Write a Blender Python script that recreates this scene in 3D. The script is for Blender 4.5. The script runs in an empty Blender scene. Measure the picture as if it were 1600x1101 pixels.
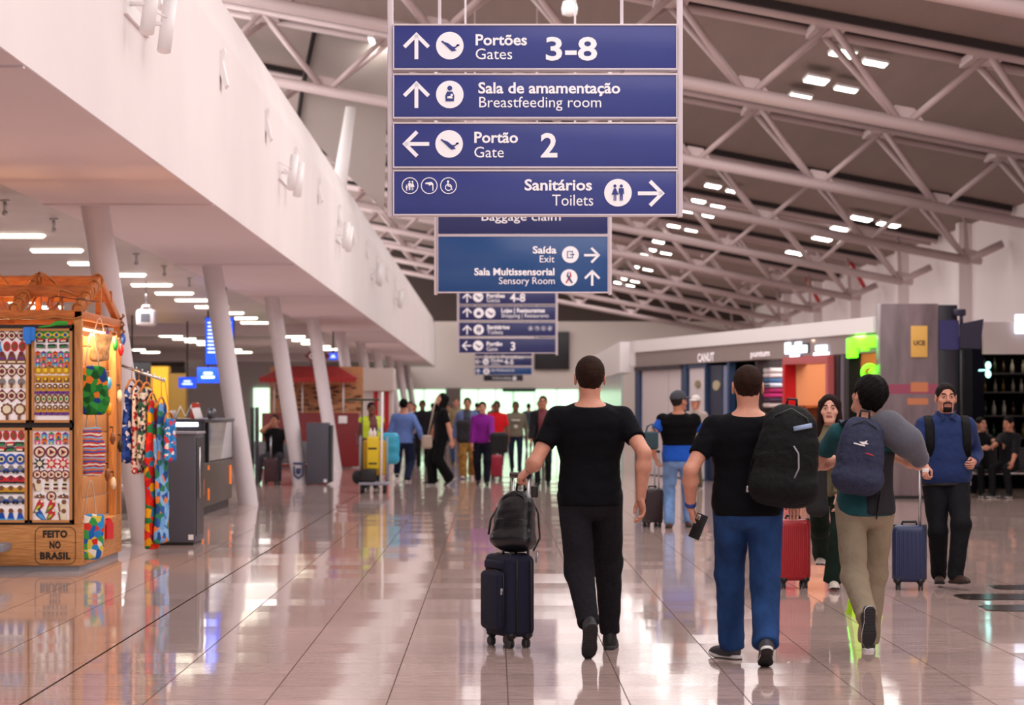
import bpy, bmesh, math, random
import numpy as np
from mathutils import Vector, Matrix
random.seed(7)
R = math.radians
SC = bpy.context.scene
COL = SC.collection
F = 3900.0            # focal length in pixels of the 1600 px wide frame
CAMH = 1.45

def at(x, y, D):
    """world point lying D metres down the hall on the sight line of photo pixel (x, y)"""
    return Vector(((x - 772) * D / F, D, CAMH + (640 - y) * D / F))
def on_floor(y):
    return F * CAMH / (y - 640)

# ------------------------------------------------------------------ camera
cam_data = bpy.data.cameras.new('camera')
cam = bpy.data.objects.new('camera', cam_data)
COL.objects.link(cam)
cam.location = (0, 0, CAMH)
cam.rotation_euler = (R(90), 0, 0)
cam_data.sensor_width = 36.0
cam_data.lens = F / 1600 * 36.0
cam_data.shift_x = 28 / 1600
cam_data.shift_y = 89.5 / 1600
cam_data.clip_end = 500
cam_data.dof.use_dof = True
cam_data.dof.focus_distance = 16.5
cam_data.dof.aperture_fstop = 3.6
SC.camera = cam

# ------------------------------------------------------------------ world, lights, exposure
SC.view_settings.view_transform = 'Standard'
SC.view_settings.look = 'None'
SC.view_settings.gamma = 1.0
SC.view_settings.use_curve_mapping = False
SC.view_settings.exposure = 0.40
w = bpy.data.worlds.new('world'); SC.world = w; w.use_nodes = True
bg = w.node_tree.nodes['Background']
bg.inputs[0].default_value = (1.0, 0.93, 0.93, 1)
bg.inputs[1].default_value = 0.95

def area_light(name, loc, sx, sy, power, col=(1.0, 0.93, 0.92), rot=(0, 0, 0)):
    d = bpy.data.lights.new(name, 'AREA'); d.shape = 'RECTANGLE'; d.size = sx; d.size_y = sy
    d.energy = power; d.color = col
    o = bpy.data.objects.new(name, d); COL.objects.link(o); o.location = loc; o.rotation_euler = rot
    return o
# broad added lights standing in for the roof lamps, one to a bay
for D in (4, 14, 25, 36, 47.5, 58.5, 69, 79.5, 90, 100.5, 111, 122):
    area_light('roof_fill_light', (3.6, D, 7.6), 9.5, 9.0, 560 if D < 50 else 340, rot=(0, R(10.8), 0))
# tall clerestory glazing over the shops
for D in (0, 24, 48, 72, 96, 118):
    area_light('clerestory_light', (-8.6, D, 8.3), 20, 3.6, 800, col=(1.0, 0.95, 0.93), rot=(R(90), 0, R(-90)))
# the linear lamps of the low ceiling over the shops
for D in (20, 32, 44, 56, 70, 85, 105):
    area_light('shop_ceiling_light', (-8.5, D, 3.5), 5, 2.0, 230, col=(1.0, 0.95, 0.93))

# ------------------------------------------------------------------ materials
def lin(c):
    if isinstance(c, str):
        c = tuple(int(c[i:i + 2], 16) for i in (1, 3, 5))
    o = []
    for v in c:
        v = v / 255.0
        o.append(v / 12.92 if v <= 0.04045 else ((v + 0.055) / 1.055) ** 2.4)
    return (o[0], o[1], o[2], 1.0)
MATS = {}
def mat(name, col, rough=0.55, metal=0.0, spec=0.5, emit=0.0, emit_col=None, var=0.0, vscale=8.0, bump=0.0, bscale=60.0, coat=0.0, sheen=0.0, stretch=(1, 1, 1)):
    if name in MATS: return MATS[name]
    m = bpy.data.materials.new(name); m.use_nodes = True; MATS[name] = m
    nt = m.node_tree; n = nt.nodes; L = nt.links; b = n['Principled BSDF']
    b.inputs['Base Color'].default_value = lin(col)
    b.inputs['Roughness'].default_value = rough
    b.inputs['Metallic'].default_value = metal
    b.inputs['Specular IOR Level'].default_value = spec
    b.inputs['Coat Weight'].default_value = coat
    if sheen: b.inputs['Sheen Weight'].default_value = sheen
    if emit:
        b.inputs['Emission Color'].default_value = lin(emit_col or col); b.inputs['Emission Strength'].default_value = emit
    if var or bump:
        tc = n.new('ShaderNodeTexCoord'); mp = n.new('ShaderNodeMapping'); mp.inputs['Scale'].default_value = stretch
        L.new(tc.outputs['Object'], mp.inputs['Vector'])
    if var:
        nz = n.new('ShaderNodeTexNoise'); nz.inputs['Scale'].default_value = vscale; nz.inputs['Detail'].default_value = 5
        L.new(mp.outputs[0], nz.inputs['Vector'])
        mr = n.new('ShaderNodeMapRange'); mr.inputs['From Min'].default_value = .3; mr.inputs['From Max'].default_value = .7
        mr.inputs['To Min'].default_value = 1 - var; mr.inputs['To Max'].default_value = 1 + var
        L.new(nz.outputs['Fac'], mr.inputs['Value'])
        mx = n.new('ShaderNodeMix'); mx.data_type = 'RGBA'; mx.blend_type = 'MULTIPLY'; mx.inputs[0].default_value = 1
        mx.inputs[6].default_value = lin(col)
        cmb = n.new('ShaderNodeCombineColor')
        for k in range(3): L.new(mr.outputs[0], cmb.inputs[k])
        L.new(cmb.outputs[0], mx.inputs[7]); L.new(mx.outputs[2], b.inputs['Base Color'])
    if bump:
        nb = n.new('ShaderNodeTexNoise'); nb.inputs['Scale'].default_value = bscale; nb.inputs['Detail'].default_value = 4
        L.new(mp.outputs[0], nb.inputs['Vector'])
        bp = n.new('ShaderNodeBump'); bp.inputs['Strength'].default_value = bump; bp.inputs['Distance'].default_value = 0.02
        L.new(nb.outputs['Fac'], bp.inputs['Height']); L.new(bp.outputs[0], b.inputs['Normal'])
    return m
def lamp_mat(name, col, s=1.0):
    return mat(name, col, rough=.4, emit=s)

# ------------------------------------------------------------------ mesh helpers
class MB:
    def __init__(s): s.v = []; s.f = []; s.m = []; s.sm = []
    def add(s, vs, fs, mi=0, smooth=False):
        o = len(s.v); s.v += [tuple(v) for v in vs]
        for f in fs: s.f.append(tuple(i + o for i in f)); s.m.append(mi); s.sm.append(smooth)
        return s
    def box(s, a, b, mi=0, M=None):
        x0, y0, z0 = a; x1, y1, z1 = b
        vs = [Vector(p) for p in ((x0,y0,z0),(x1,y0,z0),(x1,y1,z0),(x0,y1,z0),(x0,y0,z1),(x1,y0,z1),(x1,y1,z1),(x0,y1,z1))]
        if M is not None: vs = [M @ v for v in vs]
        return s.add(vs, [(0,3,2,1),(4,5,6,7),(0,1,5,4),(1,2,6,5),(2,3,7,6),(3,0,4,7)], mi)
    def rbox(s, a, b, r, mi=0, M=None, seg=3):
        bm = bmesh.new(); bmesh.ops.create_cube(bm, size=1)
        a = Vector(a); b = Vector(b); c = (a + b) / 2; d = b - a
        for v in bm.verts: v.co = Vector((v.co.x * d.x, v.co.y * d.y, v.co.z * d.z)) + c
        r = min(r, min(abs(d.x), abs(d.y), abs(d.z)) * .49)
        bmesh.ops.bevel(bm, geom=bm.edges[:], offset=r, segments=seg, profile=.5, affect='EDGES')
        vs = [v.co.copy() for v in bm.verts]; bm.verts.index_update()
        if M is not None: vs = [M @ v for v in vs]
        fs = [[v.index for v in f.verts] for f in bm.faces]; bm.free()
        return s.add(vs, fs, mi, True)
    def ring(s, pts, rad, n=12, mi=0, caps=True, up=None, sy=1.0):
        """tube through pts, rad a number or list; sy flattens the second axis"""
        pts = [Vector(p) for p in pts]; k = len(pts)
        if not hasattr(rad, '__len__'): rad = [rad] * k
        vs = []; pu = Vector(up) if up else None
        for i in range(k):
            t = (pts[min(i + 1, k - 1)] - pts[max(i - 1, 0)]).normalized()
            if pu is None: pu = Vector((0, 0, 1)) if abs(t.z) < .9 else Vector((0, 1, 0))
            u = (pu - t * pu.dot(t)).normalized(); v = t.cross(u); pu = u
            for j in range(n):
                a = 2 * math.pi * j / n
                vs.append(pts[i] + u * (math.cos(a) * rad[i]) + v * (math.sin(a) * rad[i] * sy))
        fs = []
        for i in range(k - 1):
            for j in range(n):
                j2 = (j + 1) % n
                fs.append((i*n+j, i*n+j2, (i+1)*n+j2, (i+1)*n+j))
        s.add(vs, fs, mi, True)
        if caps:
            o = len(s.v) - len(vs)
            s.f.append(tuple(o + j for j in reversed(range(n)))); s.m.append(mi); s.sm.append(False)
            s.f.append(tuple(o + (k-1)*n + j for j in range(n))); s.m.append(mi); s.sm.append(False)
        return s
    def cyl(s, a, b, r, n=16, mi=0, r2=None): return s.ring([a, b], [r, r if r2 is None else r2], n, mi)
    def lathe(s, prof, c, n=24, mi=0, M=None):
        vs = []
        for (r, z) in prof:
            for j in range(n):
                a = 2*math.pi*j/n; p = Vector((c[0] + r*math.cos(a), c[1] + r*math.sin(a), c[2] + z))
                vs.append(M @ p if M is not None else p)
        fs = []
        for i in range(len(prof)-1):
            for j in range(n):
                j2 = (j+1) % n; fs.append((i*n+j, i*n+j2, (i+1)*n+j2, (i+1)*n+j))
        s.add(vs, fs, mi, True); o = len(s.v) - len(vs)
        for base, rev in ((0, True), ((len(prof)-1)*n, False)):
            q = [o + base + j for j in range(n)]
            s.f.append(tuple(reversed(q)) if rev else tuple(q)); s.m.append(mi); s.sm.append(False)
        return s
    def ball(s, c, r, mi=0, nu=12, nv=8, M=None):
        if not hasattr(r, '__len__'): r = (r, r, r)
        vs = []
        for i in range(nv+1):
            ph = math.pi*i/nv
            for j in range(nu):
                th = 2*math.pi*j/nu
                p = Vector((r[0]*math.sin(ph)*math.cos(th), r[1]*math.sin(ph)*math.sin(th), r[2]*math.cos(ph)))
                if M is not None: p = M @ p
                vs.append(p + Vector(c))
        fs = []
        for i in range(nv):
            for j in range(nu):
                j2 = (j+1) % nu; fs.append((i*nu+j, (i+1)*nu+j, (i+1)*nu+j2, i*nu+j2))
        return s.add(vs, fs, mi, True)
    def prism(s, poly, y0, y1, mi=0, M=None):
        """polygon in (x,z) given counter-clockwise seen from -y, extruded from y0 (front) to y1"""
        n = len(poly); vs = [Vector((p[0], y0, p[1])) for p in poly] + [Vector((p[0], y1, p[1])) for p in poly]
        if M is not None: vs = [M @ v for v in vs]
        fs = [tuple(range(n)), tuple(range(2*n-1, n-1, -1))]
        for i in range(n):
            j = (i+1) % n; fs.append((i, i+n, j+n, j))
        return s.add(vs, fs, mi)
    def build(s, name, mats, parent=None, loc=None, keep=False):
        me = bpy.data.meshes.new(name)
        if not isinstance(mats, (list, tuple)): mats = [mats]
        me.from_pydata(s.v, [], s.f)
        for m in mats: me.materials.append(m)
        me.polygons.foreach_set('material_index', s.m); me.polygons.foreach_set('use_smooth', s.sm)
        me.update()
        o = bpy.data.objects.new(name, me); COL.objects.link(o)
        if loc is not None: o.location = loc
        if parent is not None:
            o.parent = parent
            if loc is None and not keep: o.location = -parent_world(parent)
        return o
ORIG = {}
def parent_world(p):
    v = Vector((0, 0, 0))
    while p is not None: v += p.location; p = p.parent
    return v
def tag(o, label=None, cat=None, group=None, kind=None):
    if label: o['label'] = label
    if cat: o['category'] = cat
    if group: o['group'] = group
    if kind: o['kind'] = kind
    return o
def empty(name, loc, label, cat, group=None):
    o = bpy.data.objects.new(name, None); COL.objects.link(o); o.location = loc; o.empty_display_size = .2
    return tag(o, label, cat, group)
def copy_tree(o, parent=None):
    c = o.copy(); COL.objects.link(c)
    if parent is not None: c.parent = parent
    for ch in list(o.children): copy_tree(ch, c)
    return c
def rz(a): return Matrix.Rotation(a, 4, 'Z')
def T(v): return Matrix.Translation(Vector(v))
def frame3(o, x, y, z):
    m = Matrix.Identity(4)
    for i, a in enumerate((x, y, z)):
        for k in range(3): m[k][i] = a[k]
    for k in range(3): m[k][3] = o[k]
    return m
_txt = {}
def text_geo(s, size, align='LEFT', bold=0.0, spacing=1.0, ext=0.0):
    """lettering as mesh data in the (x,z) plane facing -y"""
    key = (s, size, align, bold, spacing)
    if key not in _txt:
        c = bpy.data.curves.new('t', 'FONT'); c.body = s; c.size = size; c.align_x = align; c.offset = bold; c.space_character = spacing
        c.resolution_u = 3
        o = bpy.data.objects.new('t', c); COL.objects.link(o)
        dg = bpy.context.evaluated_depsgraph_get(); me = bpy.data.meshes.new_from_object(o.evaluated_get(dg))
        vs = [(v.co.x, 0, v.co.y) for v in me.vertices]; fs = [tuple(p.vertices) for p in me.polygons]
        bpy.data.objects.remove(o); bpy.data.curves.remove(c); bpy.data.meshes.remove(me)
        _txt[key] = (vs, fs)
    return _txt[key]
def put_text(mb, s, size, x, z, y, align='LEFT', bold=0.0, mi=0, spacing=1.0, M=None, fit=None):
    vs, fs = text_geo(s, size, align, bold, spacing)
    k = 1.0
    if fit:
        xs = [v[0] for v in vs]; k = fit / (max(xs) - min(xs))
    vs = [Vector((v[0]*k + x, y, v[2] + z)) for v in vs]
    if M is not None: vs = [M @ v for v in vs]
    mb.add(vs, fs, mi)
# ------------------------------------------------------------------ the hall
M_white = mat('white_plaster', '#e6dedd', rough=.75, var=.03, vscale=.6)
M_soffit = mat('soffit_plaster', '#dccfd4', rough=.7, var=.02, vscale=.5)
M_roof = mat('roof_panel', '#7d6b64', rough=.8, var=.06, vscale=3, stretch=(1, .08, 1))
M_steel = mat('painted_steel', '#bda9a8', rough=.5, var=.03, vscale=2)
M_dark = mat('dark_gap', '#2b2323', rough=.8)
M_brown = mat('dark_brown_cladding', '#4a3d39', rough=.8)
M_colp = mat('column_paint', '#d6ced2', rough=.38, var=.02, vscale=2)
M_lowceil = mat('grey_ceiling_tile', '#bab1b0', rough=.42, var=.08, vscale=1.2)
M_lamp = lamp_mat('lamp_white', '#fffdf6', 9.0)
M_lampw = lamp_mat('lamp_warm_white', '#fff8e4', 5.0)
M_metal = mat('brushed_metal', '#b9b9bd', rough=.3, metal=.9)
M_chrome = mat('chrome', '#d5d5d8', rough=.15, metal=1)
M_black = mat('black_plastic', '#0c0c0e', rough=.4)
M_rubber = mat('rubber', '#101011', rough=.7)
M_whitep = mat('white_paint', '#eeeaea', rough=.45)

def floor_material():
    m = bpy.data.materials.new('polished_tile'); m.use_nodes = True; nt = m.node_tree; n = nt.nodes; L = nt.links
    b = n['Principled BSDF']
    tc = n.new('ShaderNodeTexCoord'); sp = n.new('ShaderNodeSeparateXYZ'); L.new(tc.outputs['Object'], sp.inputs[0])
    def math_(op, a, bb=None):
        q = n.new('ShaderNodeMath'); q.operation = op
        for i, v in enumerate((a, bb)):
            if v is None: continue
            if isinstance(v, (int, float)): q.inputs[i].default_value = v
            else: L.new(v, q.inputs[i])
        return q.outputs[0]
    ux = math_('DIVIDE', math_('ADD', sp.outputs['X'], .53 + 60), .6); uy = math_('DIVIDE', math_('ADD', sp.outputs['Y'], 60.1), .6)
    fx = math_('FRACT', ux); fy = math_('FRACT', uy)
    ix = math_('FLOOR', ux); iy = math_('FLOOR', uy)
    cv = n.new('ShaderNodeCombineXYZ'); L.new(ix, cv.inputs[0]); L.new(iy, cv.inputs[1])
    wn = n.new('ShaderNodeTexWhiteNoise'); wn.noise_dimensions = '2D'; L.new(cv.outputs[0], wn.inputs['Vector'])
    # joints
    jx = math_('LESS_THAN', math_('ABSOLUTE', math_('SUBTRACT', fx, .5)), .495)
    jy = math_('LESS_THAN', math_('ABSOLUTE', math_('SUBTRACT', fy, .5)), .489)
    big = math_('LESS_THAN', math_('ABSOLUTE', math_('ADD', sp.outputs['X'], 2.33)), .007)
    # colour: veined porcelain, a little different from tile to tile
    mp = n.new('ShaderNodeMapping'); mp.inputs['Scale'].default_value = (3, 22, 1); L.new(tc.outputs['Object'], mp.inputs[0])
    nz = n.new('ShaderNodeTexNoise'); nz.inputs['Scale'].default_value = 1.6; nz.inputs['Detail'].default_value = 6; L.new(mp.outputs[0], nz.inputs['Vector'])
    rp = n.new('ShaderNodeValToRGB'); rp.color_ramp.elements[0].position = .3; rp.color_ramp.elements[0].color = lin('#ad948d')
    rp.color_ramp.elements[1].position = .72; rp.color_ramp.elements[1].color = lin('#d3bab2'); L.new(nz.outputs['Fac'], rp.inputs[0])
    hs = n.new('ShaderNodeHueSaturation'); L.new(rp.outputs[0], hs.inputs['Color'])
    L.new(math_('ADD', math_('MULTIPLY', wn.outputs['Value'], .14), .93), hs.inputs['Value'])
    mx = n.new('ShaderNodeMix'); mx.data_type = 'RGBA'; L.new(jx, mx.inputs[0]); mx.inputs[6].default_value = lin('#54443f'); L.new(hs.outputs[0], mx.inputs[7])
    mx2 = n.new('ShaderNodeMix'); mx2.data_type = 'RGBA'; L.new(jy, mx2.inputs[0]); mx2.inputs[6].default_value = lin('#8a746d'); L.new(mx.outputs[2], mx2.inputs[7])
    mx3 = n.new('ShaderNodeMix'); mx3.data_type = 'RGBA'; L.new(big, mx3.inputs[0]); L.new(mx2.outputs[2], mx3.inputs[6]); mx3.inputs[7].default_value = lin('#2e2422')
    L.new(mx3.outputs[2], b.inputs['Base Color'])
    # each tile lies a hair out of true, so reflections jump at the joints
    vs_ = n.new('ShaderNodeVectorMath'); vs_.operation = 'SUBTRACT'; L.new(wn.outputs['Color'], vs_.inputs[0]); vs_.inputs[1].default_value = (.5, .5, .5)
    vm = n.new('ShaderNodeVectorMath'); vm.operation = 'MULTIPLY'; L.new(vs_.outputs[0], vm.inputs[0]); vm.inputs[1].default_value = (.004, .009, 0)
    ge = n.new('ShaderNodeNewGeometry')
    va = n.new('ShaderNodeVectorMath'); va.operation = 'ADD'; L.new(vm.outputs[0], va.inputs[0]); L.new(ge.outputs['Normal'], va.inputs[1])
    vn = n.new('ShaderNodeVectorMath'); vn.operation = 'NORMALIZE'; L.new(va.outputs[0], vn.inputs[0]); L.new(vn.outputs[0], b.inputs['Normal'])
    jj = math_('MULTIPLY', jx, math_('SUBTRACT', 1, big))
    L.new(math_('SUBTRACT', .56, math_('MULTIPLY', jj, .5)), b.inputs['Roughness'])
    L.new(math_('MULTIPLY', jj, .5), b.inputs['Specular IOR Level'])
    return m

def struct(name, mb, mats):
    o = mb.build(name, mats); o['kind'] = 'structure'; return o

YB, YE = -14.0, 130.0
fl = MB(); fl.box((-40, YB, -.2), (16, 152, 0)); struct('floor', fl, floor_material())

ROOF_K = CAMH + 7.65            # roof height over X = 0
def roof_z(X): return ROOF_K - .19 * X
TR = [8.5, 19.5, 30.5, 42.0, 53.2, 63.8, 74.3, 84.8, 95.3, 105.8, 116.3, 126.5]
# roof deck: panels carried by the trusses, with a raised cap over every truss line
rf = MB()
for X0, X1 in ((-9.0, 13.4),):
    rf.add([(X0, YB, roof_z(X0)), (X1, YB, roof_z(X1)), (X1, YE + 1, roof_z(X1)), (X0, YE + 1, roof_z(X0)),
            (X0, YB, roof_z(X0)+.25), (X1, YB, roof_z(X1)+.25), (X1, YE + 1, roof_z(X1)+.25), (X0, YE + 1, roof_z(X0)+.25)],
           [(0,1,2,3),(7,6,5,4),(0,4,5,1),(1,5,6,2),(2,6,7,3),(3,7,4,0)])
struct('ceiling', rf, M_roof)

# left: white bulkhead wall over the shops, with a slanted parapet
wl = MB(); Xw = -2.99
wl.prism([(-3.6, 3.65), (Xw, 3.65), (Xw, 5.56), (-3.14, 6.16), (-3.6, 6.16)], YB, 128.0)
struct('wall_left', wl, M_white)
sf = MB(); sf.box((-4.81, YB, 3.65), (-3.6, 128, 4.1)); sf.box((-3.6, YB, 3.645), (Xw - .004, 128, 3.66))
struct('trim_1', sf, M_soffit)
jn = MB()
for D in (15.9, 26.6, 37.6, 48.2, 58.9, 69.6, 80.3):
    jn.box((-4.81, D, 3.628), (Xw - .01, D + .06, 3.65))
struct('trim_2', jn, M_soffit)
lc = MB(); lc.box((-40, YB, 3.72), (-4.81, 150, 3.95)); struct('ceiling.001', lc, M_lowceil)
bm_ = MB(); bm_.box((-24, 66, 3.42), (-4.85, 66.6, 3.72)); bm_.box((-24, 100, 3.4), (-4.85, 100.7, 3.72)); struct('trim_3', bm_, M_soffit)
# upper left: set-back clerestory wall under the roof
cw = MB(); cw.box((-9.2, YB, 6.0), (-8.9, YE, 10.9)); struct('wall_clerestory', cw, mat('clerestory_grey', '#c8bcb8', rough=.8))
# far ends
M_end = mat('end_wall_paint', '#ddd2cb', rough=.7)
ew = MB(); ew.box((-3.2, YE, 2.58), (13.2, YE + .4, 6.05)); ew.box((4.4, YE, 0), (13.2, YE + .4, 2.58)); ew.box((-3.2, YE, 2.58), (-40, YE + .3, 3.72))
ew.box((-40, YE, 0), (-5.9, YE + .3, 2.58)); ew.box((-2.5, YE - .3, 0), (-1.75, YE + .3, 2.58), 1)
struct('wall_end', ew, [M_end, mat('end_pier', '#6f6462', rough=.7)])
ew2 = MB(); ew2.box((-9, YE + .02, 6.05), (13.2, YE + .42, 11.0)); struct('wall_end_upper', ew2, M_brown)
# daylight beyond the glazed end, and its frames
M_day = lamp_mat('daylight_glass', '#d2ffd6', 1.05)
for k, (x0, x1, zs) in enumerate(((-5.9, -2.5, 1.05), (-1.75, 1.0, 1.05), (1.0, 4.4, 0))):
    g = MB(); g.box((x0, YE + .1, zs), (x1, YE + .14, 2.58)); o = struct('window_%d' % (k + 1), g, M_day)
    fr = MB(); nx = 3
    for i in range(nx + 1):
        xx = x0 + (x1 - x0) * i / nx; fr.box((xx - .025, YE - .02, zs), (xx + .025, YE + .1, 2.58))
    fr.box((x0, YE - .02, 2.5), (x1, YE + .1, 2.58)); fr.box((x0, YE - .02, zs), (x1, YE + .1, zs + .12))
    fr.build('window_frame', mat('frame_pale', '#d8dcd8', rough=.5), o)
sl = MB(); sl.box((-5.9, YE, 0), (-2.5, YE + .3, 1.05)); sl.box((-1.75, YE, 0), (1.0, YE + .3, 1.05)); struct('wall_end_sill', sl, mat('sill_wall', '#8b7a78', rough=.6))
# right: tall wall with shallow piers
M_rw = mat('right_wall', '#e3d8d8', rough=.75, var=.03, vscale=.4)
rw = MB(); rw.box((13.2, YB, 0), (13.6, YE, 8)); 
for D in (36, 47.5, 58.5, 69, 79.5, 90, 100.5, 111): rw.box((12.85, D, 0), (13.2, D + .5, roof_z(13)))
struct('wall_right', rw, M_rw)
# left concourse: end and side walls
gw = MB(); gw.box((-40, 149.6, 0), (-3.2, 150, 3.72)); struct('wall_left_end', gw, mat('concourse_grey', '#948b8d', rough=.7))
gw = MB(); gw.box((-40, YB, 0), (-39.7, 150, 3.72)); struct('wall_left_side', gw, mat('concourse_grey', '#948b8d'))

# ------------------------------------------------------------------ roof trusses
TX0, TX1 = -9.0, 12.15
ZB = CAMH + 6.12                                   # bottom chord height over X = 0
def bot_z(X): return ZB - .19 * X
def make_truss():
    t = empty('roof_truss', (0, 0, 0), '', 'truss')
    p0 = (0, 0, 0)
    mb = MB(); mb.cyl((TX0, 0, bot_z(TX0)), (TX1, 0, bot_z(TX1)), .115, 14); mb.build('bottom_chord', M_steel, t, (0,0,0))
    dz = 1.46
    for sy in (-.55, .55):
        mb = MB(); mb.cyl((TX0, sy, bot_z(TX0) + dz - .1), (13.1, sy, bot_z(13.1) + dz - .1), .085, 12); mb.build('top_chord', M_steel, t, (0,0,0))
    # purlin strip over the top chords, gap shadow put into its dark colour
    mb = MB()
    for sy in (-.62, .62):
        z0 = roof_z(TX0); z1 = roof_z(13.1)
        mb.add([(TX0, sy-.12, z0-.14), (TX0, sy+.12, z0-.14), (TX0, sy+.12, z0-.01), (TX0, sy-.12, z0-.01),
                (13.1, sy-.12, z1-.14), (13.1, sy+.12, z1-.14), (13.1, sy+.12, z1-.01), (13.1, sy-.12, z1-.01)],
               [(0,1,2,3),(7,6,5,4),(0,4,5,1),(1,5,6,2),(2,6,7,3),(3,7,4,0)])
    mb.build('purlin', M_dark, t, (0,0,0))
    step = 2.62; X = 12.15
    nodes = [12.15 - step * i for i in range(9)]
    dm = {}
    for i, xb in enumerate(nodes):
        zb = bot_z(xb)
        g = MB()
        g.prism([(xb - .34, zb + .12 + .19*.34*0), (xb - .3, zb - .02), (xb + .3, zb - .11), (xb + .34, zb + .02), (xb + .16, zb + .26), (xb - .16, zb + .32)], -.03, .03)
        g.build('gusset_plate', M_steel, t, (0,0,0))
        xm = xb - step / 2
        if xm > TX0:
            for sy in (-.55, .55):
                for xa in (xb,):
                    mb = MB(); mb.cyl((xa - .1, 0, bot_z(xa) + .06), (xm, sy, bot_z(xm) + dz - .12), .062, 10); mb.build('diagonal', M_steel, t, (0,0,0))
            xn = xb - step
            if xn > TX0:
                for sy in (-.55, .55):
                    mb = MB(); mb.cyl((xn + .1, 0, bot_z(xn) + .06), (xm, sy, bot_z(xm) + dz - .12), .055, 10); mb.build('diagonal', M_steel, t, (0,0,0))
            g = MB(); zt = bot_z(xm) + dz - .1
            g.box((xm - .28, -.6, zt - .09), (xm + .28, .6, zt + .05)); g.build('node_plate', M_steel, t, (0,0,0))
    # upturned end
    mb = MB(); mb.cyl((12.1, 0, bot_z(12.1)), (13.0, 0, bot_z(12.1) + .42), .1, 12); mb.build('upturned_end', M_steel, t, (0,0,0))
    mb = MB(); mb.cyl((12.1, 0, bot_z(12.1)), (12.0, .0, roof_z(12) - .15), .055, 10); mb.build('end_post', M_steel, t, (0,0,0))
    return t
tr0 = make_truss()
TL = ['overhead behind the viewpoint', 'overhead before the nearest sign', 'its lower tube cutting the view corner', 'passing behind the top of the first blue sign',
      'second one down behind the first blue sign', 'third one down, ending in an upturn', 'fourth one down over the shops', 'fifth one down over the shops',
      'sixth in the receding series', 'seventh in the receding series', 'eighth in the receding series', 'farthest one against the brown end wall']
for i, D in enumerate(TR):
    if D < 25: continue
    o = tr0 if D == 30.5 else copy_tree(tr0)
    o.location = (0, D, 0)
    tag(o, 'pinkish grey tubular steel roof truss, ' + TL[i], 'truss', 'roof trusses along the hall')

# ------------------------------------------------------------------ lamps under the roof
def lamp_proto(name, lx, ly, m=M_lamp):
    b = MB(); b.rbox((-lx/2, -ly/2, 0), (lx/2, ly/2, .07), .03, 0); o = b.build(name, M_whitep)
    g = MB(); g.rbox((-lx/2 + .03, -ly/2 + .03, -.012), (lx/2 - .03, ly/2 - .03, .01), .01, 0); g.build('diffuser', m, o, (0,0,0))
    return o
lamp_a = lamp_proto('ceiling_lamp', .46, .8); lamp_b = lamp_proto('ceiling_lamp', .46, .5)
lamp_c = lamp_proto('ceiling_lamp', .62, .9)
first = {id(lamp_a): 1, id(lamp_b): 1, id(lamp_c): 1}
def put_lamp(pr, X, D, label, group):
    o = pr if first.pop(id(pr), None) else copy_tree(pr)
    o.location = (X, D, roof_z(X) - .24); o.rotation_euler = (0, math.atan(.19), 0)
    tag(o, label, 'lamp', group)
RG = 'white lamps under the roof'
for grp, (pairs, lab) in enumerate(((((43.8, 2), (47.4, 2), (50.0, 1)), 'bright white lamp in the first cluster between the nearest two trusses right of the signs'),
                     (((69.8, 2), (74.8, 2), (78.6, 2)), 'bright white lamp in the cluster beside the corner of the first blue sign'),
                     (((85.0, 2), (90.0, 2), (93.0, 1), (97.5, 2), (101, 1)), 'small bright white lamp in the receding cluster above the second blue sign'),
                     (((109, 2), (114, 2), (119, 2), (123, 2)), 'tiny bright white lamp in the farthest cluster beside the second blue sign'))):
    for D, k in pairs:
        put_lamp(lamp_a, 6.12, D, lab, RG)
        if k == 2: put_lamp(lamp_b, 6.74, D + .4, lab, RG)
for D, lab in ((71.0, 'uppermost white lamp'), (71.2, 'uppermost white lamp'), (75.0, 'second white lamp'), (79.4, 'third white lamp'), (86.5, 'lowest white lamp')):
    put_lamp(lamp_c, 10.43 if D != 71.2 else 11.25, D, lab + ' in the column of four above the shop fascia', RG)
put_lamp(lamp_c, 6.0, 37.2, 'white lamp cut by the upper edge of the view', RG)
p = at(610, 21, 55); put_lamp(lamp_c, -2.4, 53.6, 'white strip lamp just beyond the corner of the first blue sign', RG)
# hanging pipe (red) and round pendant
pn = MB(); pn.lathe([(.02, .18), (.10, .16), (.13, .05), (.12, -.05), (.02, -.08)], (0, 0, 0)); pn.cyl((0, 0, .16), (0, 0, 1.6), .012, 8)
o = pn.build('pendant_lamp', [M_whitep], loc=at(890, 18, 40)); tag(o, 'round white pendant lamp hanging above the first blue sign', 'lamp')
pp = MB(); a = at(567, 298, 60); pp.cyl(a, a + Vector((0, 0, .48)), .05, 12)
pp.cyl(a + Vector((0, 0, .4)), Vector((a.x, a.y, roof_z(a.x) - .01)), .02, 8); o = pp.build('sprinkler_pipe', mat('red_pipe', '#c01a1c', rough=.4)); tag(o, 'short red vertical pipe above the white bulkhead beside the first sign', 'pipe')
for px, py, D in ((1328, 408, 86), (1260, 436, 98)):
    a = at(px, py, D); pp = MB(); pp.cyl(a, a + Vector((.5, 0, -.9)), .07, 12); pp.cyl(a, Vector((a.x, a.y, roof_z(a.x) - .01)), .03, 8)
    o = pp.build('sprinkler_pipe', MATS['red_pipe']); tag(o, 'dark red slanted pipe under the roof edge %s' % ('nearer the tall wall' if px > 1300 else 'farther along beyond it'), 'pipe')
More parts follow.
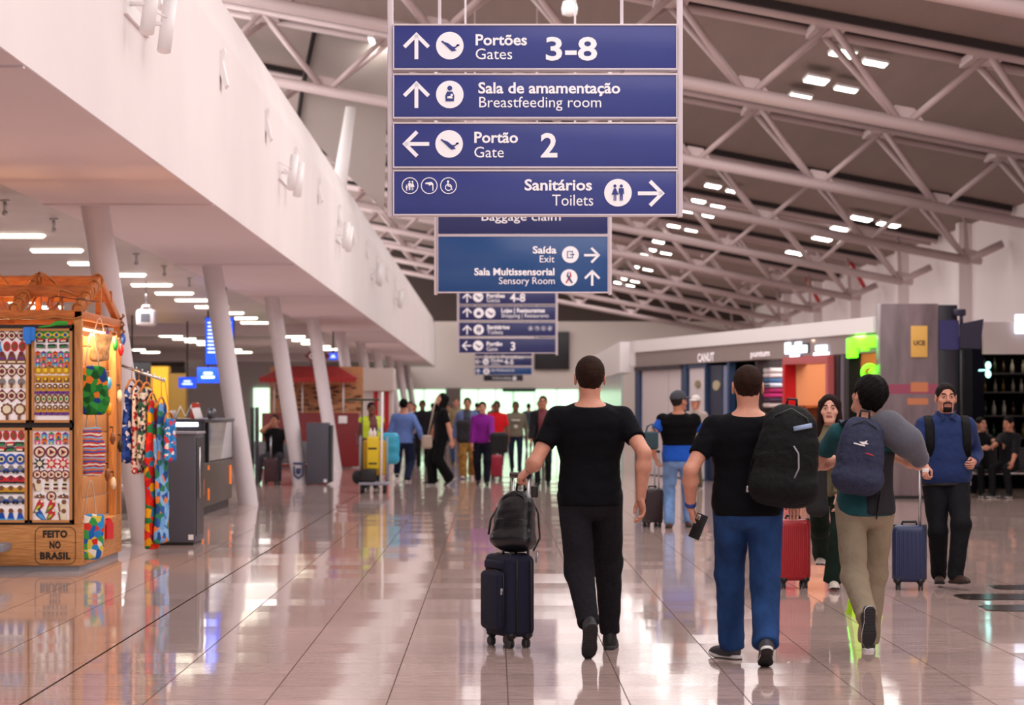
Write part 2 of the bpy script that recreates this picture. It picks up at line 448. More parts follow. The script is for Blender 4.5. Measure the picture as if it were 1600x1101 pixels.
# slanted white strut and grey cross panel over the bulkhead
a0 = at(524, 290, 52.8); a1 = at(548, 168, 53.0)
st = MB(); st.ring([a0 + Vector((0, 0, -.6)), a1], [.17, .11], 14); o = st.build('roof_strut', M_whitep); tag(o, 'tapered white strut slanting from the bulkhead top to a truss', 'strut')
cp = MB(); q = [at(466, 196, 54), at(600, 330, 54), at(608, 46, 54), at(494, 40, 54)]
cp.prism([(v.x, v.z) for v in q], 53.98, 54.1); o = cp.build('roof_baffle', mat('baffle_grey', '#a39893', rough=.85)); tag(o, 'grey cross panel hanging between trusses above the white bulkhead', 'panel')
cp2 = MB(); cp2.ring([at(464, 200, 53.9), at(472, 140, 53.9), at(493, 40, 53.9)], .05, 8); cp2.build('edge_strip', M_dark, o)

# ------------------------------------------------------------------ raking columns
def column_mesh():
    mb = MB(); k = 20; vs = []
    b, t = Vector((0, 0, 0)), Vector((-.555, 0, 3.65))
    for c, zz in ((b, 0), (t, 3.65)):
        for j in range(28):
            a = 2*math.pi*j/28; vs.append((c.x + .155*math.cos(a), .155*math.sin(a), zz))
    mb.add(vs, [(j, (j+1) % 28, 28 + (j+1) % 28, 28 + j) for j in range(28)], 0, True)
    return mb
cm = column_mesh().build('steel_column', M_colp)
CLB = ['beside the souvenir kiosk, its foot behind the hanging dresses', 'with its foot beyond the dark display counter', 'with a dark blue crest sticker near its foot',
       'standing in front of the red kiosk counter', 'next one behind the red kiosk', 'the second behind the red kiosk', 'the third behind the red kiosk', 'far down the row', 'farther down the row', 'last of the row']
for i, D in enumerate((26.98, 38.2, 48.5, 59.2, 69.9, 80.6, 91.3, 102, 112.7, 123.4)):
    o = cm if i == 0 else copy_tree(cm)
    o.location = (-3.76, D, 0); tag(o, 'leaning pale grey round column ' + CLB[i], 'column', 'leaning columns under the bulkhead')
    if i == 2:
        s = MB(); 
        for sh in (([(-.1,.33),(.1,.33),(.1,.29),(-.1,.29)]), ([(-.1,.26),(-.07,.26),(-.07,.1),(0,.05),(.07,.1),(.07,.26),(.1,.26),(.1,.08),(0,.0),(-.1,.08)]), ([(-.045,.22),(.045,.22),(.045,.12),(0,.09),(-.045,.12)])):
            s.prism([(x*1 - .03, z + .1) for x, z in sh][::-1], -.172, -.150)
        s.build('crest_sticker', mat('sticker_blue', '#273763'), o, (0,0,0))

# ------------------------------------------------------------------ spot lamps on the bulkhead
def spot_pair():
    t = empty('wall_spotlight', (0, 0, 0), '', 'spotlight')
    for k, dy in enumerate((0, 1.05)):
        c = MB(); c.cyl((.21, dy + .1, .24), (.17, dy - .04, -.24), .06, 18); c.build('lamp_barrel', M_whitep, t, (0,0,0))
        c = MB(); c.cyl((0, dy, 0), (.19, dy, 0), .018, 8); c.cyl((0, dy - .3, .12), (.2, dy, .05), .008, 6); c.build('bracket', M_whitep, t, (0,0,0))
    c = MB(); c.box((0, -.15, -.1), (.03, 1.2, .02)); c.build('mounting_plate', M_whitep, t, (0,0,0)); return t
sp0 = spot_pair()
for i, (D, lab) in enumerate(((20.3, 'nearest, cut by the top of the view'), (34.7, 'second along the white wall'), (47.2, 'third along the white wall'), (60.5, 'fourth along the white wall'), (74, 'fifth, far along the white wall'))):
    o = sp0 if i == 0 else copy_tree(sp0); o.location = (Xw, D, 4.75); tag(o, 'pair of white cylinder spotlights on brackets, ' + lab, 'spotlight', 'twin spotlights on the bulkhead wall')
wd = MB(); wd.prism([(0, .2), (0, -.05), (.05, -.2), (.085, -.16), (.03, .1), (.06, .2), (.05, .24)], -.1, .1)
wd0 = wd.build('wedge_uplight', M_whitep)
for i, D in enumerate((21.9, 27.3, 32.7, 37.4, 42.4, 47.9, 53, 58.3, 63.5, 69, 75, 81)):
    o = wd0 if i == 0 else copy_tree(wd0); o.location = (Xw, D, 5.16)
    tag(o, 'small white wedge uplight on the bulkhead, number %s of its row from the near end' % ('one two three four five six seven eight nine ten eleven twelve'.split()[i]), 'uplight', 'wedge uplights on the bulkhead wall')

# ------------------------------------------------------------------ low ceiling lamps
ll = MB(); ll.box((-.34, -.07, -.02), (.34, .07, .02)); ll.box((-.36, -.09, 0), (.36, .09, .03)); lm0 = ll.build('strip_lamp', M_lampw)
k = 0
for X, ds, g in ((-6.2, [29.3, 32.4, 35.4, 38.5, 41.8, 45.2, 48.4, 51.4, 54.8, 58.2, 61.5, 64.7, 69, 73, 77, 81, 85, 89, 93], 'strip lamps in the near row of the low ceiling'),
                 (-9.87, [52, 55, 58, 61, 64.2, 67, 70, 73, 76.2, 79.5, 82.6, 86, 90, 94, 98], 'strip lamps in the far row of the low ceiling'),
                 (-13.5, [70, 74, 78, 82, 86, 90, 94, 98], 'strip lamps in the deepest row of the low ceiling')):
    for D in ds:
        o = lm0 if k == 0 else lm0.copy()
        if k: COL.objects.link(o)
        k += 1; o.location = (X, D, 3.7)
        tag(o, 'glowing white strip lamp set across the low grey ceiling in the %s row' % g.split()[4], 'lamp', g)
# ceiling speaker box and small ceiling fittings
c = at(227, 494, 44.1); e = empty('air_unit', c, 'boxy pale grey unit with dark square grille hung from the low ceiling', 'ceiling unit')
b = MB(); b.rbox((c.x-.17, c.y, c.z-.16), (c.x+.17, c.y+.3, c.z+.12), .05); b.build('body', M_colp, e)
b = MB(); b.box((c.x-.08, c.y-.02, c.z-.09), (c.x+.08, c.y+.02, c.z+.05)); b.build('grille', mat('grille_dark', '#55555f'), e)
b = MB(); b.ring([(c.x-.1, c.y+.1, c.z+.1), (c.x-.05, c.y+.1, c.z+.19), (c.x+.05, c.y+.1, c.z+.19), (c.x+.1, c.y+.1, c.z+.1)], .018, 8); b.cyl((c.x, c.y+.1, c.z+.15), (c.x, c.y+.1, 3.72), .012, 8); b.build('hanger', M_metal, e)
b = MB(); b.cyl((0, 0, -.13), (0, 0, 0), .018, 8); b.lathe([(.05, -.02), (.05, 0)], (0,0,0), 12); b.ball((0,0,-.14), .03, 0, 8, 6); sk0 = b.build('ceiling_sprinkler', M_metal)
for i, (x, y, zc) in enumerate(((8, 312, 3.65), (84, 341, 3.72), (213, 396, 3.72), (257, 415, 3.72), (296, 434, 3.72), (38, 430, 3.72))):
    D = (zc - CAMH) * F / (640 - y); o = sk0 if i == 0 else copy_tree(sk0); v = at(x, y, D); o.location = (v.x, v.y, zc)
    tag(o, 'small dark sprinkler head under the low ceiling', 'sprinkler', 'sprinkler heads under the low ceiling')
# ------------------------------------------------------------------ hanging direction signs
M_sblue = mat('sign_blue', '#2f3a86', rough=.28, var=.05, vscale=6)
M_snavy = mat('sign_navy', '#232a63', rough=.3)
M_steal = mat('sign_teal_blue', '#1d4a86', rough=.2)
M_sw = mat('sign_white', '#f3eef2', rough=.5, emit=.12)
M_frame = mat('sign_frame', '#d9cfd6', rough=.35)
PLANE = [(-.36,.17),(-.3,.2),(-.22,.15),(-.05,.09),(.12,-.05),(.3,-.04),(.4,.0),(.4,.05),(.3,.05),(.38,.02),(.2,-.13),(.28,-.2),(.1,-.24),(.0,-.16),(-.1,-.06),(-.22,.05)]
class Marks:
    def __init__(s): s.items = []
    def new(s, nm): m = MB(); s.items.append((nm, m)); return m
def own(mb, nm): return mb.new(nm) if isinstance(mb, Marks) else mb
def disc(mb, x, z, r, y, mi, n=28): mb.prism([(x + r*math.cos(2*math.pi*j/n), z + r*math.sin(2*math.pi*j/n)) for j in range(n)], y, y + .004, mi)
def annulus(mb, x, z, r, r2, y, mi, n=28):
    for j in range(n):
        a, b = 2*math.pi*j/n, 2*math.pi*(j+1)/n
        mb.prism([(x+r2*math.cos(a), z+r2*math.sin(a)), (x+r*math.cos(a), z+r*math.sin(a)), (x+r*math.cos(b), z+r*math.sin(b)), (x+r2*math.cos(b), z+r2*math.sin(b))], y, y+.004, mi)
def arrow(mb, x, z, s, d, y, mi=0):
    """arrow of height s pointing up / left / right"""
    mb = own(mb, 'arrow')
    t = .14 * s
    a = {'up': 0, 'left': math.pi/2, 'right': -math.pi/2}[d]
    def put(poly): mb.prism([(x + px*math.cos(a) - pz*math.sin(a), z + px*math.sin(a) + pz*math.cos(a)) for px, pz in poly], y, y + .004, mi)
    put([(-t/2, -s/2), (t/2, -s/2), (t/2, s*.42), (-t/2, s*.42)])
    q = t * .7071
    put([(0, s/2), (-s/2, 0), (-s/2 + q, -q), (0, s/2 - 2*q)]); put([(0, s/2), (0, s/2 - 2*q), (s/2 - q, -q), (s/2, 0)])
def person_shape(mb, x, z, s, y, mi, skirt=False):
    disc(mb, x, z + .42*s, .1*s, y, mi, 12)
    if skirt: mb.prism([(x-.06*s, z+.28*s), (x-.22*s, z-.12*s), (x-.08*s, z-.12*s), (x-.08*s, z-.5*s), (x-.02*s, z-.5*s), (x-.02*s, z-.12*s), (x+.02*s, z-.12*s), (x+.02*s, z-.5*s), (x+.08*s, z-.5*s), (x+.08*s, z-.12*s), (x+.22*s, z-.12*s), (x+.06*s, z+.28*s)], y, y+.004, mi)
    else: mb.prism([(x-.15*s, z+.28*s), (x-.18*s, z-.08*s), (x-.12*s, z-.08*s), (x-.1*s, z+.1*s), (x-.09*s, z-.5*s), (x-.02*s, z-.5*s), (x, z-.1*s), (x+.02*s, z-.5*s), (x+.09*s, z-.5*s), (x+.1*s, z+.1*s), (x+.12*s, z-.08*s), (x+.18*s, z-.08*s), (x+.15*s, z+.28*s)], y, y+.004, mi)
def icon(mb, kind, x, z, r, y):
    """white disc with a blue pictogram (slots 0 white, 1 blue, 2 red)"""
    mb = own(mb, 'pictogram')
    disc(mb, x, z, r, y, 0); y -= .004
    if kind == 'plane': mb.prism([(x + px*r*1.75, z + pz*r*1.75) for px, pz in PLANE][::-1], y, y+.004, 1)
    elif kind == 'feeding':
        disc(mb, x, z + .45*r, .18*r, y, 1, 14); mb.prism([(x-.3*r, z-.5*r), (x+.3*r, z-.5*r), (x+.33*r, z-.1*r), (x+.2*r, z+.2*r), (x-.2*r, z+.2*r), (x-.33*r, z-.1*r)], y, y+.004, 1)
        y -= .004; mb.prism([(x-.18*r, z-.28*r), (x+.2*r, z-.3*r), (x+.2*r, z-.2*r), (x+.08*r, z-.12*r), (x-.18*r, z-.16*r)], y, y+.004, 0); disc(mb, x+.14*r, z-.06*r, .09*r, y, 0, 10)
    elif kind == 'wc':
        person_shape(mb, x-.22*r, z, 1.15*r, y, 1, True); person_shape(mb, x+.24*r, z, 1.15*r, y, 1)
    elif kind == 'exit':
        for q in (((-.4,.42),(-.4,-.42),(-.3,-.42),(-.3,.42)), ((-.4,.42),(-.4,.34),(.3,.34),(.3,.42)), ((-.4,-.34),(-.4,-.42),(.3,-.42),(.3,-.34)), ((.2,.4),(.2,.18),(.3,.18),(.3,.4)), ((.2,-.18),(.2,-.4),(.3,-.4),(.3,-.18)), ((-.05,.05),(-.05,-.05),(.35,-.05),(.35,.05)), ((.28,.16),(.28,-.16),(.5,0))):
            mb.prism([(x+a*r, z+b*r) for a, b in q], y, y+.004, 1)
    elif kind == 'ribbon':
        mb.prism([(x+a*r, z+b*r) for a, b in ((-.45,-.6),(-.3,-.68),(.3,.2),(.2,.6),(.05,.75),(.1,.3))], y, y+.004, 2); mb.prism([(x+a*r, z+b*r) for a, b in ((.45,-.6),(.3,-.68),(-.3,.2),(-.2,.6),(-.05,.75),(-.1,.3))][::-1], y-.004, y, 1)
    elif kind == 'bag': mb.prism([(x-.4*r, z-.4*r), (x+.4*r, z-.4*r), (x+.4*r, z+.15*r), (x-.4*r, z+.15*r)], y, y+.004, 1); annulus(mb, x, z+.15*r, .25*r, .15*r, y, 1, 14)
def ring_icon(mb, kind, x, z, r, y):
    mb = own(mb, 'pictogram'); annulus(mb, x, z, r, r*.9, y, 0)
    if kind == 0:
        person_shape(mb, x-.05*r, z, 1.1*r, y, 0); person_shape(mb, x+.3*r, z, 1.1*r, y, 0, True); person_shape(mb, x-.4*r, z-.25*r, .7*r, y, 0)
    elif kind == 1:
        mb.prism([(x+a*r, z+b*r) for a, b in ((-.5,.2),(-.45,.35),(.3,.45),(.5,.2),(.5,-.6),(.38,-.6),(.36,.05),(.2,.12),(.0,-.05),(-.08,.15))][::-1], y, y+.004, 0)
    else:
        disc(mb, x-.05*r, z+.5*r, .14*r, y, 0, 12); annulus(mb, x, z-.2*r, .42*r, .32*r, y, 0, 20)
        mb.prism([(x+a*r, z+b*r) for a, b in ((-.15,.35),(.0,.38),(.03,.02),(.28,.0),(.5,-.5),(.4,-.55),(.2,-.12),(-.12,-.1))][::-1], y, y+.004, 0)

def sign_unit(name, label, D, xl, xr, panels, bottom_post, top_post, tilt=0.0, hang_z=None):
    """panels: list of (y_top, y_bottom, material, draw(mb, fx, fz, k)) in photo pixels at depth D"""
    k = D / F
    c = at((xl + xr) / 2, bottom_post, D); e = empty(name, (c.x, D, c.z), label, 'sign', None)
    def wx(px): return (px - 772) * k
    def wz(py): return CAMH + (640 - py) * k
    for sx in (xl - 4 * .0 , xr):
        p = MB(); p.rbox((wx(sx) - .018, D - .03, wz(bottom_post) - .01), (wx(sx) + .018, D + .03, hang_z or wz(top_post)), .006)
        p.build('post', M_frame, e)
    for q in (.17, .8):
        p = MB(); px = xl + (xr - xl) * q; p.box((wx(px) - .01, D - .005, wz(panels[-1][0])), (wx(px) + .01, D + .025, roof_z(wx(px)) - .01)); p.build('hanger_rod', M_frame, e)
    for (y0, y1, m, draw) in panels:
        b = MB(); b.rbox((wx(xl) + .018, D - .045, wz(y1)), (wx(xr) - .018, D + .045, wz(y0)), .004, 0)
        fr = .012
        b.rbox((wx(xl) + .018, D - .05, wz(y1) - fr), (wx(xr) - .018, D + .05, wz(y1)), .003, 1); b.rbox((wx(xl) + .018, D - .05, wz(y0)), (wx(xr) - .018, D + .05, wz(y0) + fr), .003, 1)
        b.box((wx(xl) + .018, D - .05, wz(y1)), (wx(xl) + .026, D + .05, wz(y0)), 1); b.box((wx(xr) - .026, D - .05, wz(y1)), (wx(xr) - .018, D + .05, wz(y0)), 1)
        pan = b.build('sign_panel', [m, M_frame], e)
        if draw:
            g = Marks(); draw(g, wx, wz, k, D - .050)
            for nm, q in g.items: q.build(nm, [M_sw, m, mat('ribbon_red', '#c2402f')], pan)
    return e
Y_ = lambda mb, s, size, x, y, wx, wz, k, yy, al='LEFT', b=0.0, fit=None: put_text(own(mb, 'lettering'), s, size * k, wx(x), wz(y), yy, al, b * k, 0, fit=fit * k if fit else None)
def p1(g, wx, wz, k, y):
    arrow(g, wx(651), wz(73), 42*k, 'up', y); icon(g, 'plane', wx(703), wz(73), 21.5*k, y)
    Y_(g, 'Portões', 24, 742, 72, wx, wz, k, y, b=.55, fit=80); Y_(g, 'Gates', 24, 742, 94, wx, wz, k, y, fit=57); Y_(g, '3-8', 50, 850, 95, wx, wz, k, y, b=1.1, fit=80)
def p2(g, wx, wz, k, y):
    arrow(g, wx(651), wz(149), 42*k, 'up', y); icon(g, 'feeding', wx(703), wz(149), 21.5*k, y)
    Y_(g, 'Sala de amamentação', 24, 747, 147, wx, wz, k, y, b=.55, fit=221); Y_(g, 'Breastfeeding room', 24, 747, 169, wx, wz, k, y, fit=190)
def p3(g, wx, wz, k, y):
    arrow(g, wx(650), wz(226), 42*k, 'left', y); icon(g, 'plane', wx(702), wz(226), 21.5*k, y)
    Y_(g, 'Portão', 24, 740, 224, wx, wz, k, y, b=.55, fit=68); Y_(g, 'Gate', 24, 740, 247, wx, wz, k, y, fit=46); Y_(g, '2', 52, 844, 246, wx, wz, k, y, b=1.2, fit=26)
def p4(g, wx, wz, k, y):
    for i, x in enumerate((641, 671, 701)): ring_icon(g, i, wx(x), wz(291), 13*k, y)
    Y_(g, 'Sanitários', 24, 819, 298, wx, wz, k, y, b=.55, fit=105); Y_(g, 'Toilets', 25, 862, 322, wx, wz, k, y, fit=64)
    icon(g, 'wc', wx(965), wz(302), 21.5*k, y); arrow(g, wx(1017), wz(303), 42*k, 'right', y)
sign_unit('direction_sign', 'nearest hanging blue sign of four boards listing gates, breastfeeding room and toilets', 16.0, 610, 1062,
          [(42, 108, M_sblue, p1), (119, 184, M_sblue, p2), (195, 261, M_sblue, p3), (269, 335, M_sblue, p4)], 337, -330)
def q1(g, wx, wz, k, y): Y_(g, 'Baggage claim', 19, 751, 345, wx, wz, k, y, fit=123); Y_(g, 'Restituição de bagagem', 17, 751, 322, wx, wz, k, y, b=.4, fit=150)
def q2(g, wx, wz, k, y):
    Y_(g, 'Saída', 15.5, 832, 396, wx, wz, k, y, b=.4, fit=37); Y_(g, 'Exit', 15.5, 842, 410, wx, wz, k, y, fit=23)
    Y_(g, 'Sala Multissensorial', 15.5, 741, 430, wx, wz, k, y, b=.4, fit=125); Y_(g, 'Sensory Room', 15.5, 779, 444, wx, wz, k, y, fit=87)
    icon(g, 'exit', wx(891), wz(398), 13*k, y); icon(g, 'ribbon', wx(889), wz(434), 13*k, y); arrow(g, wx(925), wz(399), 25*k, 'right', y); arrow(g, wx(925), wz(434), 25*k, 'up', y)
sign_unit('direction_sign', 'second hanging blue sign showing baggage claim, exit and sensory room', 26.6, 681, 953,
          [(305, 366, M_snavy, q1), (370, 456, M_steal, q2)], 459, 60)
def r1(g, wx, wz, k, y): arrow(g, wx(730), wz(465), 15*k, 'up', y); icon(g, 'plane', wx(747), wz(464), 8*k, y); Y_(g, 'Portões', 9, 760, 465, wx, wz, k, y, b=.3); Y_(g, 'Gates', 9, 760, 472, wx, wz, k, y); Y_(g, '4-8', 18, 797, 471, wx, wz, k, y, b=.4)
def r2(g, wx, wz, k, y): arrow(g, wx(730), wz(488), 15*k, 'up', y); icon(g, 'bag', wx(748), wz(489), 8*k, y); icon(g, 'plane', wx(766), wz(489), 8*k, y); Y_(g, 'Lojas | Restaurantes', 9, 783, 488, wx, wz, k, y, b=.3, fit=68); Y_(g, 'Shopping | Restaurants', 9, 783, 496, wx, wz, k, y, fit=74)
def r3(g, wx, wz, k, y):
    arrow(g, wx(730), wz(515), 15*k, 'up', y); icon(g, 'wc', wx(748), wz(515), 8*k, y); Y_(g, 'Sanitários', 9, 761, 514, wx, wz, k, y, b=.3); Y_(g, 'Toilets', 9, 761, 522, wx, wz, k, y)
    for i in range(4): ring_icon(g, i % 3, wx(829 + i*10), wz(513), 3.6*k, y)
def r4(g, wx, wz, k, y): arrow(g, wx(729), wz(540), 15*k, 'left', y); icon(g, 'plane', wx(747), wz(540), 8*k, y); Y_(g, 'Portão', 9, 760, 540, wx, wz, k, y, b=.3); Y_(g, 'Gate', 9, 760, 548, wx, wz, k, y); Y_(g, '3', 18, 797, 547, wx, wz, k, y, b=.4)
sign_unit('direction_sign', 'third hanging blue sign with four narrow boards pointing to gates, shops and toilets', 46.6, 715.5, 870,
          [(453, 475, M_snavy, r1), (479, 500, M_snavy, r2), (504, 525, M_snavy, r3), (529, 551, M_snavy, r4)], 554, 330)
def s1(g, wx, wz, k, y): Y_(g, 'Sala | Portões', 8, 757, 560, wx, wz, k, y, fit=60)
def s2(g, wx, wz, k, y): arrow(g, wx(747), wz(565), 9*k, 'left', y); icon(g, 'plane', wx(759), wz(565), 5*k, y); Y_(g, 'Portões', 6, 767, 565, wx, wz, k, y, b=.2); Y_(g, 'Gates', 6, 767, 570, wx, wz, k, y); Y_(g, '4-5', 11, 788, 569, wx, wz, k, y, b=.3)
def s3(g, wx, wz, k, y): arrow(g, wx(747), wz(580), 8*k, 'up', y); icon(g, 'ribbon', wx(760), wz(580), 5*k, y); Y_(g, 'Sala Multissensorial', 6, 767, 580, wx, wz, k, y, fit=36)
sign_unit('direction_sign', 'fourth hanging blue sign with gate arrows, small under the third', 80.0, 741.5, 832,
          [(545, 556, M_snavy, s1), (559, 571, M_snavy, s2), (574, 585, M_steal, s3)], 586.5, 480)
def u1(g, wx, wz, k, y): Y_(g, 'Portões de embarque', 5, 769, 592, wx, wz, k, y, fit=30); icon(g, 'plane', wx(804), wz(591), 3*k, y)
sign_unit('direction_sign', 'farthest hanging sign, a small dark board under the fourth', 115.0, 755, 818, [(584, 595, mat('sign_black', '#17171f', rough=.4), u1)], 595.5, 540)
# dark display on the end wall, dark exit board over the glazing
def slab(name, x0, y0, x1, y1, D, depth, m, label, cat, frame=None):
    a, b = at(x0, y1, D), at(x1, y0, D); mb = MB(); mb.rbox((a.x, D, a.z), (b.x, D + depth, b.z), min(.02, depth/3)); o = mb.build(name, m); tag(o, label, cat); return o
slab('wall_display', 835, 518, 889.5, 577, YE - .25, .2, mat('screen_off', '#1d1c22', rough=.35), 'large dark display panel on the far end wall', 'display')
o = slab('exit_board', 785, 606, 837, 612, YE - .35, .15, mat('exit_green', '#0c3b22', rough=.5), 'long dark green exit board hung before the bright end glazing', 'sign')
# ------------------------------------------------------------------ smooth solid modelling (signed distances, meshed by surface nets)
A_ = np.array
def V_(p): return np.array((p[0], p[1], p[2]), dtype=np.float64)
def sd_cone(P, a, b, ra, rb):
    ab = b - a; t = np.clip(((P - a) @ ab) / max(ab @ ab, 1e-12), 0, 1)
    return np.linalg.norm(P - a - t[:, None] * ab, axis=1) - (ra + (rb - ra) * t)
def sd_flat(P, a, b, ra, rb, u, s):
    """tapered limb widened s times along the unit direction u"""
    ab = b - a; t = np.clip(((P - a) @ ab) / max(ab @ ab, 1e-12), 0, 1)
    q = P - a - t[:, None] * ab; qu = q @ u; q = q + ((qu / s - qu)[:, None]) * u
    return np.linalg.norm(q, axis=1) - (ra + (rb - ra) * t)
def sd_ell(P, c, r, Rm=None):
    q = P - c
    if Rm is not None: q = q @ Rm
    k0 = np.linalg.norm(q / r, axis=1); k1 = np.linalg.norm(q / (r * r), axis=1)
    return k0 * (k0 - 1) / np.maximum(k1, 1e-9)
def sd_box(P, c, h, r, Rm=None):
    q = P - c
    if Rm is not None: q = q @ Rm
    q = np.abs(q) - (h - r)
    return np.linalg.norm(np.maximum(q, 0), axis=1) + np.minimum(q.max(axis=1), 0) - r
def smin(a, b, k):
    h = np.clip(.5 + .5 * (b - a) / k, 0, 1); return b + (a - b) * h - k * h * (1 - h)
def smax(a, b, k): return -smin(-a, -b, k)
def sd_loft(P, o, X, Y, Z, zs, wx, wy, yo=None, n=2.3):
    q = P - o; x = q @ X; y = q @ Y; z = q @ Z
    if yo is not None: y = y - np.interp(z, zs, yo)
    a = np.interp(z, zs, wx); b = np.interp(z, zs, wy)
    rr = (np.abs(x / a) ** n + np.abs(y / b) ** n) ** (1 / n)
    d = (rr - 1) * np.minimum(a, b)
    return smax(d, np.maximum(zs[0] - z, z - zs[-1]), .03)
def dense(zs, ws, m=40):
    """smooth (Catmull-Rom) resampling of a width profile"""
    zs = A_(zs, float); ws = A_(ws, float); z2 = np.linspace(zs[0], zs[-1], m); g = np.gradient(ws, zs)
    i = np.clip(np.searchsorted(zs, z2) - 1, 0, len(zs) - 2); h = zs[i+1] - zs[i]; t = (z2 - zs[i]) / h
    return z2, ws[i]*(2*t**3-3*t**2+1) + g[i]*h*(t**3-2*t**2+t) + ws[i+1]*(-2*t**3+3*t**2) + g[i+1]*h*(t**3-t**2)
def wrinkle(P, amp, f, seed=0, stretch=(1, 1, 1)):
    rs = np.random.RandomState(seed); d = np.zeros(len(P)); Q = P * A_(stretch)
    for k in range(5):
        w_ = rs.normal(size=3); w_ /= np.linalg.norm(w_); d += np.sin(Q @ w_ * f * (1 + .45*k) + rs.uniform(0, 6.28)) / (1 + .5*k)
    return d * amp / 2.4
def surface(sd, lo, hi, h, step=4):
    lo = A_(lo, float); hi = A_(hi, float)
    nb = np.maximum(np.ceil((hi - lo) / (h * step)).astype(int), 1) + 1
    n = nb * step
    ax = [lo[i] + (np.arange(nb[i]) * step + (step-1)/2) * h for i in range(3)]
    G = np.stack(np.meshgrid(*ax, indexing='ij'), -1).reshape(-1, 3)
    c = sd(G).reshape(nb)
    f = np.repeat(np.repeat(np.repeat(c, step, 0), step, 1), step, 2)
    near = np.repeat(np.repeat(np.repeat(np.abs(c) < h * step * 1.9, step, 0), step, 1), step, 2)
    I = np.argwhere(near)
    if len(I) == 0: return np.zeros((0, 3)), np.zeros((0, 4), int)
    f[near] = sd(lo + I * h)
    f[f == 0] = 1e-9
    s = f < 0
    cs = np.zeros(tuple(n - 1), int)
    offs = [(i, j, k) for i in (0, 1) for j in (0, 1) for k in (0, 1)]
    for (i, j, k) in offs: cs += s[i:n[0]-1+i, j:n[1]-1+j, k:n[2]-1+k]
    C = np.argwhere((cs > 0) & (cs < 8))
    idx = -np.ones(tuple(n - 1), int); idx[C[:, 0], C[:, 1], C[:, 2]] = np.arange(len(C))
    acc = np.zeros((len(C), 3)); cnt = np.zeros(len(C))
    for a in range(3):
        o1, o2 = [b for b in range(3) if b != a]
        for u in (0, 1):
            for v in (0, 1):
                p = np.zeros(3, int); p[o1] = u; p[o2] = v; q = p.copy(); q[a] = 1
                A = C + p; B = C + q
                fa = f[A[:, 0], A[:, 1], A[:, 2]]; fb = f[B[:, 0], B[:, 1], B[:, 2]]
                m = (fa < 0) != (fb < 0); t = np.where(m, fa / np.where(m, fa - fb, 1), 0)
                pt = A.astype(float); pt[:, a] += t
                acc[m] += pt[m]; cnt[m] += 1
    vs = lo + acc / cnt[:, None] * h
    quads = []
    for a in range(3):
        b, c_ = (a + 1) % 3, (a + 2) % 3
        sl0 = [slice(None)] * 3; sl1 = [slice(None)] * 3; sl0[a] = slice(0, n[a]-1); sl1[a] = slice(1, n[a])
        E = np.argwhere(s[tuple(sl0)] != s[tuple(sl1)])
        E = E[(E[:, b] > 0) & (E[:, c_] > 0) & (E[:, b] < n[b]-1) & (E[:, c_] < n[c_]-1)]
        if len(E) == 0: continue
        def g(db, dc):
            q = E.copy(); q[:, b] -= db; q[:, c_] -= dc; return idx[q[:, 0], q[:, 1], q[:, 2]]
        Q = np.stack([g(1, 1), g(0, 1), g(0, 0), g(1, 0)], 1)
        inside = s[E[:, 0], E[:, 1], E[:, 2]]
        Q[~inside] = Q[~inside][:, ::-1]
        quads.append(Q)
    Q = np.concatenate(quads) if quads else np.zeros((0, 4), int)
    Q = Q[(Q >= 0).all(1)]
    return vs, Q
def compact(vs, Q):
    u, inv = np.unique(Q.ravel(), return_inverse=True); return vs[u], inv.reshape(Q.shape)
def np_object(name, vs, Q, mats, fm=None, parent=None, base=(0, 0, 0)):
    me = bpy.data.meshes.new(name); vs = vs - A_(base, float)
    me.vertices.add(len(vs)); me.vertices.foreach_set('co', vs.ravel().astype(np.float32))
    me.loops.add(Q.size); me.loops.foreach_set('vertex_index', Q.ravel().astype(np.int32))
    me.polygons.add(len(Q)); me.polygons.foreach_set('loop_start', np.arange(0, Q.size, 4, dtype=np.int32))
    if not isinstance(mats, (list, tuple)): mats = [mats]
    for m in mats: me.materials.append(m)
    if fm is not None: me.polygons.foreach_set('material_index', fm.astype(np.int32))
    me.update(calc_edges=True); me.validate()
    me.polygons.foreach_set('use_smooth', np.ones(len(me.polygons), bool))
    o = bpy.data.objects.new(name, me); COL.objects.link(o)
    if parent is not None: o.parent = parent
    else: o.location = base
    return o
def solid(name, sd, lo, hi, h, m, parent=None, base=(0, 0, 0), fm=None):
    vs, Q = surface(sd, lo, hi, h)
    if fm is not None: k = fm(vs[Q].mean(1))
    else: k = None
    return np_object(name, vs, Q, m, k, parent, base)

# ------------------------------------------------------------------ people
def unit(v): v = V_(v); return v / max(np.linalg.norm(v), 1e-9)
def ik(root, target, a, b, pole):
    d = target - root; L = np.linalg.norm(d); L = min(max(L, abs(a - b) + .005), (a + b) * .998); u = d / max(np.linalg.norm(d), 1e-9)
    target = root + u * L
    x = (a*a - b*b + L*L) / (2*L); hgt = math.sqrt(max(a*a - x*x, 0)); p = pole - u * (pole @ u); p = p / max(np.linalg.norm(p), 1e-9)
    return root + u * x + p * hgt, target
SKINS = {'light': '#c98f78', 'tan': '#b57a60', 'brown': '#6b4232', 'pale': '#d3a08c', 'olive': '#ab7358'}
def skin(k):
    return mat('skin_' + k, SKINS[k], rough=.5, spec=.35, var=.07, vscale=30, bump=.05, bscale=200)
def rot_axes(fwd, yaw=0, pitch=0, roll=0):
    """head frame as columns (x right, y face, z up)"""
    f = math.atan2(fwd[1], fwd[0]) - math.pi/2
    m = Matrix.Rotation(f + yaw, 3, 'Z') @ Matrix.Rotation(pitch, 3, 'X') @ Matrix.Rotation(roll, 3, 'Y')
    return np.array(m)
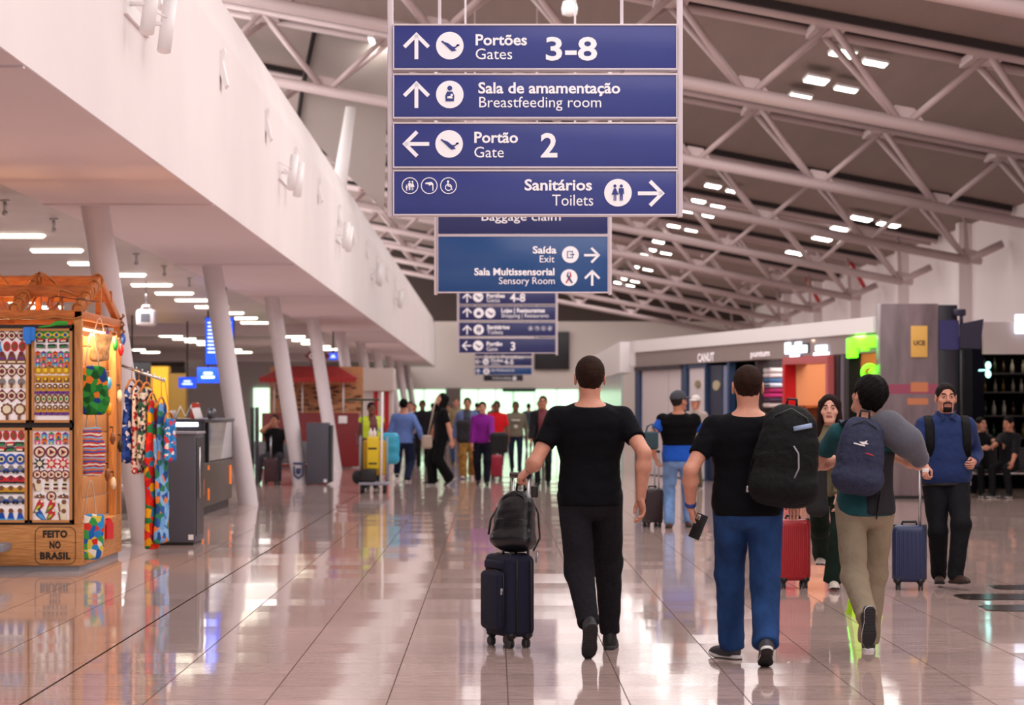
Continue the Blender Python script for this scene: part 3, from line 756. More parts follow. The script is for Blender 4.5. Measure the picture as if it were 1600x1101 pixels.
def hand_sd(wrist, fdir, pdir, s, side, curl=.5, spread=.0, thumb=1.0):
    """list of limbs for a hand: fdir along the fingers, pdir out of the palm; side +1 puts the thumb at fdir x pdir"""
    f = unit(fdir); p = unit(V_(pdir) - f * (V_(pdir) @ f)); t = np.cross(f, p) * side
    L = []
    def pt(a, b, c): return wrist + (f*a + t*b + p*c) * s
    palm = (pt(.045, .0, 0), A_([.05, .042, .016]) * s, np.stack([f, t, p], 1))
    for i, (b, ln, r) in enumerate(((.03, .072, .0088), (.0105, .08, .0092), (-.0105, .074, .0088), (-.030, .058, .0078))):
        q0 = pt(.082 - abs(i - 1.2) * .004, b, 0.0); ang = 0; q = q0
        for k, fr in enumerate((.44, .32, .24)):
            ang += curl * (.55, .95, .7)[k] * 1.15 * (1 + .08 * i)
            d = f * math.cos(ang) + p * math.sin(ang) + t * (spread * (1.2 - i))
            q2 = q + d * ln * fr * s; L.append((q, q2, r * s * (1 - .07*k), r * s * (.94 - .07*k))); q = q2
    a = pt(.02, .030, .006); b = pt(.05, .05 - .0 * thumb, .016 + .012 * curl); c = pt(.078, .052 - .02*curl, .022 + .022*curl); 
    L.append((a, b, .013*s, .0105*s)); L.append((b, c, .0105*s, .009*s))
    return palm, L
HAIR = {}
def hair_mat(c, nm): return mat('hair_' + nm, c, rough=.75, spec=.12, var=.25, vscale=40, bump=.4, bscale=180, stretch=(1, 1, .4))
def make_person(label, X, D, H=1.75, heading=0.0, group=None, skin_k='light', hair='short', hair_c=('#1d1512', 'dark'), shirt='#17171b', sleeve=.62, pants='#20212a', shoe='#19191b', sole='#d9d6d2',
                bulk=1.0, belly=0.0, lean=0.0, side_lean=0.0, head=(0, 0, 0), footL=None, footR=None, handL=None, handR=None, elbL=None, elbR=None, curlL=.45, curlR=.45, palmL=None, palmR=None,
                fL=None, fR=None, pitchL=0, pitchR=0, yawL=.12, yawR=.12, h=.012, hh=.006, shirt_hem=-.03, leg=(.05, .035, .030), cuff=.015, pants_m=None, shirt_m=None, skirt=False, pelvis=None, collar=False,
                vest=None, seated=False, beard=False, kneeL=None, kneeR=None, hat=None, sleeve_w=1.0, hips=1.0, chest=1.0, wr=.004, open_front=None, stride=0.0):
    f = A_([math.sin(heading), math.cos(heading), 0.0]); r = A_([math.cos(heading), -math.sin(heading), 0.0]); up = A_([0, 0, 1.0])
    base = A_([X, D, 0.0]); s = H / 1.75
    e = empty('person', tuple(base), label, 'person', group)
    SK = skin(skin_k)
    pel = base + up * (.525 * H) if pelvis is None else V_(pelvis)
    Z = unit(up + f * math.sin(lean) + r * math.sin(side_lean)); Xr = unit(r - Z * (r @ Z)); Yf = np.cross(Z, Xr)
    hipw = .052 * H * hips
    hL = pel - Xr * hipw; hR = pel + Xr * hipw
    neck = pel + Z * (.305 * H)
    shz = .262 * H; shw = .101 * H * chest
    sL = pel + Z * shz - Xr * shw; sR = pel + Z * shz + Xr * shw
    th, shn = .253 * H, .244 * H
    if stride > 0: pitchL = pitchL or R(38)
    elif stride < 0: pitchR = pitchR or R(38)
    def foot(spec, sgn, pitch, yaw):
        if spec is None: p = base + r * sgn * .05 * H + f * (sgn * stride) + up * ((.045 * H) + (.05 if sgn * stride < 0 else 0))
        else: p = V_(spec)
        return p
    aL = foot(footL, -1, pitchL, yawL); aR = foot(footR, 1, pitchR, yawR)
    for _ in range(14):
        if max(np.linalg.norm(aL - hL), np.linalg.norm(aR - hR)) > (th + shn) * .996: pel = pel - up * .008; hL = hL - up * .008; hR = hR - up * .008; neck = neck - up * .008; sL = sL - up * .008; sR = sR - up * .008
    kL, aL = ik(hL, aL, th, shn, f - r * .12 if kneeL is None else V_(kneeL)); kR, aR = ik(hR, aR, th, shn, f + r * .12 if kneeR is None else V_(kneeR))
    ua, fa = .172 * H, .150 * H
    wL = sL + A_([0, 0, -.30*H]) - r*.055*H + f*(.03*H + stride*.7) if handL is None else V_(handL)
    wR = sR + A_([0, 0, -.30*H]) + r*.055*H + f*(.03*H - stride*.7) if handR is None else V_(handR)
    eL, wL = ik(sL, wL, ua, fa, (-f - r*.35) if elbL is None else V_(elbL)); eR, wR = ik(sR, wR, ua, fa, (-f + r*.35) if elbR is None else V_(elbR))
    # head
    hd = rot_axes(f, *head); hc = neck + Z * (.042 * H) + (hd[:, 1] * .018 + hd[:, 2] * .085) * s
    s_h = s * 1.06
    def hp(x, y, z): return hc + hd @ (A_([x, y, z]) * s_h)
    zs0 = [-.075, -.03, .02, .07, .12, .19, .245, .28, .305, .325]
    wx0 = [.07, .094, .096, .091, .089, .100, .108, .092, .052, .034]; wy0 = [.05, .072, .07, .062, .06, .068, .064, .05, .038, .034]
    yo0 = [-.005, -.006, .0, .004, .006, .004, -.004, -.008, -.006, 0]
    wxp = [a * H * bulk * (hips if i < 3 else chest if i in (5, 6, 7) else 1) for i, a in enumerate(wx0)]; wyp = [a * H * bulk for a in wy0]; yop = [a * H for a in yo0]
    for i in (2, 3, 4): wxp[i] += belly*.6; wyp[i] += belly * .6; yop[i] += belly * .5
    zz, wxd = dense([a * H for a in zs0], wxp); _, wyd = dense([a * H for a in zs0], wyp); _, yod = dense([a * H for a in zs0], yop)
    lt, lk, la = leg[0] * H, leg[1] * H, leg[2] * H
    def torso(P, g=0): return sd_loft(P, pel, Xr, Yf, Z, zz, wxd + g, wyd + g, yod)
    hands = []
    for sgn, el, wr_, cu, pm, fd in ((-1, eL, wL, curlL, palmL, fL), (1, eR, wR, curlR, palmR, fR)):
        d = unit(wr_ - el) if fd is None else unit(fd)
        pd = -r * sgn if pm is None else V_(pm)
        # thumb towards the front
        t = np.cross(d, unit(pd - d * (pd @ d))); sd_ = 1 if t @ (f + up * .3) > 0 else -1
        hands.append((wr_,) + hand_sd(wr_, d, pd, s * 1.0, sd_, cu))
    def body(P):
        d = torso(P)
        for a, b, c in ((hL, kL, aL), (hR, kR, aR)):
            d = smin(d, sd_cone(P, a, b, min(.043*H*bulk, lt*bulk*.82), min(.03*H, lk*.76)), .02); d = smin(d, smin(sd_cone(P, b, b + (c-b)*.35, lk*.74, lk*.76), sd_cone(P, b + (c-b)*.35, c, lk*.76, min(.02*H, la*.75)), .01), .01)
        for a, b, c in ((sL, eL, wL), (sR, eR, wR)):
            d = smin(d, sd_cone(P, neck - Z*.02*H, a + Z*.006*H, .03*H, .022*H), .03)
            d = smin(d, sd_cone(P, a, b, .029*H*bulk, .0235*H), .03)
            m_ = b + (c - b) * .3
            d = smin(d, smin(sd_cone(P, b, m_, .0235*H, .0255*H), sd_cone(P, m_, c, .0255*H, .0155*H), .02), .015)
        for (wq, palm, L) in hands:
            g = np.linalg.norm(P - wq, axis=1) < .3
            if g.any():
                Q = P[g]; q = sd_ell(Q, *palm)
                k = None
                for l in L:
                    c = sd_cone(Q, *l); k = c if k is None else np.minimum(k, c)
                q = smin(q, k, .007); d[g] = smin(d[g], q, .012)
        g = np.linalg.norm(P - hc, axis=1) < .38
        if g.any(): d[g] = smin(d[g], head_sd(P[g]), .02)
        return d
    def head_sd(P):
        q = (P - hc) @ hd / s_h; n = np.linalg.norm
        d = sd_ell(q, A_([0, -.016, .032]), A_([.0765, .097, .083])); d = smin(d, sd_ell(q, A_([0, .022, -.042]), A_([.058, .068, .072])), .03)
        d = smin(d, sd_cone(q, A_([-.02, .066, -.092]), A_([.02, .066, -.092]), .02, .02), .025)
        for sx in (-1, 1):
            d = smax(d, -(n(q - A_([sx*.031, .101, .012]), axis=1) - .017), .012)
            d = smin(d, n(q - A_([sx*.031, .0765, .011]), axis=1) - .0125, .003)
            d = smin(d, sd_cone(q, A_([sx*.014, .088, .03]), A_([sx*.046, .078, .032]), .007, .006), .01)
            d = smin(d, sd_ell(q, A_([sx*.047, .055, -.022]), A_([.02, .02, .02])), .02)
            ear = smax(sd_ell(q, A_([sx*.081, -.012, -.006]), A_([.009, .021, .034])), -sd_ell(q, A_([sx*.09, -.008, -.004]), A_([.007, .012, .02])), .004)
            d = smin(d, ear, .006)
        d = smin(d, sd_cone(q, A_([0, .086, .02]), A_([0, .103, -.018]), .008, .0125), .012)
        for sx in (-1, 1): d = smin(d, n(q - A_([sx*.012, .093, -.022]), axis=1) - .009, .008)
        d = smin(d, sd_ell(q, A_([0, .083, -.052]), A_([.023, .012, .0065])), .006); d = smin(d, sd_ell(q, A_([0, .081, -.064]), A_([.02, .012, .0075])), .006)
        d = smax(d, -sd_ell(q, A_([0, .097, -.0575]), A_([.022, .008, .0016])), .003)
        d = d * s_h
        nb = (neck - Z * .03 * s); d = smin(d, sd_cone(P, nb, hp(0, -.022, -.05), .058*s*bulk, .056*s*bulk), .03)
        return d
    pts = np.stack([hL, hR, kL, kR, aL, aR, sL, sR, eL, eR, wL, wR, neck, hc])
    lo = pts.min(0) - .24; hi = pts.max(0) + .26; lo[2] = max(lo[2], -.02)
    vs, Q = surface(body, lo, hi, h)
    allv, allq, allm = [], [], []
    spheres = [(wq + unit(palm[0] - wq) * .075 * s, .145 * s, hh) for (wq, palm, L) in hands] + [(hc, .165 * s, hh)]
    c = vs[Q].mean(1); keep = np.ones(len(Q), bool)
    for (cc, rr, _) in spheres: keep &= np.linalg.norm(c - cc, axis=1) > rr - h * .7
    # the body below the ankles sits inside the shoes
    vs2, Q2 = compact(vs, Q[keep]); allv.append(vs2); allq.append(Q2); allm.append(np.zeros(len(Q2), int))
    for i, (cc, rr, h2) in enumerate(spheres):
        v, q = surface(body, cc - rr - .01, cc + rr + .01, h2)
        ce = v[q].mean(1); k = np.linalg.norm(ce - cc, axis=1) < rr
        if i < 2:
            pass
        v, q = compact(v, q[k]); ce = v[q].mean(1); m = np.zeros(len(q), int)
        if i == 2:
            l = (ce - hc) @ hd / s_h
            for sx in (-1, 1):
                ed = np.hypot(l[:, 0] - sx*.031, (l[:, 2] - .011) * 1.7)
                ed2 = np.hypot((l[:, 0] - sx*.031)/.0125, (l[:, 2] - .0105)/.0055)
                m[(ed2 < 1) & (l[:, 1] > .07)] = 1; m[(ed2 < 1.05) & (np.hypot(l[:, 0] - sx*.031, l[:, 2] - .011) < .0062) & (l[:, 1] > .07)] = 2
                m[(np.abs(l[:, 0] - sx*.032) < .018) & (np.abs(l[:, 2] - .033 + .1*np.abs(np.abs(l[:, 0]) - .032)) < .0045) & (l[:, 1] > .06)] = 3
            m[(np.abs(l[:, 0]) < .023) & (np.abs(l[:, 2] + .058) < .0095) & (l[:, 1] > .082)] = 4
            if beard:
                m[(l[:, 1] > .055) & (np.abs(l[:, 0]) < .036) & (l[:, 2] < -.034) & (m != 4) & ((l[:, 2] > -.046) | (l[:, 2] < -.074) | (np.abs(l[:, 0]) > .026)) & (l[:, 2] > -.115)] = 3
        allv.append(v); allq.append(q); allm.append(m)
    o = 0; qs = []
    for v, q in zip(allv, allq): qs.append(q + o); o += len(v)
    HM = hair_mat(*hair_c)
    np_object('body', np.concatenate(allv), np.concatenate(qs), [SK, mat('eye_white', '#a99d95', rough=.3), mat('iris_dark', '#1d120c', rough=.15), HM, mat('lip_' + skin_k, '#9a5a50', rough=.45)], np.concatenate(allm), e, base)
    # hair
    def hair_sd(P):
        q = (P - hc) @ hd / s_h
        th_ = {'buzz': .003, 'short': .0055}.get(hair, .0075)
        d = sd_ell(q, A_([0, -.018, .034]), A_([.0765, .098, .085]) + th_); d = smin(d, sd_ell(q, A_([0, -.012, -.04]), A_([.058, .066, .066]) + th_ * .5), .03)
        hz = np.interp(q[:, 1], [-.11, -.055, -.035, -.02, .0, .03, .05, .075, .1], [-.07, -.072, -.05, -.005, .0, -.012, .02, .07, .08])
        ax = np.abs(q[:, 0])
        fr = np.clip((q[:, 1] - .03) / .04, 0, 1)
        hz = hz + fr * (np.clip((.1 - ax * 1.2) - .074, -.06, .03) if hair in ('long', 'bob') else np.clip(.018 - (ax / .05) ** 2 * .012 - .012, -.02, .01))
        hz = hz + wrinkle(q, .007, 170, 13)
        if hair == 'thick': d = d - .014 - wrinkle(q, .005, 80, 3)
        d = d + wrinkle(q, .0012, 160, 5)
        d = d + .0065 * np.clip(1 - (q[:, 2] - hz) / .03, 0, 1)
        d = smax(d, hz - q[:, 2], .004)
        if hair in ('long', 'bob'):
            dz = -.22 if hair == 'long' else -.09
            for sx in (-1, 1):
                c_ = sd_flat(q, A_([sx*.062, -.02, .05]), A_([sx*.085, -.01 if hair == 'bob' else .02, dz]), .03, .028, A_([0, 1., 0]), 1.7); d = smin(d, c_ + wrinkle(q, .004, 60, 8, (1, 1, .25)), .02)
            c_ = sd_flat(q, A_([0, -.075, .04]), A_([0, -.075, dz]), .05, .045, A_([1., 0, 0]), 1.7); d = smin(d, c_, .03)
            d = smax(d, -(sd_ell(q, A_([0, .075, -.035]), A_([.056, .06, .1]))), .01)
        if hair == 'bun': d = smin(d, np.linalg.norm(q - A_([0, -.12, .04]), axis=1) - .036, .012)
        if hair == 'tail': d = smin(d, sd_cone(q, A_([0, -.105, .03]), A_([0, -.13, -.14]), .028, .018), .015)
        return d * s_h
    if hair and hair != 'bald':
        solid('hair', hair_sd, hc - .3 * s, hc + .19 * s, hh, HM, e, base)
    if hat:
        m_, mb_ = hat
        def hat_sd(P):
            q = (P - hc) @ hd / s_h
            d = smax(sd_ell(q, A_([0, -.016, .035]), A_([.09, .112, .1])), .028 - q[:, 2], .008)
            br = smax(sd_ell(q, A_([0, .09, .036]), A_([.074, .085, .014])), -(q[:, 1] - .05), .01)
            return smin(d, br, .006) * s_h
        solid('cap', hat_sd, hc - .25 * s, hc + .26 * s, hh, m_, e, base)
    # shirt
    SM = shirt_m or mat('cloth_' + shirt[1:], shirt, rough=.9, spec=.15, sheen=.05, var=.06, vscale=25, bump=.45, bscale=16)
    long_ = sleeve >= 1
    g = .010 if h < .01 else .012
    hem_z = shirt_hem * H
    def shirt_sd(P):
        d = torso(P, g)
        z = (P - pel) @ Z
        for a, b, c in ((sL, eL, wL), (sR, eR, wR)):
            end = a + (b - a) * min(sleeve, 1.0); aa = sd_flat(P, a, end, .036*H*bulk*sleeve_w, .033*H*sleeve_w, Yf, 1.12)
            if sleeve < 1: aa = smax(aa, (P - end) @ unit(b - a), .006)
            else:
                w2 = b + (c - b) * (sleeve - 1 if sleeve < 2 else .96); aa = smin(aa, sd_cone(P, b, w2, .0335*H*sleeve_w, .026*H*sleeve_w), .02); aa = smax(aa, (P - w2) @ unit(c - b), .006)
            d = smin(d, sd_cone(P, neck - Z*.022*H, a + Z*.006*H, .034*H, .0265*H), .03); d = smin(d, aa, .03)
        side = (P - pel) @ Xr
        d = d - .002 + wrinkle(P - base, wr * 1.0, 26, 11, (1.0, 1.0, .55)) * np.clip((.27*H - z) / (.12*H), 0, 1) + wrinkle(P - base, wr * .5, 55, 4, (.6, .6, 1.3))
        d = smax(d, hem_z - z, .008)
        nk = (P - neck) @ unit(Z * .95 + Yf * -.3); 
        d = smax(d, nk - .012 * s if not collar else nk - .03 * s, .006)
        return d
    if shirt:
        m1 = SM; fmx = None
        if open_front:
            m1 = [SM, open_front[0]]; ww = open_front[1]
            def fmx(c): 
                q = c - pel; return ((np.abs(q @ Xr) < ww) & (q @ Yf > 0)).astype(int)
        solid('shirt' if not long_ else 'top', shirt_sd, lo, hi, h, m1, e, base, fm=fmx)
    if vest:
        vm, vz = vest[:2]; vfm = None
        if len(vest) > 2:
            vm = [vm, vest[2]]
            def vfm(c): q = c - pel; return ((np.abs(q @ Xr) < .075) & (q @ Yf > 0)).astype(int)
        def vest_sd(P):
            d = torso(P, g + .014); z = (P - pel) @ Z
            for a in (sL, sR): d = smin(d, np.linalg.norm(P - a, axis=1) - .05*H, .03)
            d = d + wrinkle(P - base, .005, 30, 9, (.5, .5, 1.6)); d = smax(d, vz * H - z, .01); nk = (P - neck) @ unit(Z * .95 + Yf * -.25); return smax(d, nk - .02, .008)
        solid('vest', vest_sd, lo, hi, h, vm, e, base, fm=vfm)
    # trousers or skirt
    PM = pants_m or mat('cloth_' + pants[1:], pants, rough=.85, spec=.15, var=.12, vscale=9, bump=.5, bscale=18)
    top_z = (shirt_hem + .035) * H
    def pants_sd(P):
        d = smax(torso(P, g * .2), ((P - pel) @ Z) - max(top_z, .04 * H), .01)
        for a, b, c in ((hL, kL, aL), (hR, kR, aR)):
            q = sd_cone(P, a, b, lt * bulk, lk); q = smin(q, sd_cone(P, b, c, lk, la), .03)
            ddn = unit(c - b); t_ = np.clip(((P - b) @ ddn) / shn, -1, 1.2)
            q = q - .004 + wrinkle(P - base, .006, 33, 21 + int(X * 100) % 17, (1, 1, 1.05)) * (.35 + .65 * np.exp(-((t_) / .35) ** 2) + .9 * np.exp(-((t_ - .95) / .22) ** 2))
            q = smax(q, (P - (c - ddn * (cuff - .045) * H)) @ ddn - .0, .006)
            d = smin(d, q, .02)
        return d
    def skirt_sd(P):
        z = P[:, 2]; ctr = (aL + aR) / 2; zt = pel[2]
        t = np.clip((zt - z) / zt, 0, 1)[:, None]; cx = pel + (ctr - pel) * t; q = P - cx; q[:, 2] = 0
        d = np.linalg.norm(q, axis=1) - np.interp(z, [.1, zt - .1, zt + .1, zt + .2], [.19, .19, .165, .12]); return smax(smax(d + wrinkle(P, .012, 22, 2, (1, 1, .15)), .09 - z, .01), z - zt - .1, .01)
    solid('skirt' if skirt else 'trousers', skirt_sd if skirt else pants_sd, lo, hi, h, PM, e, base)
    # shoes
    for sgn, a, k_, pit, yw in ((-1, aL, kL, pitchL, yawL), (1, aR, kR, pitchR, yawR)):
        fy = unit(f + r * sgn * yw); q0 = np.cross(fy, up)
        fd = fy * math.cos(pit) - up * math.sin(pit); ud = fy * math.sin(pit) + up * math.cos(pit)
        hgt = .045 * H
        heel = a - ud * hgt; 
        Fm = np.stack([q0, fd, ud], 1)
        def shoe_sd(P, a=a, Fm=Fm):
            q = (P - a) @ Fm / s; q[:, 2] += .0788
            d = sd_ell(q, A_([0, -.01, .045]), A_([.036, .06, .06])); d = smin(d, sd_ell(q, A_([0, .09, .028]), A_([.043, .1, .046])), .04); d = smin(d, sd_cone(q, A_([0, -.012, .05]), A_([0, -.02, .105]), .034, .037), .03)
            d = smax(d, .016 - q[:, 2], .004); return smax(d, q[:, 2] - .112, .004) * s
        def sole_sd(P, a=a, Fm=Fm):
            q = (P - a) @ Fm / s; q[:, 2] += .0788
            wv = np.interp(q[:, 1], [-.075, -.05, .02, .1, .15, .195], [.02, .035, .033, .046, .04, .012])
            d = np.abs(q[:, 0]) - wv; d = smax(d, np.maximum(-.076 - q[:, 1], q[:, 1] - .192), .012)
            gr = .0025 * (np.sin(q[:, 1] * 330) > .2) * (q[:, 2] < .004)
            lift = np.interp(q[:, 1], [-.08, .1, .2], [0, 0, .022])
            d = smax(d, np.maximum(q[:, 2] - .026 - lift * .6, lift + gr - q[:, 2]), .004); return d * s
        cc = a + fd * .05 * s - ud * .04 * s
        hs = h * .6 if h < .009 else h * .75
        sh = solid('shoe', shoe_sd, cc - .18, cc + .18, hs, mat('shoe_' + shoe[1:], shoe, rough=.6, bump=.1, bscale=200), e, base)
        def tread(c, a=a, Fm=Fm):
            q = (c - a) @ Fm / s; lift = np.interp(q[:, 1], [-.08, .1, .2], [0, 0, .022]); return ((q[:, 2] + .0788 < lift + .0065)).astype(int)
        so = solid('sole', sole_sd, cc - .18, cc + .18, hs, [mat('sole_' + sole[1:], sole, rough=.6), mat('tread_black', '#1b1b1f', rough=.7)], sh, base, fm=tread)
    return dict(e=e, base=base, f=f, r=r, up=up, pel=pel, Z=Z, Xr=Xr, Yf=Yf, sL=sL, sR=sR, eL=eL, eR=eR, wL=wL, wR=wR, neck=neck, hc=hc, hd=hd, hands=hands, H=H, torso=torso, s=s, kL=kL, kR=kR, aL=aL, aR=aR)
# ------------------------------------------------------------------ luggage and bags
def suitcase(label, X, D, yaw, wd, dp, ht, m, grip=None, soft=False, name='suitcase', wheel_r=.026, mtrim=None, pocket=True):
    """wd across, dp deep, ht body height; stands at (X, D) on four wheels; grip = (height, lean) of the pull handle"""
    e = empty(name, (X, D, 0), label, 'suitcase'); e.rotation_euler = (0, 0, yaw); z0 = wheel_r * 2 + .012; L = (0, 0, 0)
    mt = mtrim or M_black
    b = MB(); b.rbox((-wd/2, -dp/2, z0), (wd/2, dp/2, z0 + ht), .045 if soft else .05, 0, seg=5)
    if not soft:
        n = 7
        for i in range(n):
            x = -wd*.36 + wd*.72*i/(n-1)
            for sy in (-1, 1): b.rbox((x - .009, sy*dp/2 - .006, z0 + .05), (x + .009, sy*dp/2 + .006, z0 + ht - .05), .005)
    b.build('shell', m, e, L)
    if soft and pocket:
        b = MB(); b.rbox((-wd/2 - .045, -dp*.40, z0 + .04), (-wd/2 + .03, dp*.40, z0 + ht*.80), .035, 0, seg=5); p = b.build('front_pocket', m, e, L)
        b = MB(); b.ring([(-wd/2 - .012, -dp*.41, z0 + .07), (-wd/2 - .012, -dp*.41, z0 + ht*.76), (-wd/2 - .012, -dp*.2, z0 + ht*.805), (-wd/2 - .012, dp*.2, z0 + ht*.805)], .006, 6); b.build('zipper', mt, p, L)
        b = MB(); b.rbox((-wd/2 - .03, -dp*.40 - .004, z0 + ht*.52), (-wd/2 - .015, -dp*.40 + .004, z0 + ht*.60), .004); b.ring([(-wd/2 - .022, -dp*.41, z0 + ht*.6), (-wd/2 - .022, -dp*.43, z0 + ht*.56)], .004, 6); b.build('zip_pull', M_metal, p, L)
        b = MB(); b.rbox((-wd/2 - .02, -dp*.36, z0 + ht*.82), (-wd/2 + .02, dp*.36, z0 + ht*.93), .018, 0, seg=4); b.build('upper_pocket', m, e, L)
        for sx in (-.18, .30):
            b = MB(); pts = [(wd*sx, -dp/2 - .002, z0 + .03), (wd*sx, -dp/2 - .002, z0 + ht - .04), (wd*sx, -dp*.3, z0 + ht + .001), (wd*sx, dp*.3, z0 + ht + .001)]
            b.ring(pts, .007, 8); b.build('piping', mt, e, L)
    else:
        b = MB(); b.rbox((-wd/2 - .004, -.01, z0 + .02), (wd/2 + .004, .01, z0 + ht + .004), .008); b.build('zipper', mt, e, L)
    b = MB(); b.ring([(-wd*.22, 0, z0 + ht - .005), (-wd*.2, 0, z0 + ht + .025), (wd*.2, 0, z0 + ht + .025), (wd*.22, 0, z0 + ht - .005)], .011, 8); b.build('carry_handle', mt, e, L)
    for sx in (-1, 1):
        for sy in (-1, 1):
            cx, cy = sx*(wd/2 - .045), sy*(dp/2 - .04)
            b = MB(); b.lathe([(.034, z0 + .03), (.036, z0 + .005), (.02, z0 - .012), (.014, z0 - .02)], (cx, cy, 0), 14); b.rbox((cx - .013, cy - .012, wheel_r), (cx + .013, cy + .02, z0), .005); w_ = b.build('wheel_housing', mt, e, L)
            b = MB()
            for q in (-.011, .011): b.cyl((cx + q - .006, cy + .012, wheel_r), (cx + q + .006, cy + .012, wheel_r), wheel_r, 16)
            b.build('wheel', mat('wheel_grey', '#3a3a40', rough=.5), w_, L)
    if grip:
        gh, gx = grip
        b = MB()
        for q in (-.07, .07): b.cyl((gx, q * (dp/.2)*.9, z0 + ht - .02), (gx, q * (dp/.2)*.9, gh - .02), .009, 10)
        b.build('handle_tube', M_metal, e, L)
        b = MB(); b.rbox((gx - .016, -.075*(dp/.2), gh - .03), (gx + .016, .075*(dp/.2), gh + .005), .012, seg=4); b.build('handle_grip', M_black, e, L)
    return e

def pack(name, label, o, Xv, Yv, Zv, wd, dp, ht, m, h=.006, mtrim=None, top=.35, parts=True):
    """rucksack: o middle of the side that lies against the back, Xv across, Yv outward from the back, Zv up"""
    o = V_(o); Zv = unit(Zv); Yv = V_(Yv); Yv = unit(Yv - Zv * (Yv @ Zv)); Xv = np.cross(Zv, Yv); e = empty(name, tuple(o), label, 'backpack'); mt = mtrim or M_black
    Fm = np.stack([Xv, Yv, Zv], 1)
    zs, wx = dense([-ht/2, -ht*.42, -ht*.1, ht*.2, ht*.4, ht/2], [wd*.36, wd*.49, wd*.5, wd*.46, wd*.36, wd*.2])
    _, wy = dense([-ht/2, -ht*.42, -ht*.1, ht*.2, ht*.4, ht/2], [dp*.34, dp*.5, dp*.5, dp*.44, dp*.32, dp*.16])
    def sd(P):
        q = P - o; x = q @ Xv; y = q @ Yv; z = q @ Zv
        d = sd_loft(P, o, Xv, Yv, Zv, zs, wx, wy, yo=wy*.96, n=3.0); return d + wrinkle(q, .004, 24, 3) + wrinkle(q, .0018, 60, 5)
    R_ = max(wd, dp, ht) * .75
    solid('body', sd, o - R_, o + R_ , h, m, e, o)
    def pt(x, y, z): return o + Xv*x + Yv*y + Zv*z
    ps, px = dense([-ht*.44, -ht*.36, -ht*.1, .02*ht, ht*.06], [wd*.3, wd*.4, wd*.4, wd*.36, wd*.25]); py = np.full_like(ps, dp*.16)
    def sdp(P): return sd_loft(P, pt(0, dp*.80, 0), Xv, Yv, Zv, ps, px, py, n=3.2) + wrinkle(P - o, .003, 40, 7)
    if parts:
        pk = solid('front_pocket', sdp, o - R_, o + R_ + .1, h, m, e, o)
        def tube(nm, pts, r, mm, par=e, flat=1.0, up=None):
            b = MB(); b.ring([p - o for p in pts], r, 8, sy=flat, up=up); return b.build(nm, mm, par, (0, 0, 0))
        tube('zipper', [pt(-wd*.41, dp*.55, -ht*.2), pt(-wd*.4, dp*.66, ht*.15), pt(-wd*.25, dp*.68, ht*.38), pt(0, dp*.6, ht*.46), pt(wd*.25, dp*.68, ht*.38), pt(wd*.4, dp*.66, ht*.15), pt(wd*.41, dp*.55, -ht*.2)], .005, mt)
        tube('grab_loop', [pt(-.03, .02, ht*.47), pt(-.025, .02, ht*.47 + .05), pt(.025, .02, ht*.47 + .05), pt(.03, .02, ht*.47)], .008, mt)
    return e, pt, (lambda nm, pts, r, mm, par=e, flat=1.0, up=None: (lambda b: (b.ring([V_(p) - o for p in pts], r, 10, sy=flat, up=up), b.build(nm, mm, par, (0, 0, 0)))[1])(MB()))
def over_shoulder(P, sh, w_out, back_d, front_d, drop_f, drop_b):
    """points of a strap that comes up the back, over the shoulder sh and down the chest"""
    f, up = P['Yf'], P['Z']
    return [sh - f*back_d - up*drop_b, sh - f*back_d*.92 + up*.0, sh - f*.045 + up*.062, sh + f*.02 + up*.066, sh + f*front_d*.9 + up*.0, sh + f*front_d - up*drop_f]

# ------------------------------------------------------------------ the three men walking away
M_jean = mat('denim_blue', '#213d6b', rough=.85, spec=.15, var=.42, vscale=7, bump=.55, bscale=20, stretch=(1, 1, .6))
M_jeanl = mat('denim_light', '#6d8fbd', rough=.85, spec=.2, var=.35, vscale=6, bump=.5, bscale=18)
M_khaki = mat('khaki_cotton', '#897c69', rough=.85, spec=.15, var=.1, vscale=9, bump=.6, bscale=20, stretch=(1, 1, .8))
M_blackt = mat('black_cotton', '#0c0c11', rough=.9, spec=.12, bump=.6, bscale=15)
M_jog = mat('charcoal_jersey', '#1e1d22', rough=.95, spec=.12, var=.2, vscale=60, bump=.6, bscale=18)
M_navyp = mat('pack_slate', '#30344a', rough=.8, spec=.2, var=.15, vscale=50, bump=.5, bscale=28)
M_blkp = mat('pack_black', '#0b0b0e', rough=.75, spec=.2, var=.2, vscale=50, bump=.5, bscale=30)
def wpt(x, y, D): return V_(at(x, y, D))
PA = make_person('man in black t-shirt and charcoal joggers walking away, pulling a navy case', .573, 14.9, H=1.79, heading=0.0, skin_k='light', hair='short', hair_c=('#2a1a14', 'brown'),
    shirt_m=M_blackt, sleeve=.62, pants_m=M_jog, shoe='#131316', sole='#2b2c31', bulk=1.03, chest=1.08, lean=.02, head=(0, .05, 0),
    footL=wpt(921, 979, 14.5), pitchL=R(58), footR=wpt(953, 993, 15.14), pitchR=0, leg=(.054, .045, .030), cuff=.055,
    handL=wpt(829, 732, 15.08), elbL=(-.15, -1, -.3), curlL=1.0, fL=(-.75, .1, -.62), palmL=(-.3, .25, -.8), handR=wpt(1001, 778, 14.75), curlR=.55, fR=(.15, 0, -1), palmR=(-.9, -.3, 0), elbR=(.6, -1, 0), h=.007, hh=.0038, wr=.005)
def wristband(P, k, name, m, wd=.018, r=.034, off=.03, label=None):
    w_ = P['w' + k]; el = P['e' + k]; d = unit(el - w_); b = MB(); base = P['base']
    a = w_ + d * off - base
    b.ring([a - d*wd/2, a - d*wd/2*.5, a + d*wd/2*.5, a + d*wd/2], [r*.96, r, r, r*.96], 20); return b.build(name, m, P['e'], (0, 0, 0))
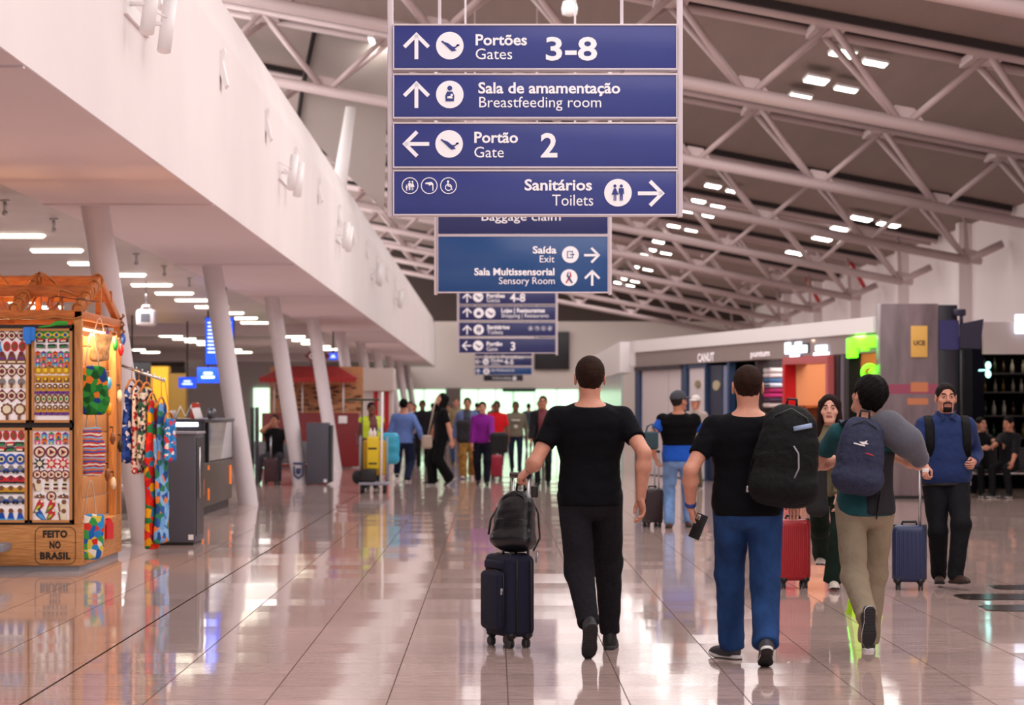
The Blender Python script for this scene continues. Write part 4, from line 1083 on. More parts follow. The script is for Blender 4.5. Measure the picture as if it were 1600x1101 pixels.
wristband(PA, 'L', 'watch', M_black, .02, .0325)
PB = make_person('man in black t-shirt and blue jeans walking away with a black rucksack on one shoulder', 1.455, 14.3, H=1.735, heading=0.0, skin_k='light', hair='buzz', hair_c=('#2b1a13', 'brownbuzz'),
    shirt_m=M_blackt, sleeve=.66, pants_m=M_jean, shoe='#3a3b42', sole='#d8d5d3', bulk=1.08, belly=.02, chest=1.1, lean=.02, head=(0, .03, 0), hips=1.02,
    footL=wpt(1143, 1008, 14.55), yawL=.75, footR=wpt(1197, 1004, 14.0), pitchR=R(32), yawR=.05, leg=(.057, .046, .041), cuff=.035,
    handL=wpt(1079, 792, 14.35), fL=(.18, .25, -1), palmL=(.9, .1, 0), curlL=.8, elbL=(-.6, -1, 0), handR=wpt(1240, 772, 14.35), fR=(.12, .1, -1), palmR=(-.3, -1, 0), curlR=.35, elbR=(.6, -1, 0), h=.007, hh=.0038, wr=.006)
wristband(PB, 'L', 'fitness_band', mat('band_blue', '#1f3d8a', rough=.5), .026, .034, .025)
PC = make_person('young man in teal t-shirt and khaki trousers walking away, grey rucksack on his back', 2.215, 14.9, H=1.66, heading=.06, skin_k='light', hair='thick', hair_c=('#0c0a0b', 'black'),
    shirt='#1f4a50', sleeve=.6, pants_m=M_khaki, shoe='#26262a', sole='#d8d6d6', bulk=.97, chest=.98, lean=-.02, head=(.5, .22, .22), hips=1.0,
    footL=wpt(1354, 962, 14.45), pitchL=R(82), yawL=.2, footR=wpt(1357, 998, 15.05), yawR=.1, leg=(.056, .043, .036), cuff=.03,
    handL=wpt(1322, 716, 15.22), elbL=(-1, -.6, -.2), curlL=.7, handR=wpt(1388, 708, 15.2), fR=(-.4, .9, -.1), elbR=(1, -.5, -.6), curlR=.8, palmR=(-.5, .2, -.6), h=.007, hh=.0038, wr=.005)
# phone in the hand of the man in jeans
pc = wpt(1091, 822, 14.33); b = MB(); Mx = T(pc) @ Matrix.Rotation(R(22), 4, 'Y') @ Matrix.Rotation(R(-35), 4, 'Z')
b.rbox((-.037, -.006, -.075), (.037, .006, .075), .006, 0, Mx, 3); ph = b.build('smartphone', M_black); tag(ph, 'black smartphone held low by the man in blue jeans', 'phone')
b = MB(); b.rbox((-.03, -.0085, .035), (-.005, -.0055, .065), .002, 0, Mx); b.build('camera_bump', M_chrome, ph); b = MB(); b.box((-.034, .006, -.07), (.034, .0066, .07), 0, Mx); b.build('screen', mat('screen_black', '#08080a', rough=.1), ph)
# cabin case and leather rucksack
M_navy = mat('case_navy', '#1b1d33', rough=.8, spec=.3, var=.12, vscale=80, bump=.2, bscale=300)
cx = at(796, 640, 15.35)
suitcase('navy fabric cabin suitcase pulled by the man in joggers', cx.x, 15.3, R(27), .20, .33, .50, M_navy, grip=(1.06, .075), soft=True, wheel_r=.028)
M_lea = mat('black_leather', '#14151b', rough=.36, spec=.5, var=.1, vscale=30, bump=.12, bscale=90)
e_, pt, tb = pack('leather_backpack', 'black leather rucksack resting on top of the navy cabin suitcase', wpt(806, 815, 15.28) + A_([.03, .06, 0]), (.85, -.5, 0), (-.5, -.85, .06), (.05, .1, 1), .27, .15, .38, M_lea, h=.006)
tb('strap', [pt(.06, .0, .17), pt(.11, -.02, .05), pt(.13, -.02, -.1), pt(.10, .0, -.18)], .016, M_black, flat=.4)
tb('buckle', [pt(.115, -.02, -.19), pt(.115, -.02, -.25)], .016, M_metal, flat=.5)
tb('side_strap', [pt(-.12, .08, .08), pt(-.155, .1, .0), pt(-.165, .1, -.09)], .007, M_lea)
tb('top_strap', [pt(.04, .02, .19), pt(.05, .0, .26), pt(.055, -.01, .30)], .013, M_black, flat=.5)
b = MB(); p = wpt(835, 768, 15.2); b.rbox(tuple(p - A_([.022, .01, .035])), tuple(p + A_([.022, .01, .035])), .006); b.build('luggage_tag', M_black, e_)
# black rucksack on the man in jeans
e_, pt, tb = pack('backpack', 'large black rucksack hung on the shoulder of the man in blue jeans', wpt(1229, 712, 14.13), (.93, -.32, -.05), (-.10, -1, 0), (.10, 0, 1), .36, .21, .58, M_blkp, h=.006)
tb('strap', [pt(-.06, .015, .22), PB['sR'] + A_([-.03, -.10, .05]), PB['sR'] + A_([-.045, -.03, .082]), PB['sR'] + A_([-.04, .05, .07]), PB['sR'] + A_([-.02, .115, -.03]), PB['sR'] + A_([.02, .125, -.2])], .033, M_blkp, flat=.22, up=(1, 0, 0))
tb('reflective_strip', [pt(.02, .19, .155), pt(.12, .178, .185)], .013, mat('reflect_blue', '#8fa3c8', rough=.4), flat=.4, up=(0, 0, 1))
tb('pocket_zip', [pt(.03, .215, .06), pt(.06, .22, .02), pt(.07, .222, -.06), pt(.05, .222, -.12)], .005, mat('zip_grey', '#8d8d96', rough=.4))
tb('loose_strap', [pt(-.17, .04, .05), pt(-.19, .05, -.05), pt(-.2, .05, -.2)], .008, M_blkp)
tb('strap_end', [pt(-.2, .05, -.19), pt(-.2, .05, -.225)], .009, M_metal)
# slate rucksack on the young man
bk = wpt(1345, 712, 14.72); bk[1] = PC['pel'][1] - .115
e_, pt, tb = pack('backpack', 'slate grey rucksack with red trim worn by the young man in teal', bk, (.97, .06, -.13), (-.06, -1, .02), (.13, 0, 1), .285, .15, .46, M_navyp, h=.006, mtrim=mat('pack_dark', '#22242f', rough=.7))
for k, q in (('sL', -.075), ('sR', .075)):
    s_ = PC[k] + PC['Xr'] * (.035 if k == 'sL' else -.035)
    tb('strap', [pt(q, .02, .2), s_ + A_([0, -.09, .055]), s_ + A_([0, -.02, .075]), s_ + A_([0, .06, .05]), s_ + A_([0, .11, -.03]), s_ + A_([0, .1, -.22])], .032, M_navyp, flat=.22, up=(1, 0, 0))
tb('red_trim', [pt(.02, .158, .02), pt(.07, .155, .012)], .004, mat('trim_red', '#b3263a', rough=.5))
Ml = frame3(pt(-.035, .163, .07), (.97, .06, -.13), (.06, 1, -.02), (.13, 0, 1))
b = MB(); b.prism([(.01, .012), (.035, -.002), (.07, .004), (.055, .012), (.06, .026), (.04, .014)], -.002, .002, 0, Ml); b.prism([(-.02, -.004), (.05, -.012), (.05, -.005), (-.02, .003)], -.002, .002, 0, Ml); b.v = [tuple(V_(v) - bk) for v in b.v]
b.build('logo', M_whitep, e_, (0, 0, 0))
tb('webbing', [pt(.125, .05, -.1), pt(.15, .02, -.2), pt(.145, .03, -.36)], .014, M_black, flat=.3)
# grey travel pillow under the arm
P0 = [wpt(1362, 668, 14.86), wpt(1388, 668, 14.80), wpt(1418, 690, 14.76), wpt(1436, 715, 14.8)]
def pil(P):
    d = None
    for i in range(3):
        q = sd_cone(P, P0[i], P0[i+1], (.07, .092, .086)[i], (.092, .086, .06)[i]); d = q if d is None else smin(d, q, .05)
    return d + wrinkle(P, .0025, 30, 2)
M_pil = mat('pillow_grey', '#55555f', rough=.95, spec=.1, sheen=.2, var=.08, vscale=60, bump=.2, bscale=300)
pl = solid('travel_pillow', pil, P0[1] - .42, P0[1] + .42, .007, M_pil, None, P0[1]); tag(pl, 'grey padded travel pillow under the arm of the young man in teal', 'pillow')
b = MB(); q = wpt(1446, 734, 14.8) - P0[1]; b.rbox(tuple(q - A_([.02, .006, .012])), tuple(q + A_([.02, .006, .012])), .004); b.build('care_tag', M_whitep, pl, (0, 0, 0))
# dark jacket tied at the young man's waist
def jk(P):
    d = PC['torso'](P, .02) ; z = (P - PC['pel']) @ PC['Z']; x = (P - PC['pel']) @ PC['Xr']
    return smax(smax(d + wrinkle(P, .006, 28, 6, (1, 1, .5)), np.maximum(-.04 - z, z - .33), .01), -.01 - x, .03)
solid('jacket', jk, PC['pel'] - .4, PC['pel'] + .45, .009, mat('jacket_plum', '#17141d', rough=.85, bump=.15), PC['e'], PC['base'])

# ------------------------------------------------------------------ people coming the other way
PD = make_person('bearded man in blue shirt and dark trousers facing the camera beside a navy suitcase', 3.69, 20.4, H=1.68, heading=math.pi, skin_k='light', hair='short', hair_c=('#1d1714', 'dark'), beard=True,
    shirt='#25345f', sleeve=2, collar=True, pants='#17181c', shoe='#3a231b', sole='#1a1412', bulk=1.14, belly=.03, chest=1.05, leg=(.056, .044, .036),
    handR=wpt(1447, 729, 20.05), fR=(-.2, -.5, -.8), palmR=(.3, -.2, -.8), curlR=1.0, handL=wpt(1521, 722, 20.3), curlL=.7, footR=wpt(1467, 897, 20.5), footL=wpt(1493, 897, 20.2), yawL=.5, h=.009, hh=.0042, wr=.005)
e_, pt, tb = pack('backpack', 'black rucksack worn by the bearded man, only its shoulder straps in view', PD['pel'] + A_([0, .10, .3]), (1, 0, 0), (0, 1, 0), (0, 0, 1), .3, .14, .42, M_blkp, h=.012, parts=False)
for k in ('sL', 'sR'):
    s_ = PD[k] + (PD['Xr'] * (.03 if k == 'sL' else -.03)); tb('strap', [s_ + A_([0, .12, 0]), s_ + A_([0, .06, .07]), s_ + A_([0, -.03, .075]), s_ + A_([0, -.115, -.0]), s_ + A_([0, -.15, -.12]), s_ + A_([0, -.13, -.25])], .036, M_blkp, flat=.25, up=(1, 0, 0))
b = MB()
for sx in (-1, 1):
    n0 = PD['neck'] - PD['base']; b.ring([tuple(n0 + A_([sx*.075, .03, .03])), tuple(n0 + A_([sx*.07, -.05, .03])), tuple(n0 + A_([sx*.025, -.10, -.01])), tuple(n0 + A_([sx*.065, -.125, -.045]))], [.018, .02, .02, .006], 8, sy=.35)
b.build('collar', MATS['cloth_25345f'], PD['e'], (0, 0, 0))
zc = PD['pel'] - PD['base']; b = MB(); b.ring([(math.cos(a)*.205, .01 + math.sin(a)*.158, zc[2] - .03) for a in [2*math.pi*i/28 for i in range(29)]], .022, 8, sy=.4, up=(0, 0, 1)); b.build('belt', M_black, PD['e'], (0, 0, 0))
q = at(1416, 640, 20.3)
suitcase('navy hard suitcase with raised silver handle held by the bearded man', q.x, 20.15, R(-12), .27, .2, .46, mat('case_blue', '#222c52', rough=.45), grip=(1.0, .085), wheel_r=.025)
PE = make_person('long-haired woman in olive sweater and dark green trousers walking towards the camera', 2.73, 20.3, H=1.665, heading=math.pi + .12, skin_k='pale', hair='long', hair_c=('#22120f', 'longbrown'),
    shirt='#6f6650', sleeve=2, pants='#14241d', shoe='#c9c2b6', sole='#d8d4cc', bulk=.93, chest=.92, hips=1.0, head=(-.05, 0, 0), footR=wpt(1284, 868, 20.9), footL=wpt(1301, 905, 20.1), leg=(.054, .044, .043), cuff=.03,
    handR=wpt(1268, 768, 19.95), elbR=(-.6, .6, -.6), curlR=.8, handL=wpt(1304, 800, 20.0), fL=(0, -.3, -1), curlL=.5, h=.009, hh=.0042)
b = MB(); b.ring([p - PE['base'] for p in (PE['sL'] + A_([-.02, .06, .05]), PE['sL'] + A_([-.03, -.03, .07]), PE['pel'] + A_([.07, -.155, .32]), PE['pel'] + A_([-.02, -.17, .2]), PE['pel'] + A_([-.13, -.13, .06]))], .02, 8, sy=.3, up=(1, 0, 0)); b.build('bag_strap', mat('strap_brown', '#7a4526', rough=.6), PE['e'], (0, 0, 0))
# black coat folded over her arm
c0 = wpt(1276, 752, 19.9)
def coat(P): return sd_box(P, c0, A_([.085, .075, .27]), .06) + wrinkle(P, .014, 26, 4, (1.3, 1, .35))
ct = solid('folded_coat', coat, c0 - .42, c0 + .42, .011, mat('coat_black', '#0b0a0e', rough=.8, bump=.15), None, c0); tag(ct, 'black coat folded over the arm of the long-haired woman', 'coat')
b = MB(); b.ring([(-.06, -.08, .22), (.0, -.1, .25), (.06, -.07, .2)], .012, 8); b.build('collar_edge', mat('coat_grey', '#3b3a40'), ct, (0, 0, 0))
q = at(1241, 640, 20.2); suitcase('red hard-shell suitcase rolling behind the man in blue jeans', q.x, 20.3, R(6), .27, .2, .50, mat('case_red', '#a0131f', rough=.4), grip=(.93, .0), wheel_r=.026)
PF = make_person('man in dark grey cap, blue shirt and black vest with his back turned', 2.26, 30.6, H=1.73, heading=.1, skin_k='tan', hair='short', hair_c=('#2b2422', 'grey'), shirt='#1d4fae', sleeve=.55, pants_m=M_jeanl,
    shoe='#5b3a26', sole='#2a1d16', bulk=1.08, chest=1.1, vest=(mat('vest_black', '#09090c', rough=.85, spec=.1, bump=.4, bscale=20), .085), hat=(mat('cap_grey', '#3a3d46', rough=.85), None), head=(-.75, .05, 0), leg=(.056, .042, .036), belly=.015,
    handL=wpt(1024, 716, 30.55), elbL=(-1, -.6, -.2), curlL=.8, handR=wpt(1092, 690, 30.95), elbR=(.8, -1, -.3), footL=wpt(1046, 815, 30.6), footR=wpt(1076, 813, 30.9), h=.012, hh=.0055)
b = MB(); b.ring([(0, 0, 0)], .1) if False else None
zc = PF['pel'] - PF['base']; b.ring([(math.cos(a)*.176, math.sin(a)*.135, zc[2] + .035) for a in [2*math.pi*i/24 for i in range(25)]], .02, 8, sy=.4, up=(0, 0, 1)); b.build('belt', mat('belt_navy', '#1c2238'), PF['e'], (0, 0, 0))
q = at(1020, 640, 30.7); suitcase('dark brown hard suitcase beside the man in the cap', q.x, 30.8, R(20), .24, .2, .42, mat('case_brown', '#2f1f22', rough=.45), grip=(.95, .06), wheel_r=.025)
q = wpt(1017, 688, 30.3); b = MB(); b.rbox((-.09, -.05, -.11), (.09, .05, .11), .03, 0, seg=4); bg_ = b.build('shoulder_bag', mat('bag_teal', '#1f3c46', rough=.7), loc=tuple(q)); tag(bg_, 'small dark teal bag at the elbow of the man in the cap', 'bag')
b = MB(); b.ring([(-.06, 0, .1), (-.04, .05, .17), (.03, .2, .2), (.06, .05, .1)], .012, 8); b.build('strap', MATS['bag_teal'], bg_, (0, 0, 0))
kw = dict(h=.02, hh=.0075)
def kws(s): return dict(kw, stride=s)
make_person('man in pale cap and grey shirt facing the man in the vest', 3.72, 46, H=1.72, heading=math.pi + .6, skin_k='light', shirt='#a79a94', sleeve=2, pants='#5d5a4c', hat=(mat('cap_pale', '#c9c2bd'), None), **kw)
make_person('cleaner in maroon shirt and yellow vest behind the yellow cleaning cart', -2.22, 45.2, H=1.60, heading=math.pi - .3, skin_k='brown', hair_c=('#0f0c0b', 'black'), shirt='#5c1c22', sleeve=2, pants='#20222c', vest=(mat('hi_vis', '#b9cc22', rough=.6), .06, mat('cloth_5c1c22', '#5c1c22')), **kw)
make_person('tall man in light blue shirt walking away beside the cleaning cart', -1.83, 50.5, H=1.80, heading=.12, skin_k='tan', hair_c=('#0f0c0b', 'black'), shirt='#5f78b4', sleeve=1.75, pants='#18213a', shoe='#121216', bulk=1.1, handR=wpt(661, 690, 50.4), footL=wpt(620, 744, 51.2), footR=wpt(636, 746, 50.3), pitchL=.3, leg=(.058, .045, .037), **kw)
PI_ = make_person('woman in a black top and wide black trousers with her face tilted up', -1.02, 48, H=1.79, heading=-1.9, skin_k='light', hair='long', hair_c=('#0a090b', 'black'), shirt='#0c0c10', sleeve=.7, pants='#0b0b0e', head=(.2, .35, 0), bulk=.95, leg=(.058, .055, .055), cuff=.03, sole='#d8d8d6', shirt_hem=-.1, handL=wpt(706, 690, 47.8), handR=wpt(672, 690, 48.4), **kws(0.14))
q = wpt(667, 690, 47.6); b = MB(); b.rbox((-.1, -.05, -.13), (.1, .05, .13), .05, 0, seg=4); bg_ = b.build('crossbody_bag', mat('bag_beige', '#a8978a', rough=.7), loc=tuple(q)); tag(bg_, 'beige crossbody bag hanging from the woman in black', 'bag')
b = MB(); b.ring([(.02, 0, .12), (.1, .1, .5), (.16, .25, .82)], .012, 8); b.build('strap', MATS['bag_beige'], bg_, (0, 0, 0))
M_leop = mat('mustard_print', '#8d6426', rough=.85, var=.5, vscale=14)
make_person('person in blue jacket with mustard patterned trousers coming forward', -.56, 52.5, H=1.72, heading=math.pi, skin_k='tan', hair_c=('#17110e', 'dark'), shirt='#5c6a94', sleeve=2, pants_m=M_leop, open_front=(mat('cloth_navy', '#14172c'), .07), shoe='#c2a99a', leg=(.056, .05, .046), **kws(0.17))
q = wpt(724, 674, 51.9); 
def dbag(P): return sd_box(P, q, A_([.14, .07, .24]), .06) + wrinkle(P, .012, 24, 4)
ct = solid('tote_bag', dbag, q - .4, q + .4, .02, mat('bag_black', '#17141a', rough=.8), None, q); tag(ct, 'dark slouchy bag hanging in front of the person in mustard trousers', 'bag')
make_person('woman in purple zip top and dark jeans walking forward with a coat on her arm', -.225, 48.3, H=1.62, heading=math.pi, skin_k='light', hair='short', hair_c=('#120d0d', 'black'), shirt='#7a1f83', sleeve=2, collar=True, pants='#141624', shoe='#1b1520', bulk=1.1, chest=.98, hips=1.08, handL=wpt(768, 684, 47.9), elbL=(.6, .7, -.5), handR=wpt(737, 700, 48.1), leg=(.058, .046, .036), **kws(-0.18))
q2 = wpt(780, 692, 47.75)
def coat2(P): return sd_box(P, q2, A_([.17, .08, .2]), .07) + wrinkle(P, .02, 20, 4, (1, 1, .5))
ct = solid('folded_coat', coat2, q2 - .45, q2 + .45, .02, MATS['coat_black'], None, q2); tag(ct, 'black coat carried by the woman in purple', 'coat')
make_person('man in bright red t-shirt behind the woman in purple', .06, 55, H=1.66, heading=math.pi, skin_k='brown', hair_c=('#0f0c0b', 'black'), shirt='#c31c24', sleeve=.8, pants='#20232f', **kws(0.15))
q = at(776, 640, 52); suitcase('dark red suitcase standing behind the woman in purple', q.x, 51.5, 0, .24, .2, .46, mat('case_maroon', '#8d1230', rough=.4), grip=(.9, 0), wheel_r=.025)
PM = make_person('man in olive grey sweatshirt with pale chest print and dark jeans', .50, 57.7, H=1.66, heading=math.pi, skin_k='brown', hair='buzz', hair_c=('#0f0c0b', 'black'), shirt='#6f685a', sleeve=2, pants='#191f33', bulk=1.08, **kws(-0.17))
b = MB(); b.rbox((-.1, -.19, 1.19), (.1, -.165, 1.23), .008); b.ball((0, -.19, 1.06), (.05, .02, .045)); b.build('chest_print', mat('print_pale', '#bdb7ac'), PM['e'], (0, 0, 0))
make_person('man in open black jacket over dark red shirt walking forward', .925, 47.2, H=1.73, heading=math.pi + .1, skin_k='tan', hair='buzz', hair_c=('#2b2320', 'thin'), shirt='#16151a', sleeve=2, pants='#16161b', open_front=(mat('cloth_wine', '#641a26'), .075), bulk=1.1, handL=wpt(868, 690, 46.6), handR=wpt(829, 690, 46.9), sole='#1c1c1f', **kws(0.18))
make_person('man in white shirt and khaki waistcoat far down the hall', -1.0, 66, H=1.78, heading=math.pi, skin_k='light', hair='buzz', hair_c=('#5a4a40', 'fair'), shirt='#cfc6bf', sleeve=2, pants='#3d5c8c', vest=(mat('vest_khaki', '#8d7b55'), .0), **kws(-0.15))
make_person('person in dark clothes seen between the blue shirt and the woman in black', -1.78, 62, H=1.70, heading=math.pi, skin_k='brown', hair_c=('#0f0c0b', 'black'), shirt='#1d1b20', sleeve=2, pants='#15151a', **kws(0.15))
make_person('person in pale shirt partly hidden behind the tall man in blue', -2.15, 64, H=1.68, heading=math.pi, skin_k='light', hair_c=('#2a1a14', 'brown'), shirt='#b9a9ad', sleeve=2, pants='#2a2a33', **kw)
make_person('distant person in charcoal beside the person in mustard trousers', -.82, 78, H=1.70, heading=math.pi, skin_k='tan', hair_c=('#17110e', 'dark'), shirt='#2b2a30', sleeve=2, pants='#1a1c26', **kw)
make_person('distant person in green jacket beside the man in the open black jacket', 1.32, 72, H=1.74, heading=math.pi, skin_k='tan', hair_c=('#17110e', 'dark'), shirt='#1d5a48', sleeve=2, pants='#1a2c28', **kw)

for k_, (px, D, hh_, c_, lab) in enumerate(((600, 88, 1.7, '#3a3038', 'distant person in dark plum by the striped stall'), (648, 84, 1.66, '#a8486c', 'distant person in dusty pink behind the tall man in blue'), (676, 92, 1.72, '#2c2a30', 'distant person in dark grey seen behind the woman in black'),
        (700, 98, 1.68, '#8a7468', 'distant person in beige before the grey end pier'), (745, 96, 1.74, '#1f2430', 'distant person in navy behind the patterned trousers'), (770, 104, 1.7, '#5a4a48', 'distant person in brown behind the red t-shirt'), (826, 90, 1.7, '#3c4650', 'distant person in slate between olive sweatshirt and black jacket'))):
    v = at(px, 640, D); make_person(lab, v.x, D, H=hh_, heading=math.pi if k_ % 2 else .1, skin_k='tan', hair_c=('#17110e', 'dark'), shirt=c_, sleeve=2, pants='#22222a', h=.024, hh=.01, stride=.15 if k_ % 3 else -.15)
# ------------------------------------------------------------------ patterned cloth
def multi(name, cols, scale=14.0, kind='voronoi', stretch=(1, 1, 1), rough=.85, white=0.0):
    if name in MATS: return MATS[name]
    m = bpy.data.materials.new(name); m.use_nodes = True; MATS[name] = m; nt = m.node_tree; n = nt.nodes; L = nt.links; b = n['Principled BSDF']
    b.inputs['Roughness'].default_value = rough; b.inputs['Specular IOR Level'].default_value = .2
    tc = n.new('ShaderNodeTexCoord'); mp = n.new('ShaderNodeMapping'); mp.inputs['Scale'].default_value = stretch; L.new(tc.outputs['Object'], mp.inputs[0])
    r = n.new('ShaderNodeValToRGB'); r.color_ramp.interpolation = 'CONSTANT'; el = r.color_ramp.elements
    for i, c in enumerate(cols):
        e_ = el[i] if i < 2 else el.new(i / len(cols)); e_.position = i / len(cols); e_.color = lin(c)
    if kind == 'voronoi':
        v = n.new('ShaderNodeTexVoronoi'); v.inputs['Scale'].default_value = scale; L.new(mp.outputs[0], v.inputs['Vector'])
        s = n.new('ShaderNodeSeparateColor'); L.new(v.outputs['Color'], s.inputs[0]); L.new(s.outputs[0], r.inputs[0])
    else:
        sp = n.new('ShaderNodeSeparateXYZ'); L.new(mp.outputs[0], sp.inputs[0]); a = n.new('ShaderNodeMath'); a.operation = 'MULTIPLY'; a.inputs[1].default_value = scale
        L.new(sp.outputs['Z'], a.inputs[0]); nz = n.new('ShaderNodeTexNoise'); nz.inputs['Scale'].default_value = 9; L.new(mp.outputs[0], nz.inputs['Vector'])
        ad = n.new('ShaderNodeMath'); L.new(a.outputs[0], ad.inputs[0]); m2 = n.new('ShaderNodeMath'); m2.operation = 'MULTIPLY'; m2.inputs[1].default_value = .5; L.new(nz.outputs['Fac'], m2.inputs[0]); L.new(m2.outputs[0], ad.inputs[1])
        f_ = n.new('ShaderNodeMath'); f_.operation = 'FRACT'; L.new(ad.outputs[0], f_.inputs[0]); L.new(f_.outputs[0], r.inputs[0])
    L.new(r.outputs[0], b.inputs['Base Color']); return m
def wood(name, c1, c2, scale=4.0, stretch=(1, 1, 9), rough=.5):
    m = mat(name, c1, rough=rough)
    nt = m.node_tree; n = nt.nodes; L = nt.links; tc = n.new('ShaderNodeTexCoord'); mp = n.new('ShaderNodeMapping'); mp.inputs['Scale'].default_value = stretch
    L.new(tc.outputs['Object'], mp.inputs[0]); w_ = n.new('ShaderNodeTexNoise'); w_.inputs['Scale'].default_value = scale; w_.inputs['Detail'].default_value = 6; L.new(mp.outputs[0], w_.inputs['Vector'])
    r = n.new('ShaderNodeValToRGB'); r.color_ramp.elements[0].position = .35; r.color_ramp.elements[0].color = lin(c2); r.color_ramp.elements[1].position = .65; r.color_ramp.elements[1].color = lin(c1)
    L.new(w_.outputs['Fac'], r.inputs[0]); L.new(r.outputs[0], n['Principled BSDF'].inputs['Base Color']); return m
M_wood = wood('pine_wood', '#c98f52', '#a86c36', 5, (1.2, 1, 14))
M_woodv = wood('pine_upright', '#cf9052', '#ad703a', 5, (14, 14, 1))
M_wooddk = wood('roof_timber', '#c9752f', '#a9561f', 5, (1.5, 8, 8))

# ------------------------------------------------------------------ souvenir kiosk
KD = 22.4; KX = -3.70
k_e = empty('souvenir_kiosk', (KX - 1.2, KD + 1.2, 0), 'wooden souvenir kiosk with gabled open roof frame and boards of magnets', 'kiosk')
def kx(px): return (px - 772) * KD / F
def kz(py): return CAMH + (640 - py) * KD / F
XL = -6.4
b = MB(); b.rbox((XL, KD, .05), (KX, KD + 2.4, .42), .008); b.build('base', M_wood, k_e)
b = MB(); b.box((XL + .02, KD + .03, 0), (KX - .03, KD + 2.36, .05)); b.build('plinth', mat('plinth_grey', '#8f9299', rough=.4), k_e)
ztop = kz(507)
for (x, y) in ((KX - .035, KD + .035), (KX - .035, KD + 2.36), (XL + .035, KD + .035), (XL + .035, KD + 2.36)):
    b = MB(); b.rbox((x - .035, y - .035, .42), (x + .035, y + .035, ztop + .06), .006); b.build('corner_post', M_woodv, k_e)
# black frame round the four boards
b = MB(); x0, x1 = -5.2, kx(121); z0, z1 = kz(820), kz(507)
for q in ((x0, z0, x1, z0 + .045), (x0, z1 - .04, x1, z1), (x0, kz(668), x1, kz(660)), (x0, z0, x0 + .04, z1), (x1 - .05, z0, x1, z1)):
    b.box((q[0], KD + .005, q[1]), (q[2], KD + .05, q[3]))
b.build('board_frame', mat('frame_black', '#241d1c', rough=.5), k_e)
b = MB(); b.box((XL + .05, KD + .12, .42), (KX - .08, KD + .14, ztop)); b.build('back_panel', M_woodv, k_e)
M_board = mat('board_white', '#f6f2f3', rough=.6)
BW = mat('board_wood', '#bb8049', rough=.5)
boards = {'upper right': (50, 513, 113, 660), 'upper left': (-24, 513, 45, 660), 'lower right': (47, 668, 113, 816), 'lower left': (-24, 668, 43, 816)}
for nm, (a0, b0, a1, b1) in boards.items():
    b = MB(); b.box((kx(a0 + 3), KD - .004, kz(b1 - 3)), (kx(a1 - 3), KD + .02, kz(b0 + 3))); o = b.build('display_board', M_board, k_e)
    b = MB()
    for q in ((a0, b0, a1, b0 + 4), (a0, b1 - 4, a1, b1), (a0, b0, a0 + 4, b1), (a1 - 4, b0, a1, b1)): b.box((kx(q[0]), KD - .02, kz(q[3])), (kx(q[2]), KD + .022, kz(q[1])))
    b.build('board_border', BW, o)
# stencilled badge
b = MB(); Mst = mat('stencil_black', '#241a14', rough=.8)
for i, (t, y) in enumerate((('FEITO', 838), ('NO', 855), ('BRASIL', 872))): put_text(b, t, .085, kx(86), kz(y + 1), KD - .003, 'CENTER', .0045, spacing=1.1, fit=(.22, .1, .275)[i])
def rr(x0, z0, x1, z1, r, n=6):
    P = []
    for (cx, cz, a0) in ((x1 - r, z1 - r, 0), (x0 + r, z1 - r, 90), (x0 + r, z0 + r, 180), (x1 - r, z0 + r, 270)):
        for j in range(n + 1): a = R(a0 + 90*j/n); P.append((cx + r*math.cos(a), cz + r*math.sin(a)))
    return P
pa = rr(kx(55), kz(881), kx(118), kz(823), .06)
b.ring([(p[0], KD - .001, p[1]) for p in pa + [pa[0]]], .003, 5); b.build('stencil_lettering', Mst, k_e)
# open gabled roof frame
rz_ = kz(507) + .06; ridge = 2.66; ym = KD + 1.2
def beam(nm, a, c, w_=.03, hgt=.045, m=M_wooddk):
    a, c = Vector(a), Vector(c); d = (c - a); L_ = d.length; q = d.to_track_quat('X', 'Z').to_matrix().to_4x4(); b = MB(); b.rbox((0, -w_, -hgt), (L_, w_, hgt), .006, 0, T(a) @ q); return b.build(nm, m, k_e)
for y in (KD + .035, KD + 2.36): beam('eave_beam', (XL, y, rz_ + .03), (KX, y, rz_ + .03), .035, .04)
for x in (KX - .035, XL + .035): beam('side_beam', (x, KD, rz_ + .03), (x, KD + 2.4, rz_ + .03), .035, .035)
beam('ridge_beam', (XL, ym, ridge), (KX, ym, ridge), .03, .055)
for x in (KX - .04, kx(22), kx(-60)):
    for y in (KD + .0, KD + 2.4): beam('rafter', (x, y, rz_ + .06), (x, ym, ridge + .02), .03, .045)
    beam('king_post', (x, ym, rz_ + .03), (x, ym, ridge), .028, .028)
for y in (KD + .62, KD + 1.78): beam('purlin', (XL, y, (rz_ + ridge)/2 + .08), (KX, y, (rz_ + ridge)/2 + .08), .02, .055)
# ropes wound round the timber
M_rope = mat('jute_rope', '#b8763d', rough=.9, bump=.4, bscale=200)
def rope(pts, r=.011, nm='rope', m=None): b = MB(); b.ring(pts, r, 6); return b.build(nm, m or M_rope, k_e)
rnd = random.Random(3)
for cxp in (kx(22), KX - .04):
    pts = []
    for i in range(60):
        t = i/59; y = KD + 1.2*t; z = rz_ + .06 + (ridge - rz_ - .04)*t; a = t*34; pts.append((cxp + .06*math.cos(a), y - .02 + .05*math.sin(a)*.3, z + .06*math.sin(a)))
    rope(pts, .010)
for (xa, xb, zq) in ((-5.0, -4.35, .42), (-4.3, -3.95, .36), (-4.1, -3.75, .2), (-4.9, -4.6, .24)):
    pts = [(xa + (xb - xa)*i/14, KD + .5 + .25*math.sin(i*.7), rz_ + zq*math.sin(math.pi*i/14) + .06) for i in range(15)]; rope(pts, .012)
